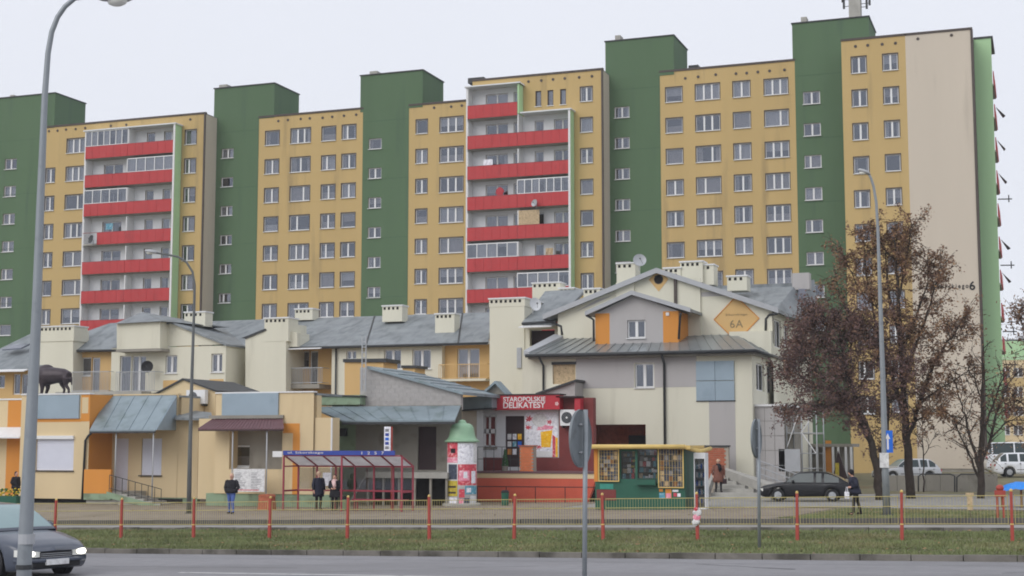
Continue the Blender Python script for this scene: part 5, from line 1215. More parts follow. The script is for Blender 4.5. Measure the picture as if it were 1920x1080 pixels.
# terrace
YT = 71.5
tx0, tx1 = P(893, 900, YT).x, P(1118, 900, YT).x; tz_ = P(1000, 884, YT).z
MB().box(tx0, tx1, YT, YK-.001, tz_-.1, tz_).build('terrace_floor', 'burgundy', de); 
MB().box(tx0, tx1-.05, YT+.04, YT+.3, P(1000, 897, YT).z, tz_-.101).build('terrace_band', 'vanilla', de)
MB().prism([(tx0, .12), (tx1-.45, .12), (tx1-.02, P(1000, 897.5, YT).z), (tx0, P(1000, 897.5, YT).z)], YT-.02, YT+.3).build('terrace_wall', 'terra', de)
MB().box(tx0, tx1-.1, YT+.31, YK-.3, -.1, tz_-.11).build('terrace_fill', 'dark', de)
rl = MB(); rx0, rx1 = P(895, 917, 70.6).x, P(1116, 917, 70.6).x; zrl = P(1000, 917, 70.6).z
rl.tube([(rx0, 70.6, zrl+.1), (rx1, 70.6, zrl+.12)], .022, 6)
for t_ in np.linspace(0, 1, 5): rl.tube([(rx0+(rx1-rx0)*t_, 70.6, .1), (rx0+(rx1-rx0)*t_, 70.6, zrl+.1)], .022, 6)
tag(rl.build('handrail', 'black'), 'thin dark pipe handrail running in front of the orange terrace wall', 'handrail')
rl = MB(); z_r = P(930, 838, YT+.2).z
for zz in (z_r, (z_r+tz_)/2): rl.tube([(tx0, YT+.2, zz), (P(972, 838, YT+.2).x, YT+.2, zz)], .015, 5)
for t_ in np.linspace(0, 1, 6): xx = tx0+(P(972, 838, YT+.2).x-tx0)*t_; rl.tube([(xx, YT+.2, tz_), (xx, YT+.2, z_r)], .015, 5)
rl.build('terrace_railing', 'darkmetal', de)
# brick pillar with individual bricks
bx0, bx1 = P(974, 850, YT+.1).x, P(999, 850, YT+.1).x; bz1 = P(986, 837, YT+.1).z
bp_ = thing('brick_pillar', 'short orange brick pillar with dark cap standing on the terrace edge', 'pillar', ((bx0+bx1)/2, YT+.4, tz_))
MB().box(bx0+.01, bx1-.01, YT+.11, YT+.69, tz_, bz1).build('mortar_core', 'mortar', bp_); nb = int((bz1-tz_)/.083); bm = MB().box(0, .118, 0, .06, 0, .065).mesh('brick', ['brickorange'])
bw = (bx1-bx0)/5
bm = MB().box(0, bw-.012, 0, .12, 0, .068).mesh('brick', ['brickorange'])
for i in range(nb):
    for j in range(5 if i % 2 == 0 else 4): inst('brick', bm, (bx0+.006+bw*j+(0 if i % 2 == 0 else bw/2), YT+.1+random.uniform(-.004, .004), tz_+.01+i*.083), bp_)
MB().box(bx0-.05, bx1+.05, YT+.05, YT+.75, bz1, bz1+.06).build('cap', 'brick', bp_)
# conifer in a pot
cp = P(947, 877, YT+.5); ct = thing('potted_conifer', 'narrow dark green potted conifer beside the delicatessen door', 'potted plant', (cp.x, cp.y, tz_))
MB().lathe((cp.x, cp.y, tz_), [(.13, 0), (.17, .25), (.15, .26), (.02, .24)], 12).build('pot', 'greyplaster', ct)
fl = MB(); rs = random.Random(2)
for i in range(420):
    hh = rs.uniform(.22, 1.05); rr = .2*(1-(hh-.2)/1.0)*rs.uniform(.4, 1); an = rs.uniform(0, 6.28); c_ = Vector((cp.x+rr*math.cos(an), cp.y+rr*math.sin(an), tz_+hh)); fl.poly([c_, c_+Vector((.05*math.cos(an+1), .05*math.sin(an+1), .05)), c_+Vector((0, 0, .1))])
fl.build('foliage', 'leafgreen', ct, kind='stuff')
acunit(1050, 1085, 768, 798, YK-.5, 'white air conditioner on the red wall beside the delicatessen sign')
# pier and little grey gable left of the delicatessen
pg = thing('shop_pavilion', 'narrow beige shop front with small grey gable between the depot and the delicatessen', 'shop building', (P(890, 940, 73).x, 73, 0))
YP = 73.0
wall(pg, YP, P(866, 850, YP).x, P(906, 850, YP).x, .1, P(890, 762, YP).z, 'posterpink' if False else 'beige'); decal(pg, P(894, 850, YP).x, P(906, 850, YP).x, .1, P(890, 765, YP).z, YP, 'loggia', 'white_pier', .03)
pprism(pg, [(893, 765), (893, 745), (928, 717), (951, 741), (951, 765)], YP+.6, YP+1.0, 'greyplaster', 'gable')
for a_, b_ in (((888, 749), (928, 714)), ((928, 714), (953, 741))): pprism(pg, [a_, b_, (b_[0], b_[1]+5), (a_[0], a_[1]+5)], YP+.3, YP+1.2, 'roofgreen', 'roof')
pprism(pg, [(862, 768), (862, 745), (922, 742), (922, 764)], YP-.5, YP+.28, 'roofgreen', 'eaves')
pprism(pg, [(862, 771), (862, 768.2), (922, 764.2), (922, 767)], YP-.55, YP+.2, 'darkmetal', 'eaves_board')
MB().box(P(866, 850, YP).x, P(893, 850, YP).x, YP+.3, YP+.95, .1, P(890, 765, YP).z-.1).build('rear_range', 'greyplaster', pg)
# ---------------------------------------------------------------- newspaper kiosk
YQ = 61.6
kz = gz(P(1200, 950, YQ).x, YQ)
ki = thing('newspaper_kiosk', 'green and yellow newspaper kiosk with packed display windows and barred shutters', 'kiosk', (P(1200, 950, YQ).x, YQ, kz))
Q = lambda px, py, Y=YQ: P(px, py, Y)
kx0, kx1 = Q(1116, 900).x, Q(1284, 900).x; kzt = Q(1200, 842).z
panes_ = [(1164, 1191, 846, 898), (1195, 1232, 843, 897)]
hs = [hole(YQ, a_, c_, b_, d_) for a_, b_, c_, d_ in panes_]
wall(ki, YQ, kx0, kx1, kz, kzt, 'kioskgreen', hs, depth=.1)
MB().poly([(kx1, YQ, kz), (kx1, YQ+2.1, kz), (kx1, YQ+2.1, kzt), (kx1, YQ, kzt)]).poly([(kx0, YQ, kz), (kx0, YQ+2.1, kz), (kx0, YQ+2.1, kzt), (kx0, YQ, kzt)]).poly([(kx0, YQ+2.1, kz), (kx1, YQ+2.1, kz), (kx1, YQ+2.1, kzt), (kx0, YQ+2.1, kzt)]).build('body', 'kioskgreen', ki)
MB().box(kx0-.15, kx1+.35, YQ-.4, YQ+2.3, kzt+.001, kzt+.16).build('roof', 'kioskyellow', ki)
rk = MB().tube([(kx0-.15, YQ-.42, kzt+.1), (kx1+.1, YQ-.42, kzt+.1)], .1, 8).tube([(kx1+.1, YQ-.42, kzt+.1), (kx1+.3, YQ+.2, kzt-.02), (kx1+.5, YQ+1.0, kzt-.1), (kx1+.65, YQ+2.2, kzt+.02)], .09, 8).build('rim', 'kioskyellow', ki, smooth=True)
for hh_ in hs:
    MB().box(hh_[0]-.02, hh_[1]+.02, YQ+.62, YQ+.66, hh_[2]-.1, hh_[3]+.02).box(hh_[0]-.02, hh_[0]-.001, YQ+.11, YQ+.62, hh_[2], hh_[3]).box(hh_[1]+.001, hh_[1]+.02, YQ+.11, YQ+.62, hh_[2], hh_[3]).build('display_case', 'black', ki)
    wo = MB().box(hh_[0], hh_[1], YQ+.05, YQ+.056, hh_[2], hh_[3]).build('window_pane', 'clearpane', ki)
    rs = random.Random(int(hh_[0]*100)); rows_ = 5
    for r_i in range(rows_):
        z0_ = hh_[2]+(hh_[3]-hh_[2])*r_i/rows_; zz1 = hh_[2]+(hh_[3]-hh_[2])*(r_i+.85)/rows_; xx = hh_[0]+.03
        while xx < hh_[1]-.1:
            ww = rs.uniform(.06, .2); mg = MB().box(xx, min(hh_[1]-.01, xx+ww-.012), YQ+.14+.06*r_i, YQ+.15+.06*r_i, z0_+.01, zz1-rs.uniform(-.05, .12))
            mg.build('magazine', rs.choice(['posterwhite', 'posterteal', 'posterpink', 'posterdark', 'posterred', 'paper', 'posteryellow', 'posterdark', 'kraft', 'posterteal', 'grey']), ki); xx += ww
# counter shelf
sh_ = hole(YQ, 1194, 899, 1232, 909); MB().box(sh_[0], sh_[1], YQ-.3, YQ-.001, sh_[2], sh_[2]+.05).box(sh_[0], sh_[1], YQ-.3, YQ-.28, sh_[2]+.05, sh_[3]).build('counter', 'kioskgreen', ki)
decal(ki, sh_[0]+.02, sh_[1]-.02, sh_[2]+.06, sh_[3]+.02, YQ, 'black', 'counter_window', .01)
def barred(px0, px1, py0, py1, nvert, nh_):
    h = hole(YQ-.08, px0, py0, px1, py1); f = MB(); t_ = .045
    f.box(h[0], h[1], YQ-.12, YQ-.07, h[2], h[2]+t_).box(h[0], h[1], YQ-.12, YQ-.07, h[3]-t_, h[3]).box(h[0], h[0]+t_, YQ-.12, YQ-.07, h[2]+t_, h[3]-t_).box(h[1]-t_, h[1], YQ-.12, YQ-.07, h[2]+t_, h[3]-t_)
    o = f.build('shutter_frame', 'kioskyellow', ki)
    MB().box(h[0]+.02, h[1]-.02, YQ-.05, YQ-.002, h[2]+.02, h[3]-.02).build('display_board', 'posterdark', o)
    rs = random.Random(px0)
    for i in range(7):
        for j in range(5):
            xx = h[0]+.08+(h[1]-h[0]-.16)*j/5; zz = h[2]+.08+(h[3]-h[2]-.16)*i/7
            if rs.random() < .75: MB().box(xx, xx+(h[1]-h[0])/6.5, YQ-.056, YQ-.0505, zz, zz+(h[3]-h[2])/9).build('magazine', rs.choice(['kraft', 'grey', 'posterdark', 'maroondeep', 'darkmetal', 'wood']), o)
    for i in range(1, nvert): xx = h[0]+(h[1]-h[0])*i/nvert; MB().box(xx-.005, xx+.005, YQ-.1, YQ-.085, h[2]+t_, h[3]-t_).build('bar', 'kioskyellow', o)
    hb = MB()
    for i in range(1, nh_): zz = h[2]+(h[3]-h[2])*i/nh_; hb.box(h[0]+t_, h[1]-t_, YQ-.099, YQ-.087, zz-.004, zz+.004)
    hb.build('cross_bars', 'kioskyellow', o)
barred(1122, 1161, 842, 903, 7, 9); barred(1234, 1282, 839, 915, 9, 6)
decal(ki, Q(1114, 870).x, Q(1121, 870).x, Q(1118, 903).z, Q(1118, 842).z, YQ, 'orange', 'corner_panel', .02); decal(ki, Q(1125, 912).x, Q(1150, 912).x, Q(1138, 917).z, Q(1138, 907).z, YQ, 'teal', 'teal_panel', .02)
decal(ki, Q(1119, 925).x, Q(1155, 925).x, Q(1138, 938).z, Q(1138, 918).z, YQ, 'maroon', 'maroon_panel', .02)
rs = random.Random(8)
for px0_, px1_, py0_, py1_, m_ in ((1236, 1247, 924, 935, 'posterteal'), (1236, 1243, 917, 922, 'orange'), (1248, 1259, 917, 935, 'orange'), (1249, 1258, 925, 934, 'posterpink'), (1261, 1272, 918, 922, 'posterwhite'), (1263, 1269, 924, 931, 'posterred'), (1270, 1276, 925, 931, 'posterwhite')):
    decal(ki, Q(px0_, 925).x, Q(px1_, 925).x, Q(1255, py1_).z, Q(1255, py0_).z, YQ-(.001 if m_ != 'posterpink' else .008), m_, 'sticker', .005)
# drinks fridge at the kiosk side
fx = Q(1301, 890, YQ+.3).x; fz1 = Q(1310, 849, YQ+.3).z
fr_ = thing('drinks_fridge', 'tall glass fronted drinks fridge standing against the right side of the kiosk', 'fridge', (fx+.25, YQ+.3, kz))
MB().box(fx, fx+.5, YQ+.3, YQ+.9, kz, kz+.12).box(fx, fx+.5, YQ+.3, YQ+.9, fz1-.25, fz1).box(fx, fx+.04, YQ+.3, YQ+.9, kz+.12, fz1-.25).box(fx+.46, fx+.5, YQ+.3, YQ+.9, kz+.12, fz1-.25).box(fx+.04, fx+.46, YQ+.86, YQ+.9, kz+.12, fz1-.25).build('cabinet', 'loggia', fr_)
for i in range(5): MB().box(fx+.04, fx+.46, YQ+.4, YQ+.85, kz+.3+i*.36, kz+.32+i*.36).build('shelf', 'zinc', fr_)
for i in range(5):
    for j in range(4): MB().lathe((fx+.1+.1*j, YQ+.45, kz+.32+i*.36), [(.035, 0), (.035, .15), (.012, .2), (.012, .23)], 8).build('bottle', ['posterteal', 'posterwhite', 'bluesign', 'paper'][(i+j) % 4], fr_)
MB().box(fx+.04, fx+.46, YQ+.3, YQ+.31, kz+.12, fz1-.25).build('glass_door', 'clearpane', fr_)
# ---------------------------------------------------------------- advertising column
ac = G(866, 949); ad = thing('advertising_column', 'round white advertising column with mint green bell roof pasted with red and yellow posters', 'advertising column', ac)
r_c = .72; zt_c = PD(866, 829, (ac-O).dot(_f0)).z; MB().lathe(ac, [(.95, -.1), (.95, .12), (.8, .16)], 28).build('base', 'concrete', ad, smooth=False)
MB().lathe(ac, [(r_c, .12), (r_c, zt_c-ac.z)], 40).build('drum', 'white', ad, smooth=True)
hc = zt_c-ac.z
MB().lathe(ac, [(.84, hc), (.86, hc+.05), (.74, hc+.13), (.66, hc+.25), (.61, hc+.45), (.57, hc+.68), (.5, hc+.82), (.36, hc+.9), (.22, hc+.92), (.19, hc+1.0), (.14, hc+1.06), (.02, hc+1.09)], 36).build('bell_roof', 'mintgreen', ad, smooth=True)
toc = math.atan2(-ac.y, -ac.x)
def arc(a0, a1, z0, z1, m, nm='poster', rr=.006, par=None):
    """a in 'photo' units: -1 left edge .. 1 right edge of the drum as seen from the road"""
    A0 = toc+math.asin(max(-1, a0)); A1 = toc+math.asin(min(1, a1)); n = 10; b = MB()
    for i in range(n):
        t0_ = A0+(A1-A0)*i/n; t1_ = A0+(A1-A0)*(i+1)/n; R0 = r_c+rr
        b.poly([(ac.x+R0*math.cos(t0_), ac.y+R0*math.sin(t0_), ac.z+z0*hc), (ac.x+R0*math.cos(t1_), ac.y+R0*math.sin(t1_), ac.z+z0*hc), (ac.x+R0*math.cos(t1_), ac.y+R0*math.sin(t1_), ac.z+z1*hc), (ac.x+R0*math.cos(t0_), ac.y+R0*math.sin(t0_), ac.z+z1*hc)])
    return b.build(nm, m, par or ad)
p_ = arc(-.98, -.3, .76, .995, 'posterred'); arc(-.75, -.45, .83, .9, 'black', 'print', .009, p_); arc(-.98, -.3, .68, .755, 'posterpink')
arc(-.27, .75, .66, .98, 'posterwhite'); arc(.78, .98, .68, .98, 'paper'); p_ = arc(-.9, -.33, .42, .655, 'posterdark'); arc(-.78, -.6, .46, .6, 'posterwhite', 'print', .009, p_) if False else None
p_ = arc(-.97, -.3, .16, .4, 'posteryellow'); arc(-.9, -.4, .2, .23, 'text_dark', 'print', .009, p_); arc(-.9, -.4, .29, .32, 'text_dark', 'print', .009, p_)
p_ = arc(-.27, .97, .33, .655, 'posterred'); arc(-.2, .5, .4, .56, 'posterpink', 'print', .009, p_); arc(.1, .35, .44, .54, 'posterwhite', 'print', .012, p_); arc(.62, .9, .36, .55, 'posterwhite', 'print', .009, p_)
p_ = arc(.2, .97, .19, .32, 'posterteal'); arc(.3, .6, .22, .29, 'posterwhite', 'print', .009, p_); arc(-.2, .18, .14, .27, 'posterred'); arc(.15, .5, .03, .13, 'posterdark'); arc(-.2, .1, .04, .12, 'posterpink'); arc(-.97, -.32, .01, .14, 'posterwhite'); arc(.55, .95, .02, .17, 'paper')
# ---------------------------------------------------------------- bus shelter
YH1 = 59.6; YH2 = YH1+1.35
sz = gz(P(650, 955, YH1).x, YH1)
bs = thing('bus_shelter', 'red framed bus shelter with blue lettered band and translucent sloping roof', 'bus shelter', (P(650, 955, YH1).x, YH1, sz))
H1 = lambda px, py: P(px, py, YH1); H2 = lambda px, py: P(px, py, YH2)
hx0, hx1 = H1(531, 900).x, H1(753, 900).x; zft = H1(640, 845).z; zfb = H1(640, 853.5).z; zbt = H2(660, 873).z
bnd = MB().box(hx0, H1(741, 850).x, YH1-.06, YH1-.01, zfb, zft).build('sign_band', 'bandblue', bs)
text('ul. Sikorskiego', 'lettering', bnd, (H1(574, 849).x, YH1-.068, (zft+zfb)/2), .13, 'text_white', 1.1, .004, width=H1(607, 849).x-H1(541, 849).x); text('1  2  5  7', 'lettering', bnd, (H1(700, 849).x, YH1-.068, (zft+zfb)/2), .13, 'text_white', 1.1, .004, width=H1(722, 849).x-H1(680, 849).x)
fs2 = MB().box(H1(512, 850).x, hx0-.05, YH1-.05, YH1-.02, H1(520, 857).z, H1(520, 846).z).build('stop_flag', 'white', bs)
n_r = 7
for i in range(n_r):
    t_ = i/(n_r-1); xx = hx0+.05+(hx1-hx0-.1)*t_
    MB().slab([(xx-.03, YH1, zfb+.02), (xx+.03, YH1, zfb+.02), (xx+.03, YH2, zbt+.02), (xx-.03, YH2, zbt+.02)], (0, 0, -.07)).build('rafter', 'shelterred', bs)
    MB().box(xx-.035, xx+.035, YH2-.035, YH2+.035, sz, zbt-.06).build('post', 'shelterred', bs)
    if i < n_r-1:
        x2_ = hx0+.05+(hx1-hx0-.1)*(i+1)/(n_r-1)
        MB().slab([(xx+.035, YH1+.02, zfb+.01), (x2_-.035, YH1+.02, zfb+.01), (x2_-.035, YH2, zbt+.01), (xx+.035, YH2, zbt+.01)], (0, 0, -.015)).build('roof_panel', 'polysheet', bs)
        MB().box(xx+.04, x2_-.04, YH2-.004, YH2+.004, sz+.95, zbt-.1).build('glass_panel', 'clearpane', bs)
for xx in (hx0, H1(640, 900).x, hx1): MB().box(xx-.035, xx+.035, YH1-.005, YH1+.065, sz, zfb-.06).build('post', 'shelterred', bs)
for a_, b_, c_, d_, e_, f_ in ((hx0, hx1, YH2-.03, YH2+.03, zbt-.07, zbt-.0), (hx0, hx1, YH1-.0, YH1+.06, zfb-.055, zfb+.0), (hx0+.09, hx1-.09, YH2-.045, YH2-.04+.01, sz+.85, sz+.93), (hx0-.025, hx0+.025, YH1+.07, YH2-.04, sz+.85, sz+.93), (hx1-.025, hx1+.025, YH1+.07, YH2-.04, sz+.85, sz+.93), (hx0-.025, hx0+.025, YH1+.07, YH2-.04, zbt-.06, zbt), (hx1-.025, hx1+.025, YH1+.07, YH2-.04, zbt-.06, zbt)): MB().box(a_, b_, c_, d_, e_, f_).build('rail', 'shelterred', bs)
MB().box((hx0+hx1)/2+.1, hx1-.2, YH2-.5, YH2-.06, sz+.47, sz+.53).build('bench', 'shelterred', bs)
for xx in ((hx0+hx1)/2+.3, hx1-.5): MB().box(xx-.03, xx+.03, YH2-.35, YH2-.3, sz, sz+.469).build('bench_leg', 'shelterred', bs)
MB().box(H2(607, 900).x, H2(622, 900).x, YH2-.1, YH2-.06, sz+1.1, sz+1.7).build('timetable', 'posterwhite', bs)
# vertical flag sign
vx = P(728, 820, 62).x; vs_ = thing('vertical_sign', 'narrow upright white, red and blue advertising sign behind the bus shelter roof', 'sign', (vx, 62, gz(vx, 62)))
vz0, vz1 = P(728, 846, 62).z, P(728, 800, 62).z; MB().tube([(vx+.17, 62.03, gz(vx, 62)), (vx+.17, 62.03, vz1)], .035, 8).build('pole', 'redpost', vs_)
MB().box(vx-.2, vx+.12, 61.98, 62.02, vz0, vz1).build('panel', 'posterwhite', vs_)
for i, m_ in enumerate(('grey', 'bandblue', 'bluesign', 'bandblue', 'grey')): zz = vz1-.1-i*.2; MB().box(vx-.14, vx+.04, 61.965, 61.978, zz-.13, zz).build('letter_block', m_, vs_)
# bins
def bin_(px, py, w, h, m, label, lid='black'):
    g = G(px, py); t = thing('litter_bin', label, 'litter bin', g)
    MB().lathe(g, [(w*.42, .04), (w*.5, h*.85), (w*.47, h*.85)], 16).build('body', m, t, smooth=False); MB().lathe((g.x, g.y, g.z+h*.85), [(w*.52, 0), (w*.52, .05), (w*.35, .12), (.02, .13)], 16).build('lid', lid, t); MB().tube([(g.x, g.y+w*.55, g.z), (g.x, g.y+w*.55, g.z+h)], .025, 6).build('post', 'darkmetal', t)
bin_(947, 949, .38, .75, 'kioskgreen', 'dark green litter bin in front of the orange terrace wall'); bin_(645, 957, .3, .6, 'mintgreen', 'pale green litter bin under the middle of the bus shelter')
g = G(494, 957); tag(MB().prism([(g.x-.32, g.z), (g.x+.32, g.z), (g.x+.26, g.z+.62), (g.x-.26, g.z+.62)], g.y, g.y+.6).prism([(g.x-.3, g.z+.62), (g.x+.3, g.z+.62), (g.x+.2, g.z+.72), (g.x-.2, g.z+.72)], g.y-.03, g.y+.63).build('planter', 'brick'), 'brown red concrete planter box near the price board', 'planter')
# ---------------------------------------------------------------- street lamps and signs
def lamp_head(b, p, d, L=.55, w=.16, m=0):
    d = Vector(d).normalized(); s = Vector((-d.y, d.x, 0))
    pts = [(0, .4, .06), (.15, .9, .1), (.5, 1, .12), (.85, .8, .09), (1, .3, .03)]
    rings = []
    for t_, ww, hh in pts:
        c = Vector(p)+d*L*t_
        rings.append([c+s*w*ww*math.cos(a)+Vector((0, 0, (hh if math.sin(a) > 0 else hh*.45)*math.sin(a))) for a in np.linspace(0, 2*math.pi, 12, endpoint=False)])
    vv = [q for r_ in rings for q in r_]; fs = [(i*12+j, i*12+(j+1) % 12, (i+1)*12+(j+1) % 12, (i+1)*12+j) for i in range(len(pts)-1) for j in range(12)]+[tuple(range(11, -1, -1)), tuple((len(pts)-1)*12+j for j in range(12))]
    return b.add(vv, fs, m)
def street_lamp(pix, D, base, label, r0, r1, head_dir=None, headL=.6, pm='polegrey'):
    """pix: pole and arm traced upward at distance D; base: ground point"""
    pts = [PD(a, b, D) for a, b in pix]
    t = thing('street_lamp', label, 'street lamp', base, 'curved arm street lamps along the road')
    pts = [Vector((base.x, base.y, base.z-.1))]+pts
    n = len(pts); L = [0]
    for i in range(1, n): L.append(L[-1]+(pts[i]-pts[i-1]).length)
    rad = [r1+(r0-r1)*(1-l/L[-1])**1.3 for l in L]
    MB().tube(pts, rad, 14).build('pole', pm, t, smooth=True)
    MB().lathe(base, [(r0*1.7, -.05), (r0*1.7, .03), (r0*1.1, .05)], 14).build('base_plate', 'darkmetal', t)
    d = head_dir or (pts[-1]-pts[-2]); lamp_head(MB(), pts[-1]-Vector(d).normalized()*.05, d, headL).build('lamp_head', 'zinc', t, smooth=True)
    hb = MB(); c = pts[-1]+Vector(d).normalized()*headL*.5; hb.ell((c.x, c.y, c.z-.05), (headL*.3, headL*.3*.7, .07), 6); hb.build('lamp_glass', 'poly', t, smooth=True)
    return t
D0 = 19.6; bpt = PD(40, 1240, D0); bpt.z = gz(bpt.x, bpt.y)
pxs = [(46, 1050), (58, 800), (68, 600), (77, 350), (84, 180), (90, 100), (97, 60), (108, 32), (122, 12), (140, -3), (165, -7), (186, -6)]
L1 = street_lamp(pxs, D0, bpt, 'near grey street lamp at the far left, its arm curving over the road', .108, .032, headL=.5)
pa_ = PD(46, 1050, D0); MB().lathe((pa_.x, pa_.y-.0, pa_.z-.12), [(.11, 0), (.11, .06)], 12).build('collar', 'darkmetal', L1)
st_ = PD(41, 1020, D0); MB().lathe((PD(49.5, 1020, D0).x, PD(49.5, 1020, D0).y, st_.z), [(.108, 0), (.108, .13)], 14).build('sticker_band', 'zinc', L1)
b_ = G(354, 963); Dm_ = (b_-O).dot(_f0)
street_lamp([(356, 850), (360, 700), (364, 580), (365, 535), (361, 510), (350, 492), (335, 482), (312, 477), (292, 474)], Dm_, b_, 'slim dark street lamp rising between the two shops, arm bent to the left', .11, .045, headL=.55, pm='lampdark')
b_ = G(1663, 966); Dm_ = (b_-O).dot(_f0)
L3 = street_lamp([(1660, 880), (1655, 700), (1649, 520), (1646, 430), (1643, 380), (1638, 350), (1633, 334), (1629, 326)], Dm_, b_, 'tall pale grey street lamp in front of the brown leaved trees at the right', .15, .05, head_dir=-_r*.7+Vector((0, 0, .25)), headL=.5)
bs_ = PD(1665, 828, Dm_-.15); sg_ = thing('one_way_sign', 'blue one way sign with white arrow hung on the right street lamp', 'traffic sign', bs_)
sg_m = MB().box(-.2, .2, -.01, .01, -.42, .42).build('plate', 'bluesign', sg_, local=True)
MB().box(-.035, .035, -.016, -.011, -.3, .12).prism([(-.1, .1), (.1, .1), (0, .32)], -.016, -.011).build('arrow', 'text_white', sg_, local=True); MB().box(-.2, .2, .011, .03, .2, .24).box(-.2, .2, .011, .03, -.24, -.2).build('bracket', 'zinc', sg_, local=True); sg_.rotation_euler.z = YAW-R(42)
np_ = PD(1658, 863, Dm_-.17); MB().box(np_.x-.17, np_.x+.17, np_.y-.02, np_.y+.02, np_.z-.28, np_.z+.28).build('notice', 'paper', L3)
def disc_sign(px, pyc, pyb, D, r, squash, label, pole_top, ground=None):
    vr = (_f0+_r*((px-960)/FPX)).normalized(); vs_ = Vector((vr.y, -vr.x, 0))
    c = PD(px, pyc, D); base = PD(px+2, pyb, D); base.z = gz(base.x, base.y)
    t = thing('round_road_sign', label, 'traffic sign', base, 'round road signs seen from behind')
    ang = math.acos(squash); ax = (vr*math.cos(ang)-vs_*math.sin(ang)); pt_ = PD(pole_top[0], pole_top[1], D)
    MB().tube([base-Vector((0, 0, .1)), Vector((pt_.x, pt_.y, pt_.z))], .038, 10).build('pole', 'polegrey', t, smooth=True)
    u = ax.cross(Vector((0, 0, 1))).normalized(); v = Vector((0, 0, 1)); cc = c+ax*.05
    def ring(rr, d, n=40): return [cc+(u*math.cos(2*math.pi*j/n)+v*math.sin(2*math.pi*j/n))*rr+ax*d for j in range(n)]
    n = 40; b = MB(); R1, R2, R3, R4 = ring(r*.965, 0), ring(r, -.02), ring(r, .02), ring(r*.965, .012)
    vv = R1+R2+R3+R4; fs = [tuple(range(n-1, -1, -1))]
    for k in range(3): fs += [(k*n+j, k*n+(j+1) % n, (k+1)*n+(j+1) % n, (k+1)*n+j) for j in range(n)]
    fs.append(tuple(3*n+j for j in range(n)))
    b.add(vv, fs).build('disc', 'zincdark', t)
    br = MB()
    for h in (-.22, .22): q = cc+Vector((0, 0, h))-ax*.03; br.tube([q-u*r*.22, q+u*r*.22], .016, 6)
    br.build('bracket', 'zinc', t); return t
mat('zincdark', C(112, 118, 122, .8), .6, .08, 3, metal=.3, dirt=(C(86, 88, 90, .8), 4, .55, .6))
disc_sign(1094, 822, 1193, 23.4, .46, .36, 'nearer round sign back on a grey pole in front of the delicatessen', (1098, 768))
disc_sign(1422, 822, 1044, 34.2, .45, .25, 'farther round sign back seen almost edge on beside the clad extension', (1422, 786))
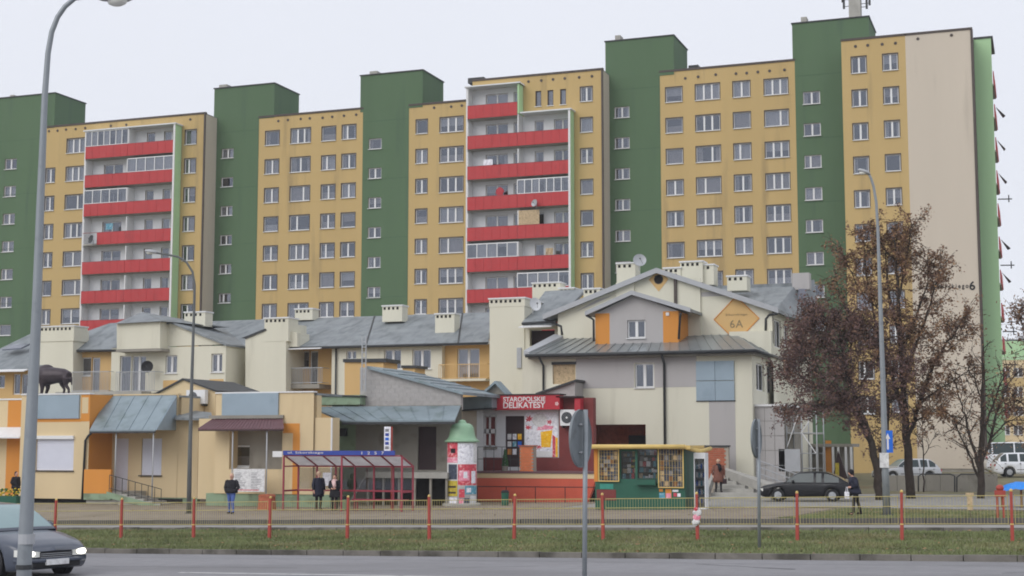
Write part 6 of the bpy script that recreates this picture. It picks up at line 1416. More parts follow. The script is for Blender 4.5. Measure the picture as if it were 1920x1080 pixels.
# ---------------------------------------------------------------- cars
def car(name, label, pos, rz, L, W, H, paint, prof, ws, rw, roof_z, belt, glass='carglass', wheel='zinc', wb=2.6, wr=.31, lights='poly', lit=False, plate=True, kind='car', group=None):
    """x forward. prof: (x, z) of bonnet/belt line; ws=(base x, top x) windscreen; rw=(top x, base x) rear window"""
    if paint not in M: raise KeyError(paint)
    t = thing(name, label, kind, (0, 0, 0), group)
    xs = np.linspace(-L/2, L/2, 73); ax_ = (wb/2+.02, -wb/2+.02)
    px_, pz_ = zip(*prof)
    def top(x_): return float(np.interp(x_, px_, pz_))
    def hw(x_):
        e = abs(x_)/(L/2); return W/2*(1-.16*max(0, (e-.72)/.28)**2.2-.03*max(0, (e-.4)))
    rings = []; T = [0, .25, .5, .72, .9, 1]
    for x_ in xs:
        e = abs(x_)/(L/2); zb = .2+.14*max(0, (e-.86)/.14)**1.5; zt = top(x_); w = hw(x_)
        zo = zb
        for a in ax_:
            d = abs(x_-a); ra = wr+.065
            if d < ra: zo = max(zo, wr+math.sqrt(ra*ra-d*d))
        ring = [(x_, 0, zo), (x_, w*.78, zo)]
        for k, tt in enumerate(T):
            z_ = zo+(max(zt-.05, zo+.03)-zo)*tt; ww = w*(.955+.045*math.sin(math.pi*min(1, .15+tt*.75)))
            if tt == 1: ww = w*.955
            ring.append((x_, ww, z_))
        ring += [(x_, w*.87, zt-.008), (x_, w*.6, zt+.018), (x_, 0, zt+.028)]
        rings.append(ring)
    n = len(rings[0]); vv = []; fs = []
    for r_ in rings: vv += [(a, b, c) for a, b, c in r_]+[(a, -b, c) for a, b, c in r_]
    m2 = 2*n
    for i in range(len(rings)-1):
        for j in range(n-1):
            fs.append((i*m2+j, (i+1)*m2+j, (i+1)*m2+j+1, i*m2+j+1)); fs.append((i*m2+n+j+1, (i+1)*m2+n+j+1, (i+1)*m2+n+j, i*m2+n+j))
    for i in (0, len(rings)-1):
        f = [i*m2+j for j in range(n)]+[i*m2+n+j for j in range(n-2, 0, -1)]; fs.append(tuple(f))
    body = MB().add(vv, fs).build('body', [paint], t, smooth=True, local=True)
    sv = MB()
    # cabin
    cx = np.linspace(rw[1], ws[0], 49); vv = []; fs = []; mi = []; rg = []
    def rh(x_):
        if x_ > ws[1]: u_ = (ws[0]-x_)/(ws[0]-ws[1]); return belt+(roof_z-belt)*(1-(1-u_)**1.35)
        if x_ < rw[0]: u_ = (x_-rw[1])/(rw[0]-rw[1]); return belt+(roof_z-belt)*(1-(1-u_)**1.4)
        return roof_z+.025*math.sin(math.pi*(x_-rw[0])/(ws[1]-rw[0]))
    for x_ in cx:
        h = rh(x_); fr_ = (h-belt)/(roof_z-belt); wbt = hw(x_)*.93; wt_ = wbt-.2*fr_
        rg.append([(x_, wbt, belt-.06), (x_, wbt-.012, belt+.01), (x_, wt_+.035*fr_, h-.07*fr_), (x_, wt_-.04, h-.015*fr_), (x_, wt_*.6, h+.006), (x_, 0, h+.01)])
    k_ = 6; m2 = 12
    for r_ in rg: vv += r_+[(a, -b, c) for a, b, c in r_]
    pil = [ws[0]-.62*(ws[0]-ws[1]), (ws[1]+rw[0])/2-.08, rw[0]+.02]
    for i in range(48):
        xm_ = (cx[i]+cx[i+1])/2
        for j in range(k_-1):
            g_ = 0
            if j == 1 and rw[1]+.42*(rw[0]-rw[1]) < xm_ < ws[0]-.12 and not (abs(xm_-pil[1]) < .06) and not (abs(xm_-(rw[0]+.12)) < .05) and not (ws[1]-.03 > xm_ > ws[1]-.1 and False): g_ = 1
            if j >= 3 and (xm_ > ws[1]+.03 or xm_ < rw[0]-.05) and ws[0]-.04 > xm_ > rw[1]+.05: g_ = 1
            if j == 2 and (xm_ > ws[1]+.03 or xm_ < rw[0]-.05): g_ = 0
            fs.append((i*m2+j, (i+1)*m2+j, (i+1)*m2+j+1, i*m2+j+1)); mi.append(g_ if g_ == 0 else (1 if j == 1 else (2 if xm_ > ws[1] else 3))); fs.append((i*m2+6+j+1, (i+1)*m2+6+j+1, (i+1)*m2+6+j, i*m2+6+j)); mi.append(g_ if g_ == 0 else (1 if j == 1 else (2 if xm_ > ws[1] else 3)))
    roof_f = [f for f, g_ in zip(fs, mi) if g_ == 0]
    MB().add(vv, roof_f).build('roof', [paint], t, smooth=True, local=True); 
    for k_i, nm_, gm_ in ((1, 'side_window', 'sideglass'), (2, 'windscreen', 'windscreensky' if lit else 'windscreen'), (3, 'rear_window', 'sideglass')): MB().add(vv, [f for f, g_ in zip(fs, mi) if g_ == k_i]).build(nm_, [gm_], t, smooth=True, local=True)
    MB().box(rw[1]+.3, ws[0]-.5, -hw(0)*.7, hw(0)*.7, belt-.3, belt-.08).box(-.5, -.3, -.5, .5, belt-.1, belt+.28).build('interior', 'dark', t, local=True)
    # wheels
    tyre = MB(); 
    def ringx(b, y0, y1, r0, r1, m=0, n=28):
        vv = []
        for (y_, r_) in ((y0, r0), (y0+.02*(1 if y1 > y0 else -1), r1), (y1-.02*(1 if y1 > y0 else -1), r1), (y1, r0)): vv += [(r_*math.cos(2*math.pi*j/n), y_, r_*math.sin(2*math.pi*j/n)) for j in range(n)]
        f_ = [(i*n+j, i*n+(j+1) % n, (i+1)*n+(j+1) % n, (i+1)*n+j) for i in range(3) for j in range(n)]+[tuple(range(n-1, -1, -1)), tuple(3*n+j for j in range(n))]
        return b.add(vv, f_, m)
    tm = ringx(MB(), -.1, .1, wr-.03, wr).mesh('wheel', ['black'])
    rm_ = MB(); ringx(rm_, -.105, -.08, wr*.55, wr*.62); 
    for k in range(5): a = k*2*math.pi/5; rm_.tube([(0, -.112, 0), (wr*.58*math.cos(a), -.11, wr*.58*math.sin(a))], .035, 6)
    rm_.tube([(0, -.125, 0), (0, -.1, 0)], .06, 10); rmm = rm_.mesh('rim', [wheel])
    for a in ax_:
        for sy in (-1, 1):
            w_ = bpy.data.objects.new('wheel', tm); col.objects.link(w_); w_.parent = t; w_.location = (a, sy*(hw(a)-.115), wr)
            r_ = bpy.data.objects.new('rim', rmm); col.objects.link(r_); r_.parent = w_
            if sy > 0: r_.rotation_euler.z = math.pi
    F = L/2; zf = top(F-.1)
    # front
    MB().prism([], 0, 0) if False else None
    for sy in (-1, 1):
        y0 = sy*(hw(F-.05)*.58); y1 = sy*(hw(F-.16)*.985)
        ye = sy*hw(F)*.97; yb = sy*(hw(F-.2)+.008); y0 = sy*hw(F)*.5
        lm = MB().add([(F+.014, y0, zf-.2), (F+.014, ye, zf-.2), (F-.2, yb, zf-.18), (F-.2, yb, zf-.05), (F-.01, ye, zf-.06), (F+.008, y0, zf-.1)], [(0, 1, 4, 5), (1, 2, 3, 4)])
        lm.build('headlight', 'poly', t, local=True)
        if lit: MB().ell((F+.012, sy*hw(F)*.82, zf-.13), (.03, .12, .06), 8).build('bulb', 'lamplit', t, smooth=True, local=True)
        MB().box(-F-.008, -F+.1, sy*hw(F-.05)*.62, sy*hw(-F+.05)*.97, top(-F+.1)-.24, top(-F+.1)-.1).build('tail_light', 'signred', t, local=True)
        mz = belt+.06; MB().ell((ws[0]-.42, sy*(hw(0)+.06), mz), (.07, .1, .07), 6).build('mirror', paint, t, local=True)
        for hx in ((ws[1]+rw[0])/2+.02, (ws[1]+rw[0])/2-.95): MB().box(hx-.1, hx+.02, sy*(hw(hx)+.0), sy*(hw(hx)+.02), belt-.14, belt-.11).build('door_handle', 'darkmetal', t, local=True)
        MB().box((ws[1]+rw[0])/2-.012, (ws[1]+rw[0])/2+.0, sy*(hw(0)*.9), sy*(hw(0)+.003), .32, belt-.05).build('door_gap', 'black', t, local=True)
    MB().box(F-.08, F+.018, -hw(F-.05)*.5, hw(F-.05)*.5, zf-.27, zf-.11).build('grille', 'black', t, local=True)
    gs = MB()
    for k in range(4): gs.box(F+.0, F+.024, -hw(F-.05)*.48, hw(F-.05)*.48, zf-.25+k*.035, zf-.24+k*.035)
    gs.build('grille_bars', 'zinc' if lit else 'darkmetal', t, local=True)
    MB().box(F-.06, F+.02, -hw(F-.05)*.75, hw(F-.05)*.75, .26, .36).build('air_intake', 'black', t, local=True)
    MB().tube([(F-.22, -hw(F-.2)*.99, .4), (F-.06, -hw(F-.05)*.9, .4), (F+.02, -hw(F-.05)*.5, .4), (F+.03, 0, .4), (F+.02, hw(F-.05)*.5, .4), (F-.06, hw(F-.05)*.9, .4), (F-.22, hw(F-.2)*.99, .4)], .045, 8).build('bumper', paint if lit else 'black', t, smooth=True, local=True)
    if plate: MB().box(F+.03, F+.085, -.26, .26, zf-.36, zf-.25).build('number_plate', 'paper', t, local=True); MB().box(-F-.02, -F, -.26, .26, top(-F+.1)-.22, top(-F+.1)-.11).build('number_plate', 'paper', t, local=True)
    for sy in (-1, 1): MB().tube([(-wb/2+.5, sy*(hw(0)+.002), .5), (wb/2-.5, sy*(hw(0)+.002), .5)], .018, 5).build('side_strip', 'black', t, local=True)
    t.location = pos; t.rotation_euler.z = rz; return t
def paint(name, c, rough=.3): mat(name, C(*c, .8), rough, .03, 1, spec=.5, coat=.6, dirt=(C(*[v*.8+18 for v in c], .8), 2, .55, .35))
mat('paint_grey', C(66, 72, 84, .8), .3, .03, 1, spec=.4, coat=.35, dirt=(C(84, 86, 90, .8), 2, .58, .35)); mat('paint_black', C(16, 16, 20, .8), .35, .03, 1, spec=.35, coat=.15); paint('paint_white', (206, 208, 212)); paint('paint_silver', (170, 172, 176))
ml = bpy.data.materials.new('lamplit'); ml.use_nodes = True; ml.node_tree.nodes['Principled BSDF'].inputs['Emission Color'].default_value = (1, .95, .82, 1); ml.node_tree.nodes['Principled BSDF'].inputs['Emission Strength'].default_value = 2.2; M['lamplit'] = ml
# moving grey car, front to the right
g0 = PD(88, 1072, 29.9); hd = -R(24.5)+YAW-R(13)
fwd = Vector((math.cos(hd), math.sin(hd), 0)); cpos = Vector((g0.x, g0.y, 0))-fwd*1.9; cpos.z = gz(cpos.x, cpos.y)+.013
car('parked_car' if False else 'moving_car', 'dark grey hatchback with lit headlights driving right behind the near street lamp', cpos, hd, 4.35, 1.78, 1.46, 'paint_grey',
    [(-2.18, .7), (-2.1, .88), (-1.7, .93), (.7, .95), (1.3, .88), (1.85, .76), (2.1, .66), (2.18, .55)], (1.0, .2), (-1.35, -2.0), 1.44, .94, wb=2.6, wr=.32, lit=True)
g1 = G(1510, 941); hd = math.pi+YAW-R(20)+R(3)
car('parked_car', 'black older hatchback parked side on behind the railing, nose to the left', Vector((g1.x, g1.y+.6, gz(g1.x, g1.y+.6)+.016)), hd, 4.4, 1.7, 1.4, 'paint_black',
    [(-2.2, .62), (-2.12, .84), (-1.8, .9), (.75, .92), (1.4, .84), (2.0, .72), (2.15, .64), (2.2, .56)], (.98, .25), (-.95, -2.0), 1.39, .9, wb=2.55, wr=.3)
g2_ = PD(1925, 906, 100); g2_.z = gz(g2_.x, g2_.y)+.018
car('parked_car', 'white estate car parked near the right edge with its rear to the left', Vector((g2_.x, g2_.y, g2_.z)), YAW+R(-6), 4.4, 1.8, 1.6, 'paint_white',
    [(-2.2, .7), (-2.15, .95), (-1.9, 1.02), (.8, 1.02), (1.4, .95), (2.05, .82), (2.2, .6)], (1.1, .4), (-1.5, -2.1), 1.6, 1.02, wb=2.6, wr=.33, group='cars parked beyond the trees')
g3 = PD(1915, 885, 112); g3.z = gz(g3.x, g3.y)+.018
car('parked_van', 'white van parked behind the white estate car', g3, YAW+R(-10), 5.2, 2.0, 2.3, 'paint_white',
    [(-2.6, .8), (-2.55, 1.3), (-2.4, 1.42), (1.5, 1.42), (2.0, 1.2), (2.5, .95), (2.6, .7)], (2.0, 1.3), (-2.3, -2.5), 2.3, 1.4, wb=3.2, wr=.36, kind='van', group='cars parked beyond the trees')
g4 = PD(1700, 892, 96); g4.z = gz(g4.x, g4.y)+.018
car('parked_car', 'silver car half hidden behind the tree trunks and street lamp', g4, YAW+math.pi+R(8), 4.2, 1.7, 1.45, 'paint_silver',
    [(-2.1, .62), (-2.0, .88), (-1.8, .92), (.7, .92), (1.3, .86), (2.0, .72), (2.1, .6)], (.95, .25), (-1.3, -1.9), 1.44, .92, wb=2.5, wr=.31, group='cars parked beyond the trees')
# ---------------------------------------------------------------- people
def remeshed(b, name, mats, parent, fn, voxel=.022, smooth_it=2):
    me = b.mesh('tmp', []); o = bpy.data.objects.new('tmp', me); col.objects.link(o)
    md = o.modifiers.new('r', 'REMESH'); md.mode = 'VOXEL'; md.voxel_size = voxel; md.use_smooth_shade = True
    sm = o.modifiers.new('s', 'SMOOTH'); sm.iterations = smooth_it; sm.factor = .5
    dg = bpy.context.evaluated_depsgraph_get(); m2 = bpy.data.meshes.new_from_object(o.evaluated_get(dg)); bpy.data.objects.remove(o)
    m2.name = name; m2.materials.clear()
    for k in mats: m2.materials.append(M[k])
    m2.polygons.foreach_set('material_index', [fn(p.center) for p in m2.polygons]); m2.polygons.foreach_set('use_smooth', [True]*len(m2.polygons))
    r_ = bpy.data.objects.new(name, m2); col.objects.link(r_); r_.parent = parent; return r_
def person(label, base, rz, h=1.72, top='blackcloth', legs='jeans', shoes='shoe', hair='hair', build_=1.0, hands='pocket', stride=.12, coat=None, coat_len=.75, lean=0., hood=None, bald=False, scarf=None, bag=None, group=None):
    t = thing('person', label, 'person', (0, 0, 0), group); s = h/1.75
    V = lambda x_, y_, z_: (x_, y_-lean*max(0, z_-.9), z_)
    b = MB()
    def limb(pts, rad, n=12): b.tube([V(*p) for p in pts], rad, n)
    w = build_
    b.tube([V(0, 0, .86), V(0, 0, .98), V(0, .01, 1.12), V(0, .0, 1.28), V(0, .01, 1.4), V(0, .01, 1.47)], [.13*w, .165*w, .155*w, .175*w, .15*w, .07], 16)
    for sx in (-1, 1):
        b.ell(V(sx*.1*w, 0, 1.3), (.11*w, .115*w, .14), 8); b.ell(V(sx*.16*w, .01, 1.4), (.085, .08, .075), 8)
        y_ = -stride*sx; hipx = .09*w; fx = sx*(.1+stride*.35)
        limb([(sx*hipx, 0, .92), (sx*(hipx+.01), y_*.5-.02, .52), (fx, y_+(.05 if sx > 0 else 0), .1)], [.105*w, .07, .048])
        limb([(fx, y_+.06, .06), (fx, y_-.06, .06), (fx*1.05, y_-.16, .045)], [.045, .05, .035], 10)
        sh = (sx*.2*w, .01, 1.41)
        if hands == 'pocket': pts = [sh, (sx*.285*w, .05, 1.14), (sx*.2*w, -.06, .96)]
        elif hands == 'front': pts = [sh, (sx*.26*w, .0, 1.14), (sx*.08, -.2, 1.08)]
        elif hands == 'swing': pts = [sh, (sx*.26*w, sx*.1, 1.14), (sx*.25*w, sx*.18-.06, .9)]
        else: pts = [sh, (sx*.27*w, .02, 1.14), (sx*.26*w, -.04, .88)]
        limb(pts, [.065, .052, .038]); e = Vector(pts[2]); dirn = (e-Vector(pts[1])).normalized()
        pc = e+dirn*.05; b.ell(V(*pc), (.035, .042, .045), 8)
        for k in range(4):
            q0 = pc+Vector((0, -.03+.02*k, 0))+dirn*.025; q1 = q0+dirn*(.045-.004*abs(k-1.5)); q2 = q1+dirn*.02+Vector((-sx*.015, 0, 0)); b.tube([V(*q0), V(*q1), V(*q2)], [.0125, .0115, .0105], 6)
        q0 = pc+Vector((0, -.03, .01)); b.tube([V(*q0), V(*(q0+Vector((0, -.03, 0))+dirn*.02))], [.0125, .011], 6)
    hy = -lean*.72
    limb([(0, .012, 1.42), (0, -.0, 1.55)], [.06, .052]); c = Vector((0, -.01, 1.635)); b.ell(V(*c), (.078, .098, .115), 12); b.ell(V(0, -.04, 1.575), (.052, .06, .05), 8); b.tube([V(0, -.1, 1.645), V(0, -.128, 1.612)], [.012, .02], 8)
    for sx in (-1, 1): b.ell(V(sx*.08, .0, 1.63), (.012, .022, .032), 6)
    def fn(p):
        z_ = p.z
        if z_ > 1.49: return 0
        if abs(p.x) > .21*w and z_ < .92 or (hands == 'front' and z_ < 1.14 and p.y < -.2-lean*.2 and z_ > 1.0): return 0
        if z_ < .085: return 3
        if z_ < .93: return 2
        return 1
    remeshed(b, 'body', ['skin', top, legs, shoes], t, fn, .018, 2)
    f = MB()
    for sx in (-1, 1): f.ell(V(sx*.032, -.1, 1.65), (.012, .008, .007), 5)
    f.build('eyes', 'dark', t, local=True); MB().box(-.025, .025, -.105-lean*.68, -.098-lean*.68, 1.575, 1.582).build('mouth', 'maroon', t, local=True)
    if not bald:
        hb = MB(); hb.ell(V(0, .018, 1.665), (.09, .102, .108), 10); hb.ell(V(0, .06, 1.6), (.08, .06, .09), 8); hb.build('hair', hair, t, smooth=True, local=True)
    if hood:
        hb = MB(); hb.ell(V(0, .015, 1.66), (.105, .115, .12), 10); hb.build('hat', hood, t, smooth=True, local=True); hb = MB().lathe(V(0, .0, 1.645), [(.1, 0), (.115, .02), (.11, .045), (.09, .05)], 16).build('hat_brim', hood, t, smooth=True, local=True)
    if coat:
        cb = MB(); prof = [(.235*w, .15, coat_len-.02 if coat_len > .3 else .3)]
        zs = [coat_len*.9, coat_len+.1, .95, 1.1, 1.28, 1.4, 1.47]
        rx = [.27*w, .26*w, .225*w, .205*w, .225*w, .2*w, .09]; ry = [.2, .19, .18, .165, .175, .13, .08]; n = 24; vv = []
        for z_, a_, c_ in zip(zs, rx, ry):
            for j in range(n): an = 2*math.pi*j/n; vv.append(V(a_*math.cos(an)*(1+.02*math.sin(an*5)), c_*math.sin(an)*(1+.03*math.sin(an*7+z_*3)), z_))
        cb.add(vv, [(i*n+j, i*n+(j+1) % n, (i+1)*n+(j+1) % n, (i+1)*n+j) for i in range(len(zs)-1) for j in range(n)]+[tuple(range(n-1, -1, -1))])
        for sx in (-1, 1):
            p_ = {'pocket': [(sx*.2*w, .01, 1.42), (sx*.295*w, .05, 1.14), (sx*.22*w, -.06, .98)], 'front': [(sx*.2*w, .01, 1.42), (sx*.27*w, 0, 1.14), (sx*.12, -.17, 1.08)]}.get(hands, [(sx*.2*w, .01, 1.42), (sx*.28*w, .02, 1.14), (sx*.27*w, -.03, .93)])
            cb.tube([V(*q) for q in p_], [.082, .068, .055], 12); cb.ell(V(sx*.185*w, .01, 1.4), (.09, .09, .08), 8)
        cb.build('coat', coat, t, smooth=True, local=True)
    if scarf:
        sb = MB(); sb.lathe(V(0, .0, 1.43), [(.1, 0), (.13, .03), (.12, .08), (.085, .1)], 16); sb.prism([(-.1, 1.46), (.1, 1.46), (.14, 1.2), (.02, 1.08), (-.03, 1.2)], -.23-lean*.4, -.18-lean*.4); sb.build('scarf', scarf, t, smooth=True, local=True)
    if bag:
        bb = MB(); bx_, by_, bz_ = bag[1]; bb.box(bx_-.12, bx_+.12, by_-.05, by_+.05, bz_-.16, bz_+.1); bb.tube([(bx_-.1, by_, bz_+.1), (bx_-.05, by_, bz_+.28), (bx_+.05, by_, bz_+.28), (bx_+.1, by_, bz_+.1)], .012, 6)
        bb.build('bag', bag[0], t, local=True)
    t.location = base; t.rotation_euler.z = rz; t.scale = (s, s, s); return t
def stand(px, py, off=0.): g = G(px, py); g.z += off; return g
bz = .012
def under(px): q = P(px, 950, 60.05); return Vector((q.x, 60.05, gz(q.x, 60.05)+.012))
person('man in black jacket and blue jeans standing on the pavement before the price board', stand(433, 964, bz), YAW+R(-15), 1.74, 'blackcloth', 'denim', hair='tan', build_=1.08, hands='pocket', stride=.12, coat='blackcloth', coat_len=1.0)
person('person in long dark coat with pale cap standing at the left under the bus shelter', under(597), YAW+R(35), 1.75, 'navy', 'blackcloth', hands='down', stride=.02, coat='navy', coat_len=.7, hood='tan')
person('woman in black coat and pale pink scarf standing in the bus shelter', under(627), YAW+R(-10), 1.62, 'blackcloth', 'blackcloth', hair='hair', hands='front', stride=.02, coat='blackcloth', coat_len=.72, scarf='pink', bag=('blackcloth', (.2, -.16, .85)))
wp = G(1606, 966); person('hunched person in dark hooded jacket with white bag walking left past the parked car', Vector((wp.x, wp.y, wp.z+.014)), YAW-R(80), 1.7, 'navy', 'blackcloth', build_=1.12, hands='front', stride=.26, coat='navy', coat_len=.9, lean=.25, hood='blackcloth', bag=('posterwhite', (0, -.38, .8)))
fpz = P(29, 934, 62.3); fpz.z = gz(fpz.x, fpz.y)+.012
person('person in black jacket and dark trousers standing beside the flower stall at the left edge', fpz, YAW+R(60), 1.6, 'blackcloth', 'blackcloth', hands='pocket', stride=.03, coat='blackcloth', coat_len=.9)
# ---------------------------------------------------------------- steps, ramp walls and brick wall by the house
YW = 80.2
st = thing('entrance_steps', 'wide pale concrete steps with sloping side walls leading up beside the brick wall', 'steps', (P(1370, 925, 73).x, 73, gz(P(1370, 925, 73).x, 73)))
gz0 = gz(P(1370, 925, 74).x, 74)
for i in range(6):
    Yi = 73.5+i*.95; z1 = gz0+.17*(i+1); x0_ = P(1327+i*5.5, 920, Yi).x; x1_ = P(1445-i*16, 920, Yi).x
    MB().box(x0_, x1_, Yi, Yi+.95 if i < 5 else Yi+4, gz0-.1, z1).build('step', 'concrete', st)
ztop_ = gz0+1.02
MB().slab([P(1322, 918, 73.4), P(1336, 881, 78.6), P(1341, 881, 78.6), P(1328, 918, 73.4)], (0, 0, -.5)).build('side_wall', 'concrete', st)
MB().slab([P(1450, 913, 73.6), P(1356, 879, 79.2), P(1362, 877, 79.4), P(1475, 913, 73.7)], (0, 0, -.45)).build('side_wall', 'concrete', st)
bw_ = thing('brick_wall', 'reddish brown brick wall with dark coping behind the woman on the steps', 'wall', (P(1342, 890, YW).x, YW, ztop_))
wx0, wx1 = P(1318, 860, YW).x, P(1366, 860, YW).x; wz1 = P(1342, 838, YW).z
MB().box(wx0, wx1, YW+.015, YW+.3, gz0, wz1).build('mortar_core', 'mortar', bw_)
bw2 = .3; bme = MB().box(.006, bw2-.006, 0, .03, .006, .112).mesh('brick', ['brick'])
nr_ = int((wz1-gz0)/.118); nc_ = int((wx1-wx0)/bw2)
for i in range(nr_):
    for j in range(nc_):
        if i*.118+gz0 > .9: inst('brick', bme, (wx0+j*bw2+(.0 if i % 2 else .08), YW-.004+random.uniform(-.004, .004), gz0+i*.118), bw_)
MB().box(wx0-.05, wx1+.05, YW-.06, YW+.36, wz1, wz1+.09).build('coping', 'darkmetal', bw_)
wpos = P(1347, 917, 74.9); wpos.z = gz0+.17*2
person('woman in long brown coat and pale hat carrying bags down the concrete steps', Vector((wpos.x, 74.95, gz0+.34)), YAW+R(5), 1.68, 'brown', 'blackcloth', hands='down', build_=1.15, stride=.08, coat='brown', coat_len=.62, hood='tan', scarf='blackcloth', bag=('maroondeep', (.3, -.1, .62)))
# glass handrail ramp right of the steps
hrp = thing('ramp_railing', 'pale grey metal ramp railing sloping down in front of the clad extension', 'railing', (P(1480, 905, 79).x, 79, gz(P(1480, 905, 79).x, 79)))
ra_, rb_ = P(1418, 862, 80.5), P(1505, 893, 78)
b = MB()
for dz_ in (0, -.35, -.7): b.tube([ra_+Vector((0, 0, dz_)), rb_+Vector((0, 0, dz_))], .03, 6)
for t_ in np.linspace(0, 1, 12): q_ = ra_.lerp(rb_, t_); b.tube([q_, q_+Vector((0, 0, -1.05))], .018, 5)
b.build('rail', 'zinc', hrp); MB().slab([ra_+Vector((0, .05, -1.0)), rb_+Vector((0, .05, -.95)), rb_+Vector((0, .05, -2.2)), ra_+Vector((0, .05, -2.8))], (0, .25, 0)).build('ramp_wall', 'concrete', hrp)
# galvanised scaffold frame beside the extension
scf = thing('scaffold', 'galvanised scaffold frame with braces standing between the clad extension and the tree', 'scaffold', (P(1490, 890, 84).x, 84, gz(P(1490, 890, 84).x, 84)))
for (px_, Y_) in ((1474, 83), (1487, 85.5), (1502, 83), (1515, 85.5), (1530, 83), (1543, 85.5)):
    q_ = P(px_, 760, Y_); MB().tube([(q_.x, Y_, gz(q_.x, Y_)), (q_.x, Y_, q_.z)], .035, 8).build('standard', 'zinc', scf, smooth=True)
for py_ in (770, 812, 850, 878):
    for Y_ in (83, 85.5): q0, q1 = P(1474 if Y_ == 83 else 1487, py_, Y_), P(1530 if Y_ == 83 else 1543, py_, Y_); MB().tube([q0, Vector((q1.x, Y_, q0.z))], .025, 6).build('ledger', 'zinc', scf)
for a_, b_ in (((1497, 775), (1476, 838)), ((1502, 812), (1530, 770)), ((1530, 850), (1504, 812))): MB().tube([P(*a_, 82.9), P(*b_, 82.9)], .03, 6).build('brace', 'white', scf)
MB().box(P(1474, 812, 83).x, P(1530, 812, 83).x, 83, 85.5, P(1500, 814, 83).z, P(1500, 812, 83).z).build('deck', 'concrete', scf)
q0 = P(1459, 842, 83); MB().box(P(1460, 850, 82.6).x, P(1500, 850, 82.6).x, 82.6, 82.66, P(1480, 884, 82.6).z, P(1480, 842, 82.6).z).build('infill_panel', 'zinc', scf)
# small shop annex and clutter seen between the trunks
an = thing('entrance_pavilion', 'low entrance pavilion with orange curtain and white posts behind the left tree', 'pavilion', (P(1560, 895, 100).x, 100, gz(P(1560, 895, 100).x, 100)))
Y_ = 100
MB().box(P(1506, 800, Y_).x, P(1597, 800, Y_).x, Y_, Y_+4, P(1550, 838, Y_).z, P(1550, 832, Y_).z).build('flat_roof', 'greyplaster', an)
for px_ in (1508, 1520, 1532, 1545, 1562, 1572, 1586, 1596): MB().box(P(px_, 860, Y_).x-.07, P(px_, 860, Y_).x+.07, Y_, Y_+.14, .6, P(1550, 838, Y_).z).build('post', 'white', an)
MB().box(P(1506, 860, Y_).x, P(1597, 860, Y_).x, Y_+1.0, Y_+1.1, .6, P(1550, 838, Y_).z).build('back_wall', 'greyplaster', an); MB().box(P(1547, 860, Y_).x, P(1558, 860, Y_).x, Y_+.3, Y_+.36, .7, P(1550, 826, Y_).z).build('curtain', 'orange', an)
MB().prism([(P(1564, 880, Y_).x, .8), (P(1592, 880, Y_).x, .8), (P(1574, 845, Y_).x, P(1574, 845, Y_).z)], Y_-.8, Y_-.6).build('sloping_panel', 'maroondeep', an); MB().box(P(1566, 880, Y_-1).x, P(1573, 880, Y_-1).x, Y_-1, Y_-.9, .7, P(1570, 868, Y_-1).z).build('yellow_board', 'posteryellow', an)
# low concrete wall and blue tarpaulin at the right
YL = 88
lw = thing('low_concrete_wall', 'long low dark grey concrete wall with a tubular rail in front of the beige end wall', 'wall', (P(1780, 910, YL).x, YL, gz(P(1780, 910, YL).x, YL)))
for i in range(8):
    a_ = P(1655+i*27, 905, YL).x; b_ = P(1655+(i+1)*27, 905, YL).x; MB().box(a_+.01, b_-.01, YL, YL+.25, .1, P(1760, 892 if i < 3 else 888, YL).z).build('wall_panel', 'greyplaster', lw)
MB().tube([P(1722, 925, YL-.6), P(1722, 893, YL-.6), P(1728, 889, YL-.6), P(1782, 889, YL-.6), P(1790, 893, YL-.6), P(1790, 925, YL-.6)], .04, 8).build('tube_rail', 'darkmetal', lw, smooth=True); MB().tube([P(1794, 925, YL-.6), P(1794, 895, YL-.6), P(1802, 889, YL-.6), P(1840, 889, YL-.6), P(1846, 925, YL-.6)], .04, 8).build('tube_rail', 'darkmetal', lw, smooth=True)
tb = MB(); Yt = 66
c0_ = P(1868, 918, Yt); c1_ = P(1960, 912, Yt); nn = 10
for i in range(nn):
    for j in range(6):
        def tp(i_, j_): u_ = i_/nn; v_ = j_/6; q_ = c0_.lerp(c1_, u_); return (q_.x, Yt+v_*1.8, q_.z+.34*math.sin(math.pi*min(1, v_*.9+.05))*min(1, u_*3+.2)+.03*math.sin(i_*2.1+j_*1.7)-.1)
        tb.poly([tp(i, j), tp(i+1, j), tp(i+1, j+1), tp(i, j+1)])
tb_ = thing('tarpaulin_heap', 'bright blue tarpaulin draped over a low trestle at the right edge', 'tarpaulin', (c0_.x+1, Yt, gz(c0_.x, Yt))); tb.build('tarpaulin', 'tarpblue', tb_, smooth=True)
for i in range(3): q_ = c0_.lerp(c1_, .1+.4*i); MB().box(q_.x-.04, q_.x+.04, Yt+.5, Yt+.58, gz(q_.x, Yt), q_.z+.1).box(q_.x-.04, q_.x+.04, Yt+1.2, Yt+1.28, gz(q_.x, Yt), q_.z+.1).build('trestle_leg', 'wood', tb_)
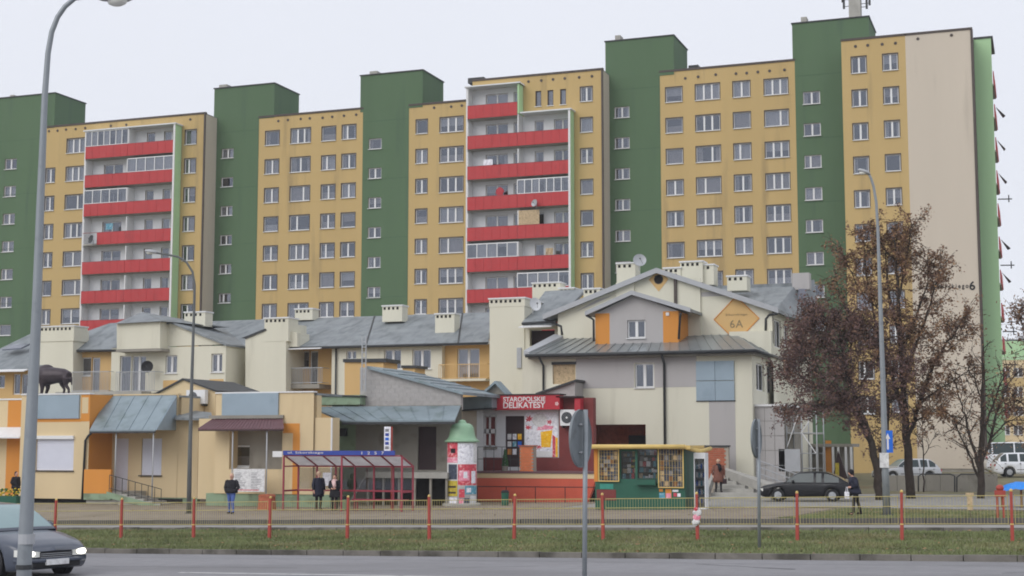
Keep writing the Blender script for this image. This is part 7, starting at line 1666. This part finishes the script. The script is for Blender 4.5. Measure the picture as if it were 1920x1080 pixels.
# hydrant and yellow marker post
hy_ = G(1877, 978); t = thing('red_standpipe', 'red standpipe post with two legs beside the yellow railing at the right', 'hydrant', hy_)
MB().tube([hy_+Vector((-.09, 0, -.05)), hy_+Vector((-.09, 0, .75))], .035, 8).tube([hy_+Vector((.09, 0, -.05)), hy_+Vector((.09, 0, .75))], .035, 8).build('leg', 'redpost', t); MB().box(hy_.x-.16, hy_.x+.16, hy_.y-.08, hy_.y+.08, hy_.z+.75, hy_.z+.95).ell((hy_.x, hy_.y, hy_.z+1.02), (.12, .12, .1), 8).build('head', 'redpost', t)
mp_ = G(1820, 975); t = thing('marker_post', 'pale yellow marker plate on a thin post behind the railing', 'marker post', mp_); MB().tube([mp_, mp_+Vector((0, 0, .9))], .02, 6).build('post', 'darkmetal', t); MB().box(mp_.x-.09, mp_.x+.09, mp_.y-.03, mp_.y-.02, mp_.z+.35, mp_.z+.92).box(mp_.x-.14, mp_.x+.14, mp_.y-.032, mp_.y-.018, mp_.z+.86, mp_.z+.95).build('plate', 'kraft', t)
# plastic bag tied to the railing post
s_b = SR[9] if False else None
bgp = Vector(rp(SR[2+7], .6)); bag_ = thing('plastic_bag', 'crumpled white and pink plastic bag tied to the railing post by the kiosk', 'plastic bag', bgp)
rs = random.Random(6)
for m_, dz_, r_ in (('paper', .1, .11), ('posterpink', 0, .1), ('paper', -.12, .1), ('posterred', .2, .05)):
    bb = MB(); bb.ell((bgp.x+rs.uniform(-.03, .03), bgp.y-.07, bgp.z+dz_), (r_, .05, r_*.9), 6); bb.v = [(a+rs.uniform(-.015, .015), b+rs.uniform(-.015, .015), c+rs.uniform(-.02, .02)) for a, b, c in bb.v]; bb.build('fold', m_, bag_)
# ---------------------------------------------------------------- bison sculpture on the shop roof
Yb_ = 64.6
def bp2(px, py, dy=0): q_ = P(px, py, Yb_+dy); return q_
bi = thing('bison_sculpture', 'dark bronze bison sculpture standing on the flat roof above the blank sign panel', 'sculpture', (P(100, 738, Yb_).x, Yb_, ztA+.05))
b = MB()
sp = [bp2(62, 712), bp2(76, 705), bp2(90, 705), bp2(106, 704), bp2(120, 704), bp2(130, 706)]
b.tube(sp, [.2, .42, .5, .42, .36, .26], 16); b.ell(bp2(87, 698), (.55, .3, .42), 10); b.ell(bp2(60, 712), (.32, .22, .32), 8); b.ell(bp2(56, 720), (.2, .15, .24), 8)
for dy, (p0, p1, p2) in ((-.2, ((80, 715), (79, 728), (78, 739))), (.2, ((88, 715), (90, 728), (86, 739)))): b.tube([bp2(*p0, dy), bp2(*p1, dy), bp2(*p2, dy)], [.2, .11, .08], 10)
for dy, (p0, p1, p2, p3) in ((-.16, ((126, 708), (123, 722), (129, 730), (129, 739))), (.16, ((120, 710), (116, 722), (121, 730), (119, 739)))): b.tube([bp2(*p0, dy), bp2(*p1, dy), bp2(*p2, dy), bp2(*p3, dy)], [.24, .12, .075, .07], 10)
b.tube([bp2(132, 699), bp2(135, 706), bp2(134, 722)], [.05, .035, .05], 8)
for dy in (-.2, .2): b.tube([bp2(57, 704, dy*.6), bp2(55, 700, dy*1.3), bp2(56, 696, dy*1.4)], [.05, .04, .02], 8)
r_ = remeshed(b, 'body', ['bronze'], None, lambda p: 0, .045, 2); r_.parent = bi; r_.matrix_parent_inverse = Matrix.Translation(-Vector(bi.location))
for i, px_ in enumerate((79, 87, 120, 129)): MB().box(P(px_, 738, Yb_).x-.12, P(px_, 738, Yb_).x+.12, Yb_+(-.2 if i % 3 == 0 else .2)-.12, Yb_+(-.2 if i % 3 == 0 else .2)+.12, ztA-.02, P(px_, 738, Yb_).z-.02+.03).build('hoof_base', 'bronze', bi)
# ---------------------------------------------------------------- trees
def tree(label, limbs, D, seed, leaves, leaf_r=.5, lm=('deadleaf', 'deadleaf2'), trunk_r=.2, twigs=5, base=None, name='tree', lsize=.075, crown='dry leaves', group=None, tw_len=1.3, droop=.25, clumps=None):
    """limbs: list of (list of (px,py,depth offset), r0, r1). first limb is the trunk"""
    rs = random.Random(seed); nr = np.random.RandomState(seed)
    p0 = limbs[0][0][0]; b0 = PD(p0[0], p0[1], D+p0[2]); gzz = gz(b0.x, b0.y)
    t = thing(name, label, 'tree', (b0.x, b0.y, gzz), group)
    wood = MB(); tips = []
    for pts, r0, r1 in limbs:
        q = [PD(a, b, D+c) for a, b, c in pts]
        if pts is limbs[0][0]: q[0] = Vector((q[0].x, q[0].y, gzz-.15))
        # refine with wobble
        qq = [q[0]]
        for i in range(len(q)-1):
            for k in range(1, 5):
                u_ = k/4; p = q[i].lerp(q[i+1], u_)
                if k < 4: p += Vector([rs.uniform(-1, 1)*.05 for _ in range(3)])
                qq.append(p)
        n = len(qq); wood.tube(qq, [r0+(r1-r0)*i/(n-1) for i in range(n)], 9)
        # secondary twigs
        for i in range(2 if pts is not limbs[0][0] else n//2, n):
            for _ in range(twigs):
                if rs.random() < .45: continue
                d = (qq[i]-qq[i-1]).normalized(); a = Vector([rs.gauss(0, 1) for _ in range(3)]).normalized()
                dirn = (d*.5+a*.9+Vector((0, 0, .15))).normalized(); L_ = tw_len*rs.uniform(.5, 1.2)*(1 if i < n-3 else .7)
                r_ = max(.012, (r0+(r1-r0)*i/(n-1))*.35)
                path = [qq[i]]; dd = dirn.copy()
                for k in range(4): dd = (dd+Vector((rs.uniform(-.3, .3), rs.uniform(-.3, .3), rs.uniform(-.25, .2)))).normalized(); path.append(path[-1]+dd*L_/4)
                wood.tube(path, [min(.05, r_), .026, .018, .013, .008], 4, caps=False); tips += path[1:]
                for k in (2, 3, 4):
                    if rs.random() < .6:
                        e = path[k]; d2 = (dd+Vector([rs.uniform(-1, 1) for _ in range(3)])).normalized(); e2 = e+d2*L_*.4; wood.tube([e, e.lerp(e2, .5)+Vector((0, 0, .03)), e2], [.014, .01, .006], 3, caps=False); tips += [e.lerp(e2, .5), e2]
    wood.build('trunk', 'bark', t, smooth=True)
    if leaves:
        T_ = np.array([tuple(v) for v in tips]); 
        dens = nr.uniform(0, 1, len(T_)); T_w = np.where(dens > .35, dens, .05); T_w = T_w/T_w.sum()
        idx = nr.choice(len(T_), leaves, p=T_w); C_ = T_[idx]+nr.normal(0, 1, (leaves, 3))*leaf_r*np.array([.5, .5, .45]); C_[:, 2] -= np.abs(nr.normal(0, droop*.5, leaves))
        a = nr.uniform(0, 2*np.pi, leaves); e = nr.uniform(-1.2, .6, leaves); ln = nr.uniform(.6, 1.5, leaves)*lsize
        u = np.stack([np.cos(a)*np.cos(e), np.sin(a)*np.cos(e), np.sin(e)], 1); w_ = np.cross(u, nr.normal(0, 1, (leaves, 3))); w_ /= np.linalg.norm(w_, axis=1)[:, None]+1e-9
        wd = (ln*nr.uniform(.35, .6, leaves))[:, None]; ln = ln[:, None]
        V = np.stack([C_-u*ln, C_+w_*wd, C_+u*ln, C_-w_*wd], 1)
        me = bpy.data.meshes.new('leaves'); me.vertices.add(leaves*4); me.vertices.foreach_set('co', V.ravel()); me.loops.add(leaves*4); me.loops.foreach_set('vertex_index', np.arange(leaves*4, dtype=np.int32)); me.polygons.add(leaves); me.polygons.foreach_set('loop_start', np.arange(0, leaves*4, 4, dtype=np.int32))
        me.materials.append(M[lm[0]]); me.materials.append(M[lm[1]]); me.polygons.foreach_set('material_index', (nr.uniform(0, 1, leaves) > .72).astype(np.int32)); me.update(calc_edges=True)
        o = bpy.data.objects.new('leaves', me); col.objects.link(o); o.parent = t; o.matrix_parent_inverse = Matrix.Translation(-Vector(t.location)); o['kind'] = 'stuff'
    return t
# tall tree behind the right lamp
tree('tall tree with sparse dry brown leaves right of the grey street lamp', [
    ([(1708, 932, 0), (1703, 860, 0), (1698, 790, 0), (1694, 720, 0), (1688, 640, 0), (1684, 560, 0), (1680, 490, 0), (1678, 440, 0)], .24, .04),
    ([(1698, 790, 0), (1678, 720, .5), (1655, 660, 1), (1640, 600, 1.2), (1625, 520, 1.5), (1618, 440, 1.5)], .12, .02),
    ([(1700, 830, 0), (1722, 760, -.5), (1745, 700, -.8), (1770, 650, -1), (1795, 615, -1), (1803, 598, -1)], .12, .02),
    ([(1694, 730, 0), (1712, 660, -.4), (1735, 600, -.6), (1752, 540, -.8), (1765, 505, -.8)], .1, .02),
    ([(1688, 640, 0), (1668, 560, .5), (1662, 500, .8), (1658, 440, 1)], .09, .02),
    ([(1684, 560, 0), (1698, 500, 0), (1706, 450, 0), (1708, 412, 0)], .07, .012),
    ([(1694, 720, 0), (1650, 660, -1), (1610, 610, -1.4), (1578, 565, -1.5), (1565, 500, -1.4)], .09, .015),
    ([(1690, 660, 0), (1720, 590, .8), (1740, 530, 1), (1740, 480, 1)], .07, .015),
    ([(1680, 490, 0), (1650, 455, .3), (1628, 430, .4)], .05, .012), ([(1718, 760, 0), (1760, 730, .8), (1800, 705, 1.2), (1825, 690, 1.3)], .06, .012),
    ([(1700, 800, 0), (1740, 775, -.8), (1775, 760, -1.2)], .05, .012), ([(1668, 600, .5), (1620, 555, .6), (1590, 500, .6), (1578, 468, .6)], .05, .012)], 74, 11, 27000, .22, twigs=5, tw_len=1.35, lsize=.066, group='brown leaved trees at the right')
# dense dark tree to its left, two stems
tree('dense dark purplish brown tree left of the grey street lamp', [
    ([(1648, 930, 0), (1645, 880, 0), (1634, 830, 0), (1615, 780, 0), (1598, 730, 0), (1585, 680, 0), (1575, 620, 0), (1570, 590, 0)], .22, .04),
    ([(1646, 890, .1), (1660, 820, .3), (1664, 760, .5), (1660, 700, .6), (1650, 650, .8), (1640, 610, .8)], .14, .02),
    ([(1634, 830, 0), (1600, 770, -.8), (1560, 720, -1.2), (1525, 690, -1.5), (1500, 660, -1.5)], .12, .02),
    ([(1615, 780, 0), (1570, 740, .6), (1530, 720, 1), (1490, 700, 1.2), (1475, 690, 1.2)], .1, .02),
    ([(1598, 730, 0), (1560, 670, -.5), (1530, 620, -.8), (1515, 590, -.8)], .09, .02),
    ([(1585, 680, 0), (1600, 630, .5), (1610, 600, .6)], .07, .02), ([(1664, 760, .5), (1690, 720, .5), (1700, 680, .6)], .06, .015),
    ([(1610, 770, 0), (1560, 760, -1), (1520, 760, -1.6), (1490, 755, -2)], .08, .015), ([(1585, 690, 0), (1545, 640, .8), (1520, 650, 1.2), (1495, 640, 1.4)], .07, .015),
    ([(1575, 640, 0), (1545, 600, .5), (1535, 580, .5)], .06, .015)], 72, 23, 32000, .3, twigs=6, tw_len=1.4, lsize=.062, lm=('deadleafdark', 'deadleaf'), group='brown leaved trees at the right')
tree('slender tree with thin fine branches in front of the light green corner', [
    ([(1838, 935, 0), (1839, 880, 0), (1841, 820, 0), (1842, 760, 0), (1843, 700, 0), (1842, 640, 0)], .2, .03),
    ([(1838, 890, 0), (1825, 840, -.4), (1812, 790, -.6), (1800, 750, -.8), (1792, 720, -.8)], .09, .015),
    ([(1840, 870, 0), (1858, 820, .4), (1870, 770, .6), (1885, 730, .8), (1905, 700, 1)], .09, .015),
    ([(1841, 820, 0), (1862, 760, -.4), (1878, 715, -.6), (1888, 690, -.6)], .07, .015), ([(1842, 760, 0), (1828, 710, .4), (1815, 690, .5)], .05, .012),
    ([(1838, 900, 0), (1815, 850, .5), (1798, 810, .8), (1785, 790, 1)], .07, .012), ([(1860, 820, .3), (1890, 790, .5), (1920, 775, .8)], .05, .012)], 74, 37, 1700, .3, twigs=4, tw_len=1.3, lsize=.065, group='brown leaved trees at the right')
tree('tree just beyond the right edge reaching in with a few brown leaves', [
    ([(1985, 935, 0), (1980, 860, 0), (1975, 760, 0), (1970, 660, 0), (1968, 580, 0)], .2, .04), ([(1976, 760, 0), (1950, 690, 0), (1925, 640, 0), (1912, 600, 0)], .08, .015), ([(1978, 830, 0), (1945, 780, 0), (1915, 755, 0), (1895, 745, 0)], .07, .015), ([(1970, 660, 0), (1945, 600, 0), (1925, 570, 0)], .06, .012)], 76, 41, 3500, .35, twigs=5, tw_len=1.2, lsize=.075, group='brown leaved trees at the right')
tree('thin bare sapling in front of the beige end wall', [([(1731, 915, 0), (1732, 880, 0), (1731, 840, 0), (1729, 800, 0), (1728, 780, 0)], .05, .012), ([(1731, 860, 0), (1742, 835, 0), (1755, 815, 0)], .03, .008), ([(1731, 845, 0), (1718, 815, 0), (1712, 800, 0)], .03, .008)], 84, 5, 0, twigs=3, tw_len=.9)

# ---------------------------------------------------------------- winter air
hz = MB().box(-170, 260, -8, 330, -3, 60).build('haze', [], None); hz['kind'] = 'stuff'
hm = bpy.data.materials.new('haze'); hm.use_nodes = True; hn = hm.node_tree; hn.nodes.clear(); ho_ = hn.nodes.new('ShaderNodeOutputMaterial'); hv_ = hn.nodes.new('ShaderNodeVolumePrincipled')
hv_.inputs['Color'].default_value = (.9, .92, .96, 1); hv_.inputs['Density'].default_value = .0004; hn.links.new(hv_.outputs[0], ho_.inputs['Volume']); hz.data.materials.append(hm)
